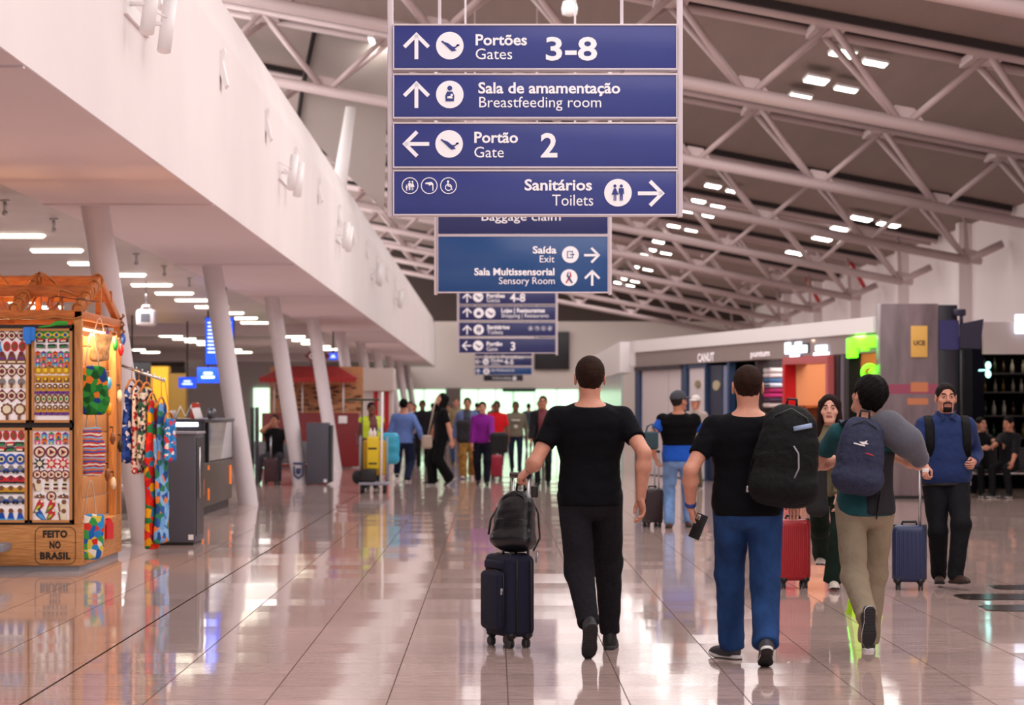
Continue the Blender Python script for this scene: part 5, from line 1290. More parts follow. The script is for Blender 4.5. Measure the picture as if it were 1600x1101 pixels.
pts = [(-4.9 + 1.2*i/24, KD - .01, rz_ - .005 - .025*abs(math.sin(i*.65)) + .02) for i in range(25)]; rope(pts, .008)
pts = [(KX + .01 + .02*math.sin(i), KD + 2.36 + .05*math.cos(i*1.3), rz_ + .12 - .012*i) for i in range(24)]; rope(pts, .011)
rope([(kx(75), KD - .03, kz(482)), (kx(77), KD - .03, kz(466)), (kx(90), KD - .03, kz(463)), (kx(110), KD - .02, kz(466)), (kx(150), KD + .2, kz(470))], .005, 'cable', M_black)
# wrapped ribbons
b = MB(); b.rbox((kx(37), KD - .06, kz(533)), (kx(57), KD - .025, kz(511)), .02); b.rbox((kx(41), KD - .07, kz(538)), (kx(50), KD - .03, kz(511)), .012); o = b.build('ribbon_bundle', mat('ribbon_blue', '#2a7fe0', rough=.6)); tag(o, 'bright blue ribbon bundle tied to the kiosk board frame', 'ribbon')
b = MB(); b.ring([(kx(62), KD - .03, kz(511)), (kx(80), KD - .05, kz(509)), (kx(90), KD - .05, kz(505)), (kx(107), KD - .05, kz(505))], [.008, .01, .022, .02], 8, sy=.4); o = b.build('ribbon_bundle', mat('ribbon_green', '#2c9a2a', rough=.6)); tag(o, 'green ribbon knotted to the kiosk eave', 'ribbon')
# side wall: pale slatted panel lit from above
b = MB(); xs = KX - .10
for i in range(9): b.rbox((xs - .01, KD + .10, .44 + i*.2), (xs + .012, KD + 2.3, .44 + i*.2 + .192), .004)
b.build('side_panel', M_woodv, k_e)
b = MB(); b.rbox((KX - .07, KD + 2.02, .42), (KX - .0, KD + 2.09, ztop), .005); b.build('side_post', M_woodv, k_e)
b = MB(); b.cyl((KX - .09, KD + .3, ztop - .02), (KX - .09, KD + 2.2, ztop - .02), .012, 8); b.build('lamp_tube', lamp_mat('kiosk_lamp', '#ffd9a0', 6), k_e)
ld = bpy.data.lights.new('kiosk_light', 'AREA'); ld.shape = 'RECTANGLE'; ld.size = .05; ld.size_y = 2.0; ld.energy = 26; ld.color = (1, .62, .3)
lo_ = bpy.data.objects.new('kiosk_light', ld); COL.objects.link(lo_); lo_.location = (KX - .02, KD + 1.2, ztop - .05); lo_.rotation_euler = (0, R(-20), 0)
ld = bpy.data.lights.new('kiosk_light', 'POINT'); ld.energy = 22; ld.color = (1, .6, .28); ld.shadow_soft_size = .15
lo_ = bpy.data.objects.new('kiosk_light', ld); COL.objects.link(lo_); lo_.location = (-4.5, KD + 1.0, 2.05)

# ---- magnets pinned on the boards, every one a thing of its own
def mc(n_, c): return mat('enamel_' + n_, c, rough=.35)
C_ = {k: mc(k, v) for k, v in dict(wine='#6e1f2c', gold='#c9931e', blue='#1f4fa8', red='#c4202a', black='#221c1c', cream='#e2d6b8', green='#1f8a3c', sky='#4aa3d8', purple='#6b2f86', pink='#d4568c', orange='#df7a1f', brown='#7a4a2a', grey='#7d7a7a', yellow='#e8c62a').items()}
def pg(n, r1, r2=None, a0=0, sx=1, sz=1):
    return [((r1 if (r2 is None or j % 2 == 0) else r2) * math.cos(a0 + 2*math.pi*j/n) * sx, (r1 if (r2 is None or j % 2 == 0) else r2) * math.sin(a0 + 2*math.pi*j/n) * sz) for j in range(n)]
def proto(name, layers):
    b = MB(); ms = []
    for i, (poly, c) in enumerate(layers):
        if C_[c] not in ms: ms.append(C_[c])
        b.prism(poly, -.006 - .003*i, 0, ms.index(C_[c]))
    o = b.build(name, ms); return o
def sh(poly, dx, dz): return [(p[0] + dx, p[1] + dz) for p in poly]
def rect(x0, z0, x1, z1): return [(x0, z0), (x1, z0), (x1, z1), (x0, z1)]
PR = {
 'diamond': ('mask_magnet', [(pg(4, .05), 'wine'), (pg(8, .03), 'cream'), (pg(8, .018, a0=.4), 'wine')]),
 'flag': ('flag_magnet', [(rect(-.045, -.03, .045, .03), 'green'), (pg(4, .036, sz=.7), 'yellow'), (pg(10, .014), 'blue')]),
 'truck': ('truck_magnet', [(rect(-.045, -.018, .045, .018), 'black'), (rect(-.04, .0, .03, .022), 'red'), (rect(-.03, -.01, .02, .006), 'cream')]),
 'truck2': ('truck_magnet', [(rect(-.045, -.018, .045, .018), 'grey'), (rect(-.04, .0, .03, .022), 'black'), (rect(-.03, -.01, .02, .006), 'green')]),
 'gold': ('pineapple_magnet', [(pg(10, .036, sx=1.1), 'gold'), (sh(pg(8, .018, .01), 0, .02), 'brown'), (pg(6, .02), 'yellow')]),
 'goldsq': ('tile_magnet', [(rect(-.034, -.034, .034, .034), 'gold'), (rect(-.02, -.026, .024, .01), 'brown'), (pg(6, .014), 'yellow')]),
 'doll': ('doll_magnet', [(rect(-.02, -.035, .02, .01), 'gold'), (sh(pg(10, .02), 0, .02), 'brown'), (rect(-.026, -.04, .026, -.02), 'purple'), (sh(pg(6, .009), 0, .02), 'cream')]),
 'oval': ('nut_magnet', [(pg(14, .042, sx=.62), 'brown'), (pg(10, .026, sx=.6), 'cream'), (pg(6, .014, sx=.7), 'green')]),
 'redoval': ('medallion_magnet', [(pg(14, .045, sx=.68), 'red'), (pg(10, .028, sx=.7), 'brown')]),
 'round': ('round_magnet', [(pg(16, .045), 'wine'), (pg(14, .032), 'cream'), (pg(6, .026, .012, sz=1), 'red'), (pg(8, .01), 'black')]),
 'sun': ('sun_magnet', [(pg(16, .052, .022), 'red'), (pg(10, .018), 'cream')]),
 'sun2': ('sun_magnet', [(pg(16, .052, .022), 'black'), (pg(10, .018), 'cream')]),
 'eye': ('eye_magnet', [(pg(16, .045), 'blue'), (pg(12, .026), 'cream'), (pg(8, .014), 'black')]),
 'car': ('car_magnet', [(rect(-.045, -.02, .045, .008), 'blue'), (sh(pg(8, .024), 0, .012), 'grey'), (sh(pg(8, .013), -.024, -.02), 'black'), (sh(pg(8, .013), .024, -.02), 'black')]),
 'crab': ('crab_magnet', [(pg(10, .036, sx=1.2, sz=.8), 'red'), (sh(pg(8, .02), 0, .016), 'wine'), (rect(-.045, -.03, .045, -.018), 'black')]),
 'crab2': ('crab_magnet', [(pg(10, .036, sx=1.2, sz=.8), 'gold'), (sh(pg(8, .02), 0, .016), 'brown'), (rect(-.045, -.03, .045, -.018), 'black')]),
 'parrot': ('parrot_magnet', [([(-.05, -.05), (-.02, -.05), (.03, .0), (.03, .045), (.0, .05), (-.02, .02)], 'red'), ([(-.05, -.055), (.0, -.02), (.015, .01), (-.02, .0)], 'green'), (sh(pg(8, .012), .02, .034), 'cream'), ([(-.03, -.03), (.0, -.01), (.01, .008), (-.01, .0)], 'yellow')]),
 'parrot2': ('parrot_magnet', [([(.05, -.05), (.02, -.05), (-.03, .0), (-.03, .045), (.0, .05), (.02, .02)][::-1], 'blue'), ([(.05, -.055), (.0, -.02), (-.015, .01), (.02, .0)][::-1], 'sky'), (sh(pg(8, .012), -.02, .034), 'cream')]),
 'cat': ('monkey_magnet', [(sh(pg(10, .026, sz=1.3), 0, -.014), 'cream'), (sh(pg(10, .018), .006, .03), 'brown'), ([(-.03, -.04), (-.02, -.045), (-.03, .02), (-.04, .02)], 'brown')]),
 'tower': ('lighthouse_magnet', [([(-.02, -.05), (.02, -.05), (.012, .04), (-.012, .04)], 'cream'), (rect(-.016, .0, .016, .014), 'black'), (rect(-.018, -.03, .018, -.016), 'wine'), (sh(pg(6, .014), 0, .045), 'brown')]),
 'house1': ('house_magnet', [(rect(-.02, -.022, .02, .008), 'orange'), ([(-.024, .008), (.024, .008), (0, .026)], 'red'), (rect(-.006, -.022, .006, -.004), 'blue')]),
 'house2': ('house_magnet', [(rect(-.02, -.022, .02, .008), 'sky'), ([(-.024, .008), (.024, .008), (0, .026)], 'purple'), (rect(-.006, -.022, .006, -.004), 'yellow')]),
 'house3': ('house_magnet', [(rect(-.02, -.022, .02, .008), 'pink'), ([(-.024, .008), (.024, .008), (0, .026)], 'green'), (rect(-.006, -.022, .006, -.004), 'cream')]),
 'bag': ('basket_magnet', [([(-.04, -.04), (.04, -.04), (.022, .03), (-.022, .03)], 'brown'), (rect(-.026, -.03, .026, -.018), 'cream'), (rect(-.02, -.006, .02, .008), 'purple'), (sh(pg(10, .016), 0, .036), 'wine')]),
 'arch': ('chapel_magnet', [(rect(-.03, -.04, .03, .005), 'cream'), (sh(pg(12, .03), 0, .008), 'grey'), (rect(-.01, -.04, .01, .0), 'brown'), (sh(pg(6, .008), 0, .04), 'gold')]),
 'tassel': ('tassel_magnet', [([(-.03, -.045), (.03, -.045), (.008, .03), (-.008, .03)], 'sky'), (sh(pg(8, .012), 0, .034), 'blue'), (rect(-.024, -.03, .024, -.024), 'blue')]),
 'mirror': ('hand_mirror_magnet', [(sh(pg(18, .045, .038), 0, .012), 'brown'), (sh(pg(14, .028), 0, .012), 'cream'), (rect(-.009, -.06, .009, -.02), 'brown')]),
 'word': ('word_magnet', [(rect(-.045, -.016, .02, .0), 'brown'), (rect(-.03, -.014, .045, .012), 'brown'), (rect(.0, .0, .012, .024), 'black'), (pg(6, .008), 'cream')]),
 'lady': ('lady_magnet', [([(-.028, -.05), (.028, -.05), (.012, .01), (-.012, .01)], 'blue'), (sh(pg(10, .016), 0, .024), 'brown'), (rect(-.026, -.04, .026, -.03), 'sky')]),
}
PO = {}
DSC = {'diamond': 'dark red diamond mask', 'flag': 'green and yellow flag', 'truck': 'red and black truck', 'truck2': 'grey and black truck', 'gold': 'golden pineapple', 'goldsq': 'square golden', 'doll': 'gold and purple doll', 'oval': 'brown oval nut',
 'redoval': 'red oval medallion', 'round': 'round dark red and cream', 'sun': 'red sun', 'sun2': 'black sun', 'eye': 'round blue eye', 'car': 'blue car', 'crab': 'red crab', 'crab2': 'golden crab', 'parrot': 'red parrot', 'parrot2': 'blue parrot', 'cat': 'cream monkey',
 'tower': 'striped lighthouse', 'house1': 'orange house', 'house2': 'light blue house', 'house3': 'pink house', 'bag': 'brown basket', 'arch': 'grey domed chapel', 'tassel': 'light blue tassel', 'mirror': 'round brown hand mirror', 'word': 'brown lettered', 'lady': 'blue dressed lady'}
ORD = ['top row', 'second row', 'third row', 'fourth row', 'fifth row', 'sixth row', 'seventh row', 'eighth row', 'ninth row', 'tenth row', 'eleventh row']
ROWS = {
 'upper right': [(523, ['flag']*4, 1), (532, ['truck']*3, .8), (541, ['truck2']*3, .8), (553, ['house1', 'house2', 'house3', 'house1', 'house2', 'house3'], 1), (561, ['house3', 'house1', 'house2', 'house3', 'house1', 'house2'], 1), (569, ['house2', 'house3', 'house1', 'house2', 'house3', 'house1'], 1), (578, ['gold']*5, .95), (592, ['goldsq']*5, .85), (607, ['doll']*6, 1), (623, ['oval']*6, .95), (640, ['doll']*6, 1)],
 'lower right': [(680, ['house1', 'house2', 'house3', 'house1', 'house2'], 1.1), (689, ['house3', 'house1', 'house2', 'house3', 'house1'], 1.1), (706, ['round']*3, 1.05), (724, ['sun2', 'sun', 'sun'], 1.15), (741, ['round']*5, .8), (758, ['cat', 'tower', 'tower', 'tower'], 1), (775, ['word', 'round', 'word'], .9), (790, ['parrot', 'parrot', 'cat'], 1.05), (804, ['parrot2', 'parrot', 'cat'], 1.0)],
 'upper left': [(524, ['diamond']*4, .9), (541, ['tassel', 'tassel', 'redoval', 'redoval', 'redoval'], .9), (560, ['bag']*4, 1.1), (580, ['diamond']*4, 1.05), (598, ['arch']*4, .95), (618, ['diamond']*4, 1.05), (642, ['mirror']*3, 1.15)],
 'lower left': [(680, ['redoval']*5, .85), (694, ['truck', 'truck2', 'truck', 'truck2'], .9), (702, ['truck2', 'truck', 'truck2', 'truck'], .9), (717, ['eye']*4, .95), (733, ['car']*4, .95), (749, ['crab']*4, .95), (765, ['crab2']*4, .95), (781, ['car']*4, .95), (803, ['lady']*4, 1.15)]}
XR = {'upper right': (55, 109), 'lower right': (53, 108), 'upper left': (-19, 41), 'lower left': (-19, 39)}
for bn, rows in ROWS.items():
    for ri, (y, ks, sc) in enumerate(rows):
        x0, x1 = XR[bn]; n_ = len(ks)
        for i, kd in enumerate(ks):
            px = x0 + (x1 - x0) * (i + .5) / n_
            if px < -3: continue
            if kd not in PO: o = PO[kd] = proto(*PR[kd])
            else: o = PO[kd].copy(); COL.objects.link(o)
            o.location = (kx(px), KD - .004, kz(y)); o.scale = (sc * 1.14, 1, sc * 1.14); o.rotation_euler = (0, rnd.uniform(-.08, .08), 0)
            lab = '%s magnet in the %s of the %s souvenir board' % (DSC[kd], ORD[ri], bn)
            tag(o, lab, 'magnet', 'souvenir magnets on the kiosk boards')
# ---- hanging bags at the kiosk corner
def hang_bag(name, label, c, w_, hgt, yaw, m, strap_m, strap_h, h=.012, sag=.0, cat='bag', seed=1):
    c = V_(c); Xv = A_([math.cos(yaw), math.sin(yaw), 0]); Yv = A_([-math.sin(yaw), math.cos(yaw), 0])
    zs, wx = dense([-hgt/2, -hgt*.3, 0, hgt*.3, hgt/2], [w_*.40, w_*.52, w_*.52, w_*.5, w_*.47]); wy = np.interp(zs, [-hgt/2, 0, hgt/2], [.03, .045, .018])
    def sd(P): return sd_loft(P, c, Xv, Yv, A_([0, 0, 1.]), zs, wx, wy, n=3) + wrinkle(P - c, .007, 26, seed, (1, 1, .6))
    o = solid(name, sd, c - max(w_, hgt)*.75, c + max(w_, hgt)*.75, h, m, None, c); tag(o, label, cat)
    for sg in (-1, 1):
        b = MB(); b.ring([tuple(Xv*sg*w_*.25*k + Yv*.012*sg2 + A_([0, 0, z])) for k, z, sg2 in ((1, hgt*.45, 1), (.9, hgt*.6, 1), (.35, hgt*.5 + strap_h*.9, 1), (0, hgt*.5 + strap_h, 0))], .013, 6, sy=.3, up=tuple(Yv)); b.build('strap', strap_m, o, (0, 0, 0))
    return o
M_cot = mat('canvas_strap', '#ddd2c4', rough=.9)
hang_bag('tote_bag', 'green tote bag with leafy flag print hung high on the kiosk corner', at(145, 609, 22.62), .27, .46, R(35), multi('print_green', ['#1c6b2c', '#2f8a35', '#174f22', '#3a9a40', '#d9782a', '#1d3f7a', '#286f2e'], 17), M_cot, .3)
hang_bag('shoulder_pouch', 'red and blue striped fabric pouch hung in the middle of the kiosk corner', at(144, 705, 22.62), .22, .46, R(35), multi('print_stripe', ['#c2362e', '#2f5fa8', '#d96a3a', '#7fb0cf', '#b02a3a', '#e3d6c4'], 11, 'bands'), M_cot, .25, seed=5)
hang_bag('tote_bag', 'blue tote bag with beach and parrot print hung lowest on the kiosk corner', at(142, 838, 22.60), .23, .42, R(35), multi('print_beach', ['#2a7fc4', '#1f5fae', '#3a9a4a', '#e8e2d2', '#d0342c', '#2a8fd0', '#d9c24a'], 17), M_cot, .3, seed=7)
hang_bag('tote_bag', 'small natural canvas tote with dark sketch print behind the green tote', at(156, 543, 22.95), .2, .26, R(30), mat('canvas_natural', '#b08a62', rough=.9, var=.5, vscale=22), M_cot, .14, seed=9)
# small keyrings and trinkets on the side panel
TK = [(170, 592, 'blue tassel keyring', 'sky'), (171, 632, 'golden doll keyring', 'gold'), (176, 678, 'dark bead keyring', 'brown'), (168, 735, 'brown leather keyring', 'brown'), (177, 748, 'cream shell keyring', 'cream'), (170, 822, 'red house shaped wooden hanger', 'red'),
      (168, 520, 'purple ribbon charm', 'purple'), (180, 532, 'light green ribbon charm', 'green'), (189, 540, 'red tassel charm', 'red'), (192, 523, 'blue round eye charm', 'blue'), (187, 612, 'pale peg charm', 'cream'), (188, 690, 'dark cord charm', 'black')]
for i, (x, y, lab, c) in enumerate(TK):
    D = min(max(-(KX + .03) * F / (772 - x) * 1.0, 22.8), 24.72); D = 3.67 * F / (772 - x); v = at(x, y, D)
    b = MB(); b.cyl((0, 0, 0), (0, 0, .07), .004, 6); hh_ = .05 if i != 5 else .085
    if i == 5: b.prism([(-.05, -.12), (.05, -.12), (.05, .02), (0, .08), (-.05, .02)], -.02, .02, 1, rz(R(60)))
    else: b.lathe([(.006, .02), (.022, 0), (.03, -.05), (.012, -.1)], (0, 0, 0), 10, 1)
    b.rbox((-.03, -.006, .06), (.005, .006, .075), .003)
    o = b.build('keyring' if i < 6 and i != 5 else ('wooden_hanger' if i == 5 else 'charm'), [M_black, C_[c]], loc=v); tag(o, lab + ' hanging on the kiosk side panel', 'trinket')
# stub of a counter cut by the photo's edge, leaning on the kiosk front
b = MB(); b.rbox((kx(-40), KD - .45, kz(856)), (kx(9), KD - .38, kz(772)), .01); b.rbox((kx(-40), KD - .5, kz(858)), (kx(22), KD - .1, kz(846)), .008)
b.box((kx(-40), KD - .44, 0), (kx(-8), KD - .2, kz(856))); o = b.build('card_terminal_stand', mat('stand_grey', '#7d7f8a', rough=.4)); tag(o, 'grey metal stand corner in front of the kiosk at the photo edge', 'stand')
# ---- clothes on the sloping arm
ra, rb_ = V_(at(198, 572, 24.95)), V_(at(258, 595, 25.0)); b = MB(); b.cyl(tuple(ra - A_([.06, 0, -.01])), tuple(rb_), .014, 10)
for t in (.25, .4, .55, .7, .85, .98): p = ra + (rb_ - ra)*t; b.cyl(tuple(p), tuple(p + A_([0, 0, .03])), .008, 8)
o = b.build('clothes_rail', M_chrome); tag(o, 'sloping chrome arm with pegs holding the bright clothes beside the kiosk', 'rail')
garm = [(206, 600, 722, .075, 'shirt', 'blue and white tie-dyed top at the kiosk end of the clothes arm', ['#1c2f6e', '#2a4a9a', '#e3e0ea', '#1a2558', '#3a62b8'], 24, 'voronoi'),
        (217, 602, 740, .07, 'shirt', 'white and red patterned top, second on the clothes arm', ['#e8dcd8', '#b8323a', '#ddd0cc', '#2a2a34', '#efe6e0'], 34, 'voronoi'),
        (229, 605, 720, .06, 'shirt', 'cream top with green and black print, third on the clothes arm', ['#2f5a44', '#dcd2c4', '#20303a', '#8a3a4a', '#c8bca8'], 32, 'voronoi'),
        (238, 622, 858, .10, 'dress', 'long red dress with yellow, green and blue flowers reaching nearly to the floor', ['#d02a1c', '#e0381c', '#c81f24', '#e0a51c', '#2a7a4a', '#2f86b8', '#d8301c', '#7a2a6a'], 14, 'voronoi'),
        (252, 628, 848, .07, 'dress', 'long blue and green dress beside the red one', ['#2f5fa8', '#6aa0d8', '#1f4a8a', '#2f7a5a', '#d9783a', '#88b4dc'], 15, 'voronoi'),
        (264, 652, 720, .085, 'shirt', 'short bright blue print top at the outer end of the clothes arm', ['#2a7fc4', '#1f66b0', '#3a95d4', '#c83a4a', '#e0dcd8', '#2573ba'], 26, 'voronoi')]
M_hang = mat('hanger_wood', '#c07a3a', rough=.45)
for i, (px, y0, y1, th_, nm, lab, cols, sc, kd) in enumerate(garm):
    c0 = V_(at(px, y0, 25.0)); c1 = V_(at(px, y1, 25.0)); hgt = c0[2] - c1[2]; c = (c0 + c1)/2; t_ = (px - 198)/60
    yaw = R(72) if nm == 'dress' else R(66); Xv = A_([math.cos(yaw), math.sin(yaw), 0]); Yv = A_([-math.sin(yaw), math.cos(yaw), 0]); wd_ = .26 if nm == 'shirt' else .24
    if px == 264: Xv, Yv = A_([math.cos(R(60)), math.sin(R(60)), 0]), A_([-math.sin(R(60)), math.cos(R(60)), 0]); wd_ = .17
    zs, wx = dense([-hgt/2, -hgt*.1, hgt*.3, hgt*.46, hgt/2], [wd_*.55, wd_*.5, wd_*.5, wd_*.42, wd_*.12]); wy = np.interp(zs, [-hgt/2, 0, hgt/2], [th_*.52, th_*.45, th_*.2])
    def gsd(P): return sd_loft(P, c, Xv, Yv, A_([0, 0, 1.]), zs, wx, wy, n=2.4) + wrinkle(P - c, .011, 38, i + 2, (1, 1, .12))
    g = solid(nm, gsd, c - A_([.3, .3, hgt/2 + .05]), c + A_([.3, .3, hgt/2 + .05]), .013, multi('garment_%s' % ('abcdef'[i]), cols, sc, kd), None, c); tag(g, lab, nm, 'printed clothes on the sloping arm')
    pr = ra + (rb_ - ra)*min(max(t_, .02), .99); b = MB(); q = A_([c0[0], c0[1], c0[2]])
    b.ring([tuple(q - Xv*wd_*.45 + A_([0, 0, -.05])), tuple(q - Xv*.04 + A_([0, 0, .035])), tuple(q + A_([0, 0, .05])), tuple(q + Xv*.04 + A_([0, 0, .035])), tuple(q + Xv*wd_*.45 + A_([0, 0, -.05]))], .014, 8, sy=.6); b.ring([tuple(q + A_([0, 0, .04])), tuple(q + A_([0, 0, .08])), (pr[0], pr[1], pr[2] + .016)], .005, 6)
    o = b.build('clothes_hanger', M_hang); tag(o, 'wooden clothes hanger on the chrome arm holding the %s' % lab.split(',')[0].split(' at the')[0].split(' reaching')[0].split(' beside')[0], 'hanger', 'wooden hangers on the sloping arm')

# ------------------------------------------------------------------ counters beyond the kiosk
M_gcab = mat('cabinet_slate', '#4a4a55', rough=.45, var=.05, vscale=3); M_gdark = mat('cabinet_dark', '#22222a', rough=.3)
e = empty('storage_cabinet', (-3.4, 27.1, 0), 'tall slate grey cabinet standing beside the hanging clothes', 'cabinet')
b = MB(); b.rbox((-3.59, 26.7, .03), (-3.2, 27.5, 1.19), .008); b.build('body', M_gcab, e); b = MB(); b.rbox((-3.60, 26.68, 1.19), (-3.18, 27.52, 1.215), .006); b.build('top', mat('cabinet_top', '#8d8d98', rough=.3), e)
b = MB(); b.box((-3.57, 26.72, 0), (-3.22, 27.48, .03)); b.build('plinth', M_black, e)
b = MB(); b.box((-3.2, 26.78, .1), (-3.19, 27.42, 1.15)); b.build('door', M_gdark, e); b = MB(); b.cyl((-3.17, 26.86, .5), (-3.17, 26.86, 1.05), .012, 8); b.build('handle', M_metal, e)
b = MB(); b.box((-3.27, 26.693, .06), (-3.215, 26.7, .115)); o = b.build('sticker', M_whitep, e)
e = empty('display_counter', (-4.3, 35.5, 0), 'dark refrigerated display counter with lit glass case and orange accents', 'counter')
b = MB(); b.rbox((-4.9, 33.9, .12), (-3.96, 37.7, .72), .01); b.build('base', mat('counter_bronze', '#4a4038', rough=.4), e)
b = MB(); b.box((-4.88, 34.0, 0), (-4.0, 37.6, .12)); b.build('plinth', M_black, e)
b = MB()
for y in (33.9, 34.45, 37.6): b.box((-4.9, y, .72), (-3.94, y + .09, 1.3))
b.box((-4.9, 34.0, .72), (-4.85, 37.6, 1.3)); b.build('case_frame', M_gdark, e)
b = MB(); b.rbox((-4.92, 33.86, 1.28), (-3.92, 37.74, 1.325), .01); b.build('top', M_gdark, e)
gl = bpy.data.materials.new('case_glass'); gl.use_nodes = True; gl.node_tree.nodes['Principled BSDF'].inputs['Transmission Weight'].default_value = .85; gl.node_tree.nodes['Principled BSDF'].inputs['Roughness'].default_value = .03; gl.node_tree.nodes['Principled BSDF'].inputs['Base Color'].default_value = (.85, .9, .92, 1)
b = MB(); b.box((-3.955, 34.5, .74), (-3.945, 37.6, 1.27)); b.build('glass', gl, e)
for zq in (.9, 1.08):
    b = MB(); b.box((-4.8, 34.5, zq), (-4.05, 37.6, zq + .015)); b.build('shelf', M_metal, e)
b = MB(); b.box((-4.88, 33.85, 1.225), (-4.02, 33.9, 1.275)); b.build('light_strip', lamp_mat('cool_strip', '#e6f4ff', 4), e)
for zq in (.82, .9, .98, 1.06): 
    b = MB(); b.rbox((-4.06, 33.885, zq), (-3.97, 33.9, zq + .05), .004); b.build('price_card', M_whitep, e)
Mor = mat('accent_orange', '#f0781e', rough=.35, emit=.3)
for (y0_, y1_, zl, zh) in ((34.5, 34.6, .2, .36), (34.5, 34.6, .62, .68), (37.3, 37.5, .34, .62)):
    b = MB(); b.rbox((-3.96, y0_, zl), (-3.945, y1_, zh), .004); b.build('accent', Mor, e)
b = MB(); b.rbox((-4.02, 33.88, .28), (-3.94, 33.92, .52), .03); b.build('accent_knob', Mor, e)
# things on the counter top
tops = [('menu_holder', 290, 'white bent menu holder on the dark display counter', M_whitep), ('menu_card', 303, 'red menu card leaning on the dark display counter', mat('card_red', '#b8361f')), ('menu_card', 311, 'white menu card leaning on the dark display counter', M_whitep), ('coffee_pot', 331, 'small dark metal pot on the dark display counter', mat('pot_grey', '#5a5a60', rough=.3, metal=.6)), ('paper_cup', 270, 'white paper cup on the near end of the display counter', M_whitep)]
for i, (nm, px, lab, m) in enumerate(tops):
    v = at(px, 640, 34.6); b = MB(); z = 1.325
    if i == 0: b.ring([(v.x - .14, 34.6, z), (v.x - .07, 34.6, z + .17), (v.x, 34.6, z + .03), (v.x + .07, 34.6, z + .17), (v.x + .14, 34.6, z)], .016, 6)
    elif i in (1, 2): b.rbox((-.06, -.008, 0), (.06, .008, .22), .004, 0, T((v.x, 34.6, z)) @ Matrix.Rotation(R(-18 if i == 2 else 8), 4, 'Y') @ rz(.5))
    else: b.lathe([(.05, 0), (.07, .06), (.06, .12), (.03, .15)] if i == 3 else [(.035, 0), (.045, .11), (.047, .115)], (v.x, 34.6, z), 14)
    o = b.build(nm, m); tag(o, lab, nm.split('_')[-1])
# slate box near the third column and glass upright beside the fourth
e = empty('storage_cabinet', tuple(at(497, 640, 48.3) * 1.0)[:2] + (0,), 'slate grey box cabinet between two leaning columns', 'cabinet'); v0, v1 = at(479, 640, 48.2), at(513, 640, 48.2)
b = MB(); b.rbox((v0.x, 48.2, .02), (v1.x, 48.8, 1.2), .008); b.build('body', M_gcab, e); b = MB(); b.box((v1.x - .0, 48.25, .05), (v1.x + .06, 48.8, 1.15)); b.build('door', M_gdark, e); b = MB(); b.box((v1.x - .09, 48.19, .05), (v1.x - .03, 48.2, .11)); b.build('sticker', M_whitep, e)
v = at(396, 640, 47); b = MB(); b.box((v.x - .06, 47, 0), (v.x - .03, 47.5, 1.5)); b.box((v.x + .03, 47, 0), (v.x + .06, 47.5, 1.5)); b.box((v.x - .06, 47.2, .1), (v.x + .06, 47.25, 1.48), 1); o = b.build('glass_screen', [M_gdark, gl]); tag(o, 'narrow dark framed glass screen beside the seated man', 'screen')

# ------------------------------------------------------------------ blue screens in the concourse
M_scr = lamp_mat('screen_blue', '#1545d8', 1.1); M_scr2 = lamp_mat('screen_text', '#cfe2ff', 1.2)
e = empty('flight_display', tuple(at(343, 570, 46)), 'tall blue flight information display hanging behind the second column', 'display')
a, c = at(320, 570, 46), at(366, 495, 46); b = MB(); b.rbox((a.x, 46, a.z), (c.x, 46.1, c.z), .01); b.build('casing', M_black, e)
b = MB(); b.box((a.x + .015, 45.99, a.z + .015), (c.x - .015, 46, c.z - .015)); b.build('screen', M_scr, e)
b = MB()
for i in range(9):
    z = c.z - .12 - i*.068
    for q in (.1, .62): b.box((a.x + (c.x - a.x)*q, 45.985, z), (a.x + (c.x - a.x)*(q + .28), 45.99, z + .026))
b.build('text_lines', M_scr2, e); b = MB(); b.cyl(((a.x + c.x)/2 + .1, 46.05, c.z), ((a.x + c.x)/2 + .1, 46.05, 3.72), .025, 8); b.build('hanger', M_black, e)
for (x0, y0, x1, y1, D, lab) in ((308, 574, 342, 598, 57, 'blue hanging counter sign below the flight display'), (279, 589, 306, 606, 64, 'smaller blue hanging counter sign nearer the yellow pier'), (514, 551, 527, 562, 70, 'tiny blue hanging sign above the red kiosk')):
    e = empty('counter_sign', tuple(at((x0 + x1)/2, y1, D)), lab, 'sign'); a, c = at(x0, y1, D), at(x1, y0, D); b = MB(); b.rbox((a.x, D, a.z), (c.x, D + .08, c.z), .008); b.build('panel', M_scr, e)
    w_ = c.x - a.x; hg = c.z - a.z; b = MB(); b.box((a.x + w_*.3, D - .006, a.z + hg*.55), (a.x + w_*.7, D, a.z + hg*.7)); b.box((a.x + w_*.2, D - .006, a.z + hg*.3), (a.x + w_*.8, D, a.z + hg*.45)); b.build('text_lines', M_scr2, e)
    b = MB(); b.cyl(((a.x + c.x)/2, D + .04, c.z), ((a.x + c.x)/2, D + .04, 3.72), .02, 8); b.build('hanger', M_black, e)
a, c = at(238, 655, 72), at(268, 580, 72); b = MB(); b.box((a.x - .25, 72, 0), (c.x - .1, 72.6, 2.7)); b.box((c.x - .1, 72.05, 0), (c.x + .4, 72.6, 2.5), 1); o = b.build('yellow_pier', [mat('pier_yellow', '#d9a514', rough=.5), mat('pier_ochre', '#7a5a12', rough=.6)]); tag(o, 'yellow painted pier at the back of the concourse', 'pier')
a = at(206, 590, 60); b = MB(); b.rbox((a.x - .35, 60, 2.0), (a.x + .45, 60.1, 2.6), .01); b.cyl((a.x, 60.05, 2.6), (a.x, 60.05, 3.72), .02, 8); o = b.build('hanging_screen', mat('screen_off', '#1d1c22')); tag(o, 'black switched-off screen hanging behind the clothes arm', 'screen')
gp = MB(); gp.box((-9.9, 80, 0), (-5.9, 80.2, 3.0)); gp.build('wall_partition', mat('partition_grey', '#9b9193', rough=.7))['kind'] = 'structure'
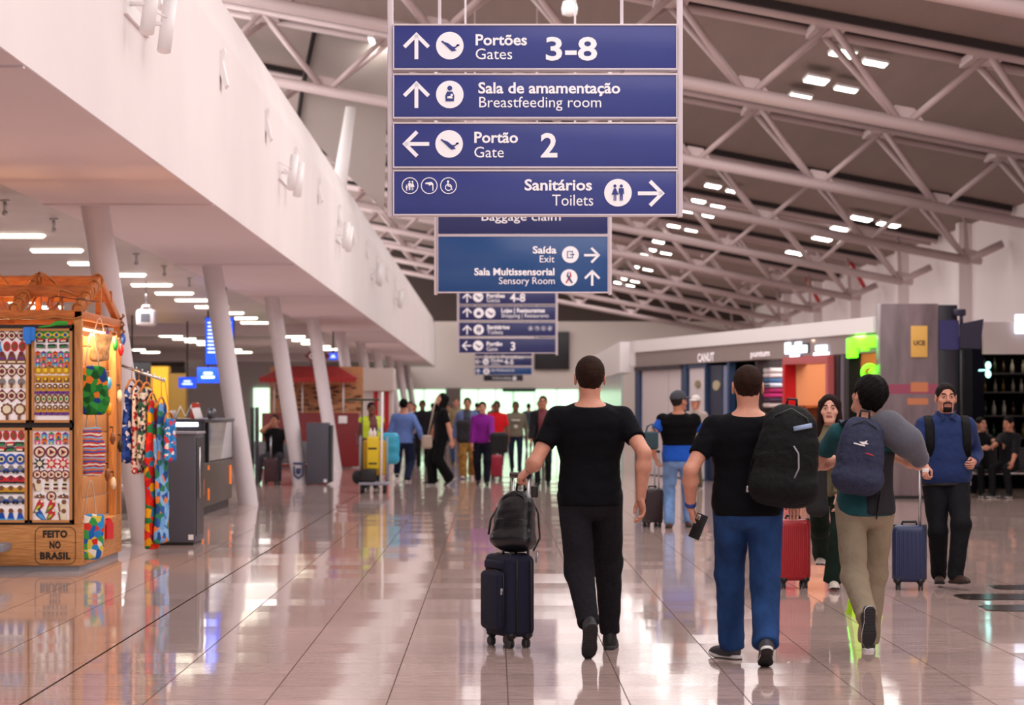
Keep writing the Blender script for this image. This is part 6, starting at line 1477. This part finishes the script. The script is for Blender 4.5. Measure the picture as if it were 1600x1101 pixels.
g = MB(); a, c = at(396, 655, 79.9), at(421, 606, 79.9); g.box((a.x, 79.9, .1), (c.x, 79.95, c.z)); struct('door_1', g, M_day)

# ------------------------------------------------------------------ red refreshment kiosk
RD = 62.5
def rp(px, py, D=RD): return at(px, py, D)
e = empty('red_kiosk', (rp(485, 730).x, RD + 1, 0), 'red kiosk with scalloped awning and newspaper patterned back wall', 'kiosk')
M_red = mat('kiosk_red', '#7a0e16', rough=.45); M_awn = mat('awning_red', '#a31a1c', rough=.6)
a, c = rp(409, 730), rp(560, 645); b = MB(); b.rbox((a.x, RD, .02), (c.x, RD + 1.0, c.z), .02); b.build('counter', M_red, e)
b = MB(); b.box((rp(413, 0).x, RD + 1.6, 1.3), (rp(562, 0).x, RD + 1.7, rp(0, 571).z)); bw = b.build('back_wall', wood('newsprint_wall', '#e0a676', '#c98a58', 30, (1, 1, 1)), e)
b = MB(); Mtx = mat('newsprint_ink', '#5c2c1c', rough=.8); rnd2 = random.Random(5)
for i in range(110):
    x = rnd2.uniform(414, 556); y = rnd2.uniform(600, 642); wv = rnd2.uniform(4, 12); v = rp(x, y); b.box((v.x, RD + 1.585, v.z), (v.x + wv*RD/F, RD + 1.6, v.z + rnd2.choice((.015, .02, .035))))
v = rp(492, 632); put_text(b, 'US', .3, v.x, v.z, RD + 1.58, bold=.01); v = rp(474, 643); put_text(b, "DON'T", .13, v.x, v.z + .02, RD + 1.58); b.build('printed_words', Mtx, bw)
b = MB(); x0, x1, x2, x3 = rp(408, 0).x, rp(558, 0).x, rp(440, 0).x, rp(524, 0).x; z0, z1 = rp(0, 590).z, rp(0, 571).z
b.add([(x0, RD - .5, z0), (x1, RD - .5, z0), (x3, RD + .7, z1), (x2, RD + .7, z1), (x0, RD + 1.5, z0), (x1, RD + 1.5, z0)], [(0, 1, 2, 3), (1, 5, 2), (4, 0, 3), (5, 4, 3, 2), (0, 4, 5, 1)])
n_ = 22
for i in range(n_):
    xa, xb = x0 + (x1 - x0)*i/n_, x0 + (x1 - x0)*(i + 1)/n_; b.prism([(xa, z0), (xa, z0 - .09), ((xa*3 + xb)/4, z0 - .125), ((xa + xb*3)/4, z0 - .125), (xb, z0 - .09), (xb, z0)], RD - .52, RD - .5)
b.build('awning', M_awn, e)
for px in (428, 472, 510, 536):
    v = rp(px, 0); b = MB(); b.cyl((v.x, RD + .1, 1.3), (v.x, RD + .1, z0), .022, 10); b.build('post', M_whitep, e)
b = MB(); v = rp(535, 655); b.rbox((v.x - .1, RD - .02, v.z - .1), (v.x + .12, RD, v.z + .09), .01); b.build('notice', M_whitep, e)
v = rp(495, 556, 60); b = MB(); b.prism([(v.x - .3, v.z), (v.x - .1, v.z - .17), (v.x + .1, v.z - .17), (v.x + .32, v.z), (v.x + .1, v.z + .17), (v.x - .1, v.z + .17)], 60, 60.08); b.cyl((v.x, 60.04, v.z + .17), (v.x, 60.04, 3.66), .015, 6); o = b.build('diamond_sign', mat('sign_maroon', '#6a1620', rough=.4)); tag(o, 'dark red hanging diamond sign above the red awning', 'sign')
b = MB(); put_text(b, 'OU', .17, v.x - .19, v.z - .06, 59.995, bold=.006); b.build('lettering', M_whitep, o)
# white and red striped shop beyond it
e = empty('striped_stall', (rp(580, 0, 70).x, 70, 0), 'white fronted stall with red upright stripes behind the cleaning cart', 'stall')
a, c = rp(548, 0, 70), rp(612, 0, 70); b = MB(); b.box((a.x, 70.4, 0), (c.x, 71.5, 2.0)); b.build('front', mat('stall_white', '#d8cfcd', rough=.6), e); b = MB(); b.rbox((a.x - .1, 70.2, 1.98), (c.x + .05, 71.6, 2.62), .02); b.build('fascia', mat('stall_cream', '#d6c9c2', rough=.6), e)
for px in (583, 600): v = rp(px, 0, 70); b = MB(); b.box((v.x, 70.36, .2), (v.x + .12, 70.4, 1.97)); b.build('stripe', mat('stripe_red', '#c01a1c'), e)

# ------------------------------------------------------------------ cleaning cart
CD = 43.3
def cp(px, py): return at(px, py, CD)
e = empty('cleaning_cart', (cp(583, 0).x, CD + .3, 0), 'grey wheeled cleaning cart with yellow bag and mop handles', 'cart')
x0, x1 = cp(560, 0).x, cp(606, 0).x; b = MB(); b.rbox((x0, CD, .14), (x1, CD + .8, .19), .015); b.build('deck', mat('cart_grey', '#8d8f9c', rough=.5), e)
for x in (x0 + .05, x1 - .07):
    for y in (CD + .06, CD + .74): b = MB(); b.cyl((x - .02, y, .07), (x + .02, y, .07), .07, 16); b.cyl((x, y, .07), (x, y, .15), .015, 8); b.build('wheel', M_rubber, e)
for x in (x0 + .02, x1 - .03):
    b = MB(); b.ring([(x, CD + .3, .19), (x, CD + .3, .98), (x, CD + .75, 1.0), (x, CD + .75, .19)], .02, 8); b.build('frame', MATS['cart_grey'], e)
b = MB(); b.rbox((x0 + .06, CD + .28, .3), (x1 - .06, CD + .72, .92), .05); b.build('bag', mat('bag_yellow', '#c79a1c', rough=.6), e)
b = MB(); b.rbox((x0 + .14, CD + .16, .42), (x1 - .16, CD + .22, .98), .02); b.ring([(x0 + .18, CD + .19, .95), (x0 + .25, CD + .18, .91), (x0 + .3, CD + .18, .95)], .012, 6, 1); b.box((x0 + .16, CD + .155, .76), (x1 - .2, CD + .16, .79), 1); b.box((x0 + .17, CD + .155, .5), (x1 - .2, CD + .16, .53), 1); o = b.build('caution_board', [mat('caution_yellow', '#e2c41e', rough=.5), M_black]); tag(o, 'yellow caution board clipped on the front of the cleaning cart', 'sign')
b = MB(); b.rbox((x0 + .02, CD + .02, .2), (x0 + .3, CD + .26, .42), .03); o = b.build('mop_bucket', M_black); tag(o, 'black bucket standing on the cleaning cart deck', 'bucket')
b = MB(); b.ball((x0 - .02, CD + .1, .28), (.1, .1, .12)); o = b.build('floor_mop', mat('mop_dark', '#1a1a1e', rough=.9)); tag(o, 'dark mop bundle at the front corner of the cleaning cart', 'mop')
v = cp(595, 612); b = MB(); b.cyl((v.x, CD + .1, .19), (v.x + .02, CD + .14, v.z), .02, 8); o = b.build('mop', M_whitep); tag(o, 'tall white mop handle standing in the cleaning cart', 'mop')
v = cp(568, 626); b = MB(); b.cyl((cp(565, 0).x, CD + .2, .19), (cp(565, 0).x, CD + .2, v.z), .012, 8); b.rbox((cp(539, 0).x, CD + .17, v.z), (cp(592, 0).x, CD + .23, v.z + .035), .012); o = b.build('floor_squeegee', mat('squeegee_green', '#1e3a26', rough=.6)); tag(o, 'upturned dark green floor squeegee in the cleaning cart', 'squeegee')
for i, px in enumerate((577, 583)): v = cp(px, 0); b = MB(); b.lathe([(.035, 0), (.035, .14), (.012, .18), (.012, .21)], (v.x, CD + .5, .92), 12); o = b.build('spray_bottle', M_whitep); tag(o, 'white spray bottle in the top of the cleaning cart, %s the mop handle' % ('farther from' if i == 0 else 'nearer'), 'bottle')
q = V_(at(609, 700, 44)); 
def bb(P): return sd_box(P, q, A_([.17, .1, .28]), .09) + wrinkle(P, .014, 20, 5)
o = solid('plastic_bag', bb, q - .45, q + .45, .02, mat('bag_cyan', '#2f9fc4', rough=.4), None, q); tag(o, 'light blue plastic bag hanging on the side of the cleaning cart', 'bag')
b = MB(); b.ring([(-.1, 0, .2), (-.2, 0, .34), (-.1, .1, .2)], .012, 6); b.build('handle', MATS['bag_cyan'], o, (0, 0, 0))
# ------------------------------------------------------------------ row of shops along the other side
F0 = Vector((3.14, 56.6, 0)); FU = Vector((3.24, -15.1, 0)); FL = FU.length; FU.normalize(); FN = Vector((-FU.y, FU.x, 0))
if FN.x < 0: FN = -FN                                  # FN points into the shops
SM_ = frame3(F0, FU, FN, Vector((0, 0, 1)))
def su(px):
    a = (px - 772) / F; t = (a * 56.6 - 3.14) / (3.24 + 15.1 * a); return t * FL
def sdist(px): return 56.6 - 15.1 * su(px) / FL
def sz(px, py): return CAMH + (640 - py) * sdist(px) / F
def sbox(mb, u0, n0, z0, u1, n1, z1, mi=0): mb.box((u0, n0, z0), (u1, n1, z1), mi, SM_)
UE = FL - .05
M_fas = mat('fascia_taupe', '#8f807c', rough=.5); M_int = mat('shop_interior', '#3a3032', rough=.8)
b = MB(); sbox(b, 0, -.06, 2.74, UE, .25, 3.0); sbox(b, -.03, -.06, 2.44, .35, .2, 3.0); b.box((2.86, 56.8, 2.3), (3.16, 72, 3.0)); struct('trim_4', b, M_whitep)
b = MB(); sbox(b, .3, -.02, 2.41, UE, .3, 2.74); struct('trim_5', b, M_fas)
b = MB(); sbox(b, 0, .2, 2.85, UE - 4, 2.35, 2.98); sbox(b, UE - 4, .2, 2.85, UE, 1.1, 2.98); struct('ceiling.002', b, mat('shop_roof', '#bdb2af'))
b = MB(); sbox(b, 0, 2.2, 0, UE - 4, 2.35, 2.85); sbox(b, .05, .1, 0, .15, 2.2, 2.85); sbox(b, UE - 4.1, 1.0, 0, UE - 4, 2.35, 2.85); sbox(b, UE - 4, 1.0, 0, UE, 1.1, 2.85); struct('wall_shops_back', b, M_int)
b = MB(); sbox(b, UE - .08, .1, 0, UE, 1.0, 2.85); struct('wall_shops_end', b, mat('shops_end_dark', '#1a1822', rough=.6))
b = MB(); sbox(b, .32, -.05, 2.32, 4.0, .02, 2.41); struct('trim_6', b, mat('garland_dark', '#3c3338', rough=.8, var=.5, vscale=9))
b = MB(); b.box((2.9, 56.9, 0), (2.94, 72, 2.3)); struct('window_4', b, mat('shop_glass_pale', '#b9c4c2', rough=.15))
a = at(955, 640, 75); b = MB(); b.rbox((a.x - .19, 75, 0), (a.x + .19, 75.4, 3.2), .02); o = b.build('timber_pillar', wood('brown_timber', '#7a4a26', '#5c351a', 4, (6, 6, 1))); tag(o, 'brown timber clad pillar beyond the corner of the shop row', 'pillar')
def shop(name, px, label, cat='shop'):
    u = su(px); p = SM_ @ Vector((u, .2, 0)); return empty(name, p, label, cat)
def part(name, m, par, items):
    b = MB()
    for it in items: sbox(b, *it)
    return b.build(name, m, par)
# hoarding of white panels in blue frames
M_bfr = mat('frame_blue', '#1f3a5f', rough=.45); M_hoard = mat('hoarding_white', '#d9d0d2', rough=.5)
e = shop('shop_hoarding', 1030, 'closed shop front of tall white panels in dark blue frames', 'hoarding')
for x0, x1 in ((999, 1040), (1041, 1064), (1073, 1099)): part('panel', M_hoard, e, [(su(x0), .06, .02, su(x1), .1, 2.33)])
for x0, x1 in ((992, 999), (1064, 1072)): part('frame_post', M_bfr, e, [(su(x0), .0, 0, su(x1), .12, 2.4)])
part('frame_rail', M_bfr, e, [(su(992), .02, 2.32, su(1100.3), .12, 2.4)])
def emblem(par, px, py, r, m):
    b = MB(); p = (su(px), .0, sz(px, py)); n = 20
    b.prism([(p[0] + r*2.2*math.cos(2*math.pi*i/n), p[2] + r*math.sin(2*math.pi*i/n)) for i in range(n)], .03, .06, 0, SM_); return b.build('emblem', m, par)
emblem(e, 1087, 600, .08, mat('emblem_gold', '#8d8264', rough=.4))
e = shop('boutique_front', 1110, 'dark blue boutique front with a round pale emblem next to the white panels', 'shop')
part('panel', mat('boutique_navy', '#14243f', rough=.4), e, [(su(1102.5), .06, .02, su(1124), .12, 2.35)]); part('door_glass', mat('boutique_glass', '#8492b4', rough=.2), e, [(su(1124), .08, .02, su(1136), .1, 2.34)])
part('frame_post', M_bfr, e, [(su(1100.5), .0, 0, su(1102.5), .14, 2.4), ]); part('frame_post', M_bfr, e, [(su(1136), .0, 0, su(1139), .14, 2.4)]); emblem(e, 1116, 602, .10, mat('emblem_pale', '#b9ae8c', rough=.4))
# textile shop
e = shop('textile_shop', 1208, 'open shop with shelves of folded fabrics in blue, white and magenta', 'shop')
uT = su(1181); part('shelf_unit', M_int, e, [(uT - .1, .02, .05, uT, 2.1, 2.4)] + [(uT, .06, z, uT + .5, .12, z + .03) for z in (1.3, 1.9)])
part('shelf_unit', M_int, e, [(uT, .72, .05, uT + .5, .76, 2.3)])
cols = ['#d8cfd0', '#cdbfc2', '#3f5f86', '#b7b9c8', '#a8205f', '#c02a72', '#3a2338', '#c9b9b4']
for i, c in enumerate(cols):
    z = 2.16 - i * .095; b = MB(); b.rbox((uT + .01, .13, z), (uT + .42 - .02*(i % 3), .70, z + .085), .03, 0, SM_); o = b.build('folded_fabric', mat('fabric_%s' % 'abcdefgh'[i], c, rough=.9, var=.15, vscale=5)); tag(o, '%s folded fabric layer on the open shop shelf, %s from the top' % (['pale', 'pinkish pale', 'slate blue', 'light grey', 'magenta', 'bright magenta', 'dark plum', 'beige'][i], ORD[i].split()[0].replace('top', 'first')), 'fabric')
e2 = shop('checkout_counter', 1218, 'white checkout counter with a screen in front of the folded fabrics', 'counter'); part('body', mat('counter_white', '#d9d4d0', rough=.4), e2, [(su(1200), .25, 0, su(1226), .7, 1.1)]); part('screen', lamp_mat('screen_pale', '#dff0ee', .9), e2, [(su(1212), .22, 1.3, su(1214), .60, 1.62)])
part('stand', M_black, e2, [(su(1212), .36, 1.1, su(1213), .44, 1.3)])
area_light('shop_light', SM_ @ Vector((su(1205), .8, 2.7)), 1.2, .6, 30, (1, .95, .92))
e = shop('red_portal_shop', 1266, 'shop entrance framed in bright red with an orange lit interior', 'shop')
part('portal_lintel', mat('portal_pink', '#b8585c', rough=.4), e, [(su(1232), -.12, 2.28, su(1303), .3, 2.41)]); part('portal_jamb', mat('portal_red', '#c40f18', rough=.4), e, [(su(1232), -.12, 0, su(1236), .09, 2.28)]); part('portal_jamb', mat('portal_pink', '#b8585c'), e, [(su(1300), -.12, 0, su(1304), .1, 2.28)])
u0 = su(1236); part('interior_wall', mat('interior_orange', '#d9946a', rough=.7), e, [(u0 - .1, .1, 0, u0, 2.15, 2.6)])
Msh = wood('shelf_wood', '#b5602c', '#8a421c', 5, (2, 2, 8)); part('shelving', Msh, e, [(u0, .14, .05 + .36*i, u0 + .4, 1.6, .09 + .36*i) for i in range(5)] + [(u0, .14 + .36*i, .05, u0 + .4, .17 + .36*i, 1.53) for i in range(5)])
area_light('shop_light', SM_ @ Vector((su(1268), .8, 2.7)), 1.6, .8, 60, (1, .8, .62))
# shop with the green signs
e = shop('green_sign_shop', 1345, 'narrow shop with dark uprights, yellow lit shelves and green sign', 'shop')
for x0, x1 in ((1305, 1313), (1320, 1328)): part('upright', M_black, e, [(su(x0), -.02, 0, su(x1), .2, 2.4)])
part('upright', mat('upright_silver', '#6f6570', rough=.3), e, [(su(1313), .0, 0, su(1320), .1, 2.4)])
u1 = su(1322); part('back_shelves', mat('shelf_amber', '#b8702f', rough=.6), e, [(u1 - .08, .22, 0, u1, .98, 2.6)])
gy = [mat('pack_%d' % i, c, rough=.5) for i, c in enumerate(('#c9d81c', '#e0b41c', '#7fb81c', '#d9d9c4', '#b8461c'))]
for i in range(5):
    b = MB()
    for j in range(4): sbox(b, u1, .26 + .17*j, .3 + .4*i, u1 + .22, .39 + .17*j, .3 + .4*i + .2 + .05*((i + j) % 2), (i*3 + j) % 5)
    b.build('goods', gy, e)
area_light('shop_light', SM_ @ Vector((su(1350), .7, 2.7)), 1.6, .6, 36, (1, .85, .5))
M_green = lamp_mat('neon_green', '#63ff1a', 2.2); M_cool = lamp_mat('sign_cool_white', '#dcebff', 1.6)
def sign_part(name, label, cat, build, ms):
    b = MB(); build(b); o = b.build(name, ms); tag(o, label, cat); return o
def spx(b, x0, y0, x1, y1, n0=-.07, n1=-.02, mi=0):
    xm = (x0 + x1)/2; b.rbox((su(x0), n0, sz(xm, y1)), (su(x1), n1, sz(xm, y0)), .015, mi, SM_)
def words(b, s, x0, x1, y0, y1, n=-.03, bold=.01):
    vs, fs = text_geo(s, .3, 'LEFT', bold); xs = [v[0] for v in vs]; zs = [v[2] for v in vs]; kx_ = (su(x1) - su(x0))/(max(xs) - min(xs)); xm = (x0 + x1)/2; kz_ = (sz(xm, y0) - sz(xm, y1))/(max(zs) - min(zs))
    b.add([SM_ @ Vector((su(x0) + (v[0] - min(xs))*kx_, n, sz(xm, y1) + (v[2] - min(zs))*kz_)) for v in vs], fs)
sign_part('shop_sign', 'white shop name letters over the white panels', 'sign', lambda b: words(b, 'CANUT', 1092, 1118, 551, 565), lamp_mat('letters_pale', '#eadfe2', .35))
sign_part('shop_sign', 'pale shop name letters above the folded fabrics', 'sign', lambda b: words(b, 'puntum', 1175, 1205, 548, 560), lamp_mat('letters_pale', '#eadfe2'))
def blue_sign(b):
    for q in ((1231, 535, 1238, 553), (1238, 540, 1246, 553), (1247, 534, 1255, 551), (1253, 539, 1264, 551), (1239, 554, 1252, 566)): spx(b, *q)
    spx(b, 1233, 536, 1267, 552, -.03, -.015, 1); spx(b, 1241, 555, 1256, 567, -.03, -.015, 1)
sign_part('shop_sign', 'cool white lit letters with black shadow above the red portal', 'sign', blue_sign, [M_cool, M_black])
def two_lines(b): spx(b, 1279, 539, 1295, 548); spx(b, 1276, 550, 1298, 559)
sign_part('shop_sign', 'two short lines of white lit letters beside the cool white sign', 'sign', two_lines, M_cool)
def green_sign(b): spx(b, 1328, 528, 1343, 559); spx(b, 1336, 525, 1374, 543); spx(b, 1350, 540, 1360, 548)
sign_part('shop_sign', 'glowing green lit sign at the end of the shop fascia', 'sign', green_sign, M_green)
p = at(1359, 582, 41.1); b = MB(); n = 24
b.ring([(p.x + .12*math.cos(a), p.y, p.z + .12*math.sin(a)) for a in [2*math.pi*i/n for i in range(n + 1)]], .032, 8); b.ring([p + Vector((0, 0, .0)), p + Vector((.07, 0, .07)), p + Vector((.13, 0, .07))], .03, 8); b.cyl(p + Vector((.1, .02, 0)), p + Vector((.1, .42, .0)), .02, 6)
o = b.build('ring_sign', M_green); tag(o, 'round glowing green ring sign under the green lit sign', 'sign')

# ------------------------------------------------------------------ advertising tower and hanging panel
AD = 40.6
def ap(px, py, D=AD): return at(px, py, D)
e = empty('advert_tower', (ap(1430, 0).x, AD + .4, 0), 'tall grey advertising tower with a yellow poster between the shops and the bar', 'advert tower')
x0, x1, x2 = ap(1376, 0).x, ap(1466, 0).x, ap(1497, 0).x; zt = ap(0, 474).z
def grad_panel():
    m = mat('tower_print', '#6f5f63', rough=.3, var=.3, vscale=2.2, stretch=(2.5, 1, .5)); return m
b = MB(); b.rbox((x0, AD, .05), (x1, AD + .5, zt), .01); b.build('front_panel', grad_panel(), e); b = MB(); b.rbox((x1, AD + .05, .05), (x2, AD + .5, zt - .02), .01); b.build('side_panel', mat('tower_side', '#15131f', rough=.35), e)
b = MB(); b.box((x0 + .05, AD + .05, 0), (x2 - .05, AD + .45, .05)); b.build('plinth', M_black, e)
a, c = ap(1423, 558), ap(1449, 509); b = MB(); b.rbox((a.x, AD - .02, a.z), (c.x, AD, c.z), .006); o = b.build('poster', mat('poster_yellow', '#d3a552', rough=.6), e)
b = MB(); put_text(b, 'UCE', .1, (a.x + c.x)/2, a.z + .2, AD - .025, 'CENTER', .006); b.build('lettering', mat('poster_ink', '#6a5230'), o)
b = MB(); a, c = ap(1423, 612), ap(1450, 597); b.box((a.x, AD - .004, a.z), (c.x, AD, c.z)); a, c = ap(1418, 632), ap(1450, 622); b.box((a.x, AD - .004, a.z), (c.x, AD, c.z)); b.build('printed_band', mat('print_orange', '#b8714a', rough=.4), e)
b = MB(); a, c = ap(1376, 615), ap(1466, 600); b.box((a.x, AD - .002, a.z), (c.x, AD, c.z)); b.build('printed_stripe', mat('print_rose', '#8d3f55', rough=.4), e)
a, c = ap(1467, 546, AD + .03), ap(1498, 500, AD + .03); b = MB(); b.box((a.x, AD + .03, a.z), (c.x, AD + .05, c.z)); b.build('side_screen', mat('screen_indigo', '#262352', rough=.3, emit=.15), e)
a, c = at(1500, 545, 40.5), at(1537, 498, 40.5); b = MB(); b.prism([(a.x, a.z + .02), (c.x - .05, a.z), (c.x, c.z), (a.x, c.z - .08)], 40.5, 40.6); b.cyl((a.x + .03, 40.55, c.z - .1), (a.x + .03, 40.55, c.z + .12), .03, 8); b.rbox((a.x - .1, 40.5, c.z + .05), (a.x + .1, 40.62, c.z + .16), .02); o = b.build('hanging_screen', mat('screen_plum', '#1c1830', rough=.3)); tag(o, 'dark tilted screen on a bracket beside the advertising tower', 'screen')
b = MB(); b.cyl((a.x + .03, 40.55, 0), (a.x + .03, 40.55, c.z), .028, 8); b.build('pole', M_black, o)
# ------------------------------------------------------------------ bar with bottle shelves and seated people
BD = 43.0
def bp(px, py, D=BD): return at(px, py, D)
b = MB(); a = bp(1536, 553); b.box((a.x, BD, a.z), (13, BD + .3, bp(0, 503).z)); b.box((a.x, BD + .3, 2.75), (13, BD + 4, 2.85)); struct('trim_7', b, mat('bar_fascia', '#b3a4a2', rough=.6))
a, c = at(1586, 521, 42.95), at(1612, 491, 42.95); b = MB(); b.rbox((a.x, 42.9, a.z), (c.x, 43.0, c.z), .02); o = b.build('light_box', lamp_mat('sign_cool_white', '#dcebff')); tag(o, 'white lit box sign on the bar fascia at the photo edge', 'sign')
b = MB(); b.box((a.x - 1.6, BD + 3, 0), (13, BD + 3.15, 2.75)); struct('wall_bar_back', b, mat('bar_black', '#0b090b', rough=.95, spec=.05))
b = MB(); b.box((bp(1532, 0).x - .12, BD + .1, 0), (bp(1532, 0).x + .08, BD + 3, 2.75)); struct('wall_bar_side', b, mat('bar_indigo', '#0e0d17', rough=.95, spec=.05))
for i, z in enumerate((.95, 1.35, 1.78, 2.12)):
    b = MB(); b.rbox((bp(1534, 0).x, BD + 2.4, z - .03), (11.8, BD + 2.9, z), .006); o = b.build('bottle_shelf', M_black); tag(o, 'black bar shelf carrying bottles, %s from the floor' % ORD[i].split()[0].replace('top', 'first'), 'shelf')
b = MB(); b.lathe([(.035, 0), (.037, .13), (.03, .17), (.013, .2), (.012, .25), (.015, .26)], (0, 0, 0), 12); bt = b.build('bottle', mat('bottle_clear', '#a8a39b', rough=.1)); btc = [bt]
for c, nm in (('#5c4a1c', 'amber'), ('#223a1e', 'green'), ('#3a2416', 'brown'), ('#8d877c', 'grey')):
    o = bt.copy(); o.data = bt.data.copy(); o.data.materials[0] = mat('bottle_' + nm, c, rough=.12); COL.objects.link(o); btc.append(o)
used = set(); rb2 = random.Random(11)
BN = ['clear', 'amber', 'dark green', 'brown', 'grey']
for i, z in enumerate((.95, 1.35, 1.78, 2.12)):
    for j in range(14):
        k = rb2.randrange(5); o = btc[k]
        if k in used: o = btc[k].copy(); COL.objects.link(o)
        used.add(k); o.location = (bp(1540, 0).x + .17*j + rb2.uniform(-.03, .03), BD + 2.6, z); s_ = rb2.uniform(.85, 1.05); o.scale = (s_, s_, s_)
        tag(o, '%s glass bottle on the bar shelf %s from the floor' % (BN[k], ORD[i].split()[0].replace('top', 'first')), 'bottle', 'bottles on the bar shelves')
for k in range(5):
    if k not in used: bpy.data.objects.remove(btc[k])
dl = MB(); dl.lathe([(.07, 0), (.07, .02), (.05, .03)], (0, 0, 0), 14); d0 = dl.build('downlight', lamp_mat('lamp_bar', '#fff0d0', 5))
for i, x in enumerate((1556, 1590, 1575)):
    o = d0 if i == 0 else d0.copy()
    if i: COL.objects.link(o)
    o.location = (bp(x, 0, BD + 1.6).x, BD + (1.6 if i < 2 else 2.4), 2.72); tag(o, 'small warm downlight under the bar ceiling', 'lamp', 'bar downlights')
area_light('bar_light', (10, BD + 2.0, 2.7), 3, .5, 7, (1, .85, .65))
v = at(1544, 578, 42.7); b = MB(); b.ball(v + Vector((0, 0, .08)), (.05, .03, .065)); b.ball(v + Vector((0, 0, -.07)), (.05, .03, .065)); b.cyl(v + Vector((-.1, .3, 0)), v, .012, 6); o = b.build('wall_light', lamp_mat('teal_glow', '#9ff0e8', 2.2)); tag(o, 'small teal glowing light at the bar entrance', 'lamp')
# benches
def bench(X, D, n, label, m_seat, yaw=0):
    e = empty('waiting_bench', (X, D, 0), label, 'bench'); e.rotation_euler = (0, 0, yaw); L = (0, 0, 0)
    for i in range(n):
        x = (i - (n - 1)/2)*.55
        b = MB(); b.rbox((x - .24, -.24, .42), (x + .24, .22, .46), .015); b.build('seat', m_seat, e, L)
        b = MB(); b.rbox((x - .24, .2, .5), (x + .24, .24, .86), .015, 0, T((0, .05, 0)) @ Matrix.Rotation(R(-8), 4, 'X')); b.build('backrest', m_seat, e, L)
    b = MB(); b.cyl((-n*.27, .0, .4), (n*.27, .0, .4), .025, 10); b.build('beam', M_chrome, e, L)
    for x in (-n*.22, n*.22):
        b = MB(); b.ring([(x, -.26, .02), (x, -.02, .38), (x, .26, .02)], .018, 8); b.build('leg', M_chrome, e, L)
    return e
M_bs = mat('bench_grey', '#7d7a80', rough=.4)
bench(-4.2, 49.3, 3, 'grey metal waiting bench under the man on the phone', M_bs)
bench(-5.2, 33.0, 2, 'pale chairs half hidden behind the hanging clothes', mat('chair_pale', '#b9b3b8', rough=.4), .3)
bench(8.75, 41.5, 3, 'black waiting bench in front of the bar', M_black, 0)
v = at(428, 640, 49)
make_person('seated man in black t-shirt holding a phone to his ear by the red kiosk', v.x, 49.0, H=1.72, heading=math.pi, skin_k='tan', hair_c=('#2a1d16', 'brown'), shirt='#111114', sleeve=.6, pants='#3b3840', bulk=1.05, pelvis=(v.x, 49.2, .55), seated=True,
    footL=(v.x + .12, 48.75, .08), footR=(v.x - .28, 48.8, .08), kneeL=(0, -1, .6), kneeR=(-.3, -1, .6), handR=wpt(424, 661, 48.85), elbR=(-1, -.3, -.6), curlR=.9, fR=(.3, .1, 1), handL=wpt(451, 690, 48.8), head=(-.2, .1, 0), **kw)
q = at(424, 640, 48.4); suitcase('dark burgundy suitcase in front of the seated man on the phone', q.x, 48.3, 0, .27, .2, .46, mat('case_burgundy', '#3a1a22', rough=.45), grip=(.95, 0), wheel_r=.025)
v = at(1584, 640, 41)
make_person('seated person in dark clothes reading on the bench before the bar', v.x, 41.2, H=1.70, heading=math.pi + .9, skin_k='tan', hair_c=('#0c0a0b', 'black'), shirt='#121116', sleeve=1.4, pants='#131216', pelvis=(v.x, 41.35, .55), seated=True,
    footL=(v.x - .1, 40.9, .08), footR=(v.x - .35, 41.0, .08), kneeL=(-.6, -1, .6), kneeR=(-.8, -.8, .6), handR=wpt(1548, 701, 40.9), handL=wpt(1580, 732, 40.8), head=(.1, -.2, 0), **kw)
v = at(1546, 640, 41)
make_person('seated person in black with bare forearm beside the bar entrance', v.x, 41.6, H=1.66, heading=math.pi - .5, skin_k='light', hair_c=('#0c0a0b', 'black'), shirt='#0f0e12', sleeve=.6, pants='#0e0d10', pelvis=(v.x, 41.75, .55), seated=True,
    footL=(v.x + .1, 41.2, .08), footR=(v.x - .1, 41.15, .08), kneeL=(.2, -1, .6), kneeR=(0, -1, .6), handL=wpt(1572, 700, 41.2), handR=wpt(1536, 700, 41.3), **kw)
bench(8.0, 41.95, 1, 'single dark seat beside the bar entrance', M_black, -.2)
# ------------------------------------------------------------------ on the floor
e = empty('wet_floor_sign', (at(1350, 0, 17.6).x, 17.6, 0), 'lime green folding floor sign standing behind the young man', 'floor sign')
M_lime = mat('sign_lime', '#b6f01c', rough=.45)
for sg in (-1, 1):
    b = MB(); c = at(1350, 0, 17.6); b.prism([(c.x - .108, .0), (c.x + .108, 0), (c.x + .03, .52), (c.x - .03, .52)], -.008, .008); b.v = [((v[0]), 17.6 + v[1] + sg*(.14 - v[2]*.22), v[2]) for v in b.v]; b.build('leaf', M_lime, e)
M_hatch = mat('hatch_dark', '#2c2422', rough=.12)
for i, (xl, y0, y1) in enumerate(((3.58, 19.02, 19.6), (3.56, 17.95, 18.5), (4.05, 20.1, 20.6))):
    b = MB(); P = rr(xl, y0, xl + 2.4, y1, .16); n = len(P); b.add([(p[0], p[1], .006) for p in P] + [(p[0], p[1], 0) for p in P], [tuple(range(n))] + [(j, n + j, n + (j+1) % n, (j+1) % n) for j in range(n)])
    o = b.build('floor_hatch', M_hatch); tag(o, 'dark polished floor plate near the bearded man, %s' % ('middle of the three' if i == 0 else 'nearest of the three' if i == 1 else 'farthest of the three'), 'floor plate')
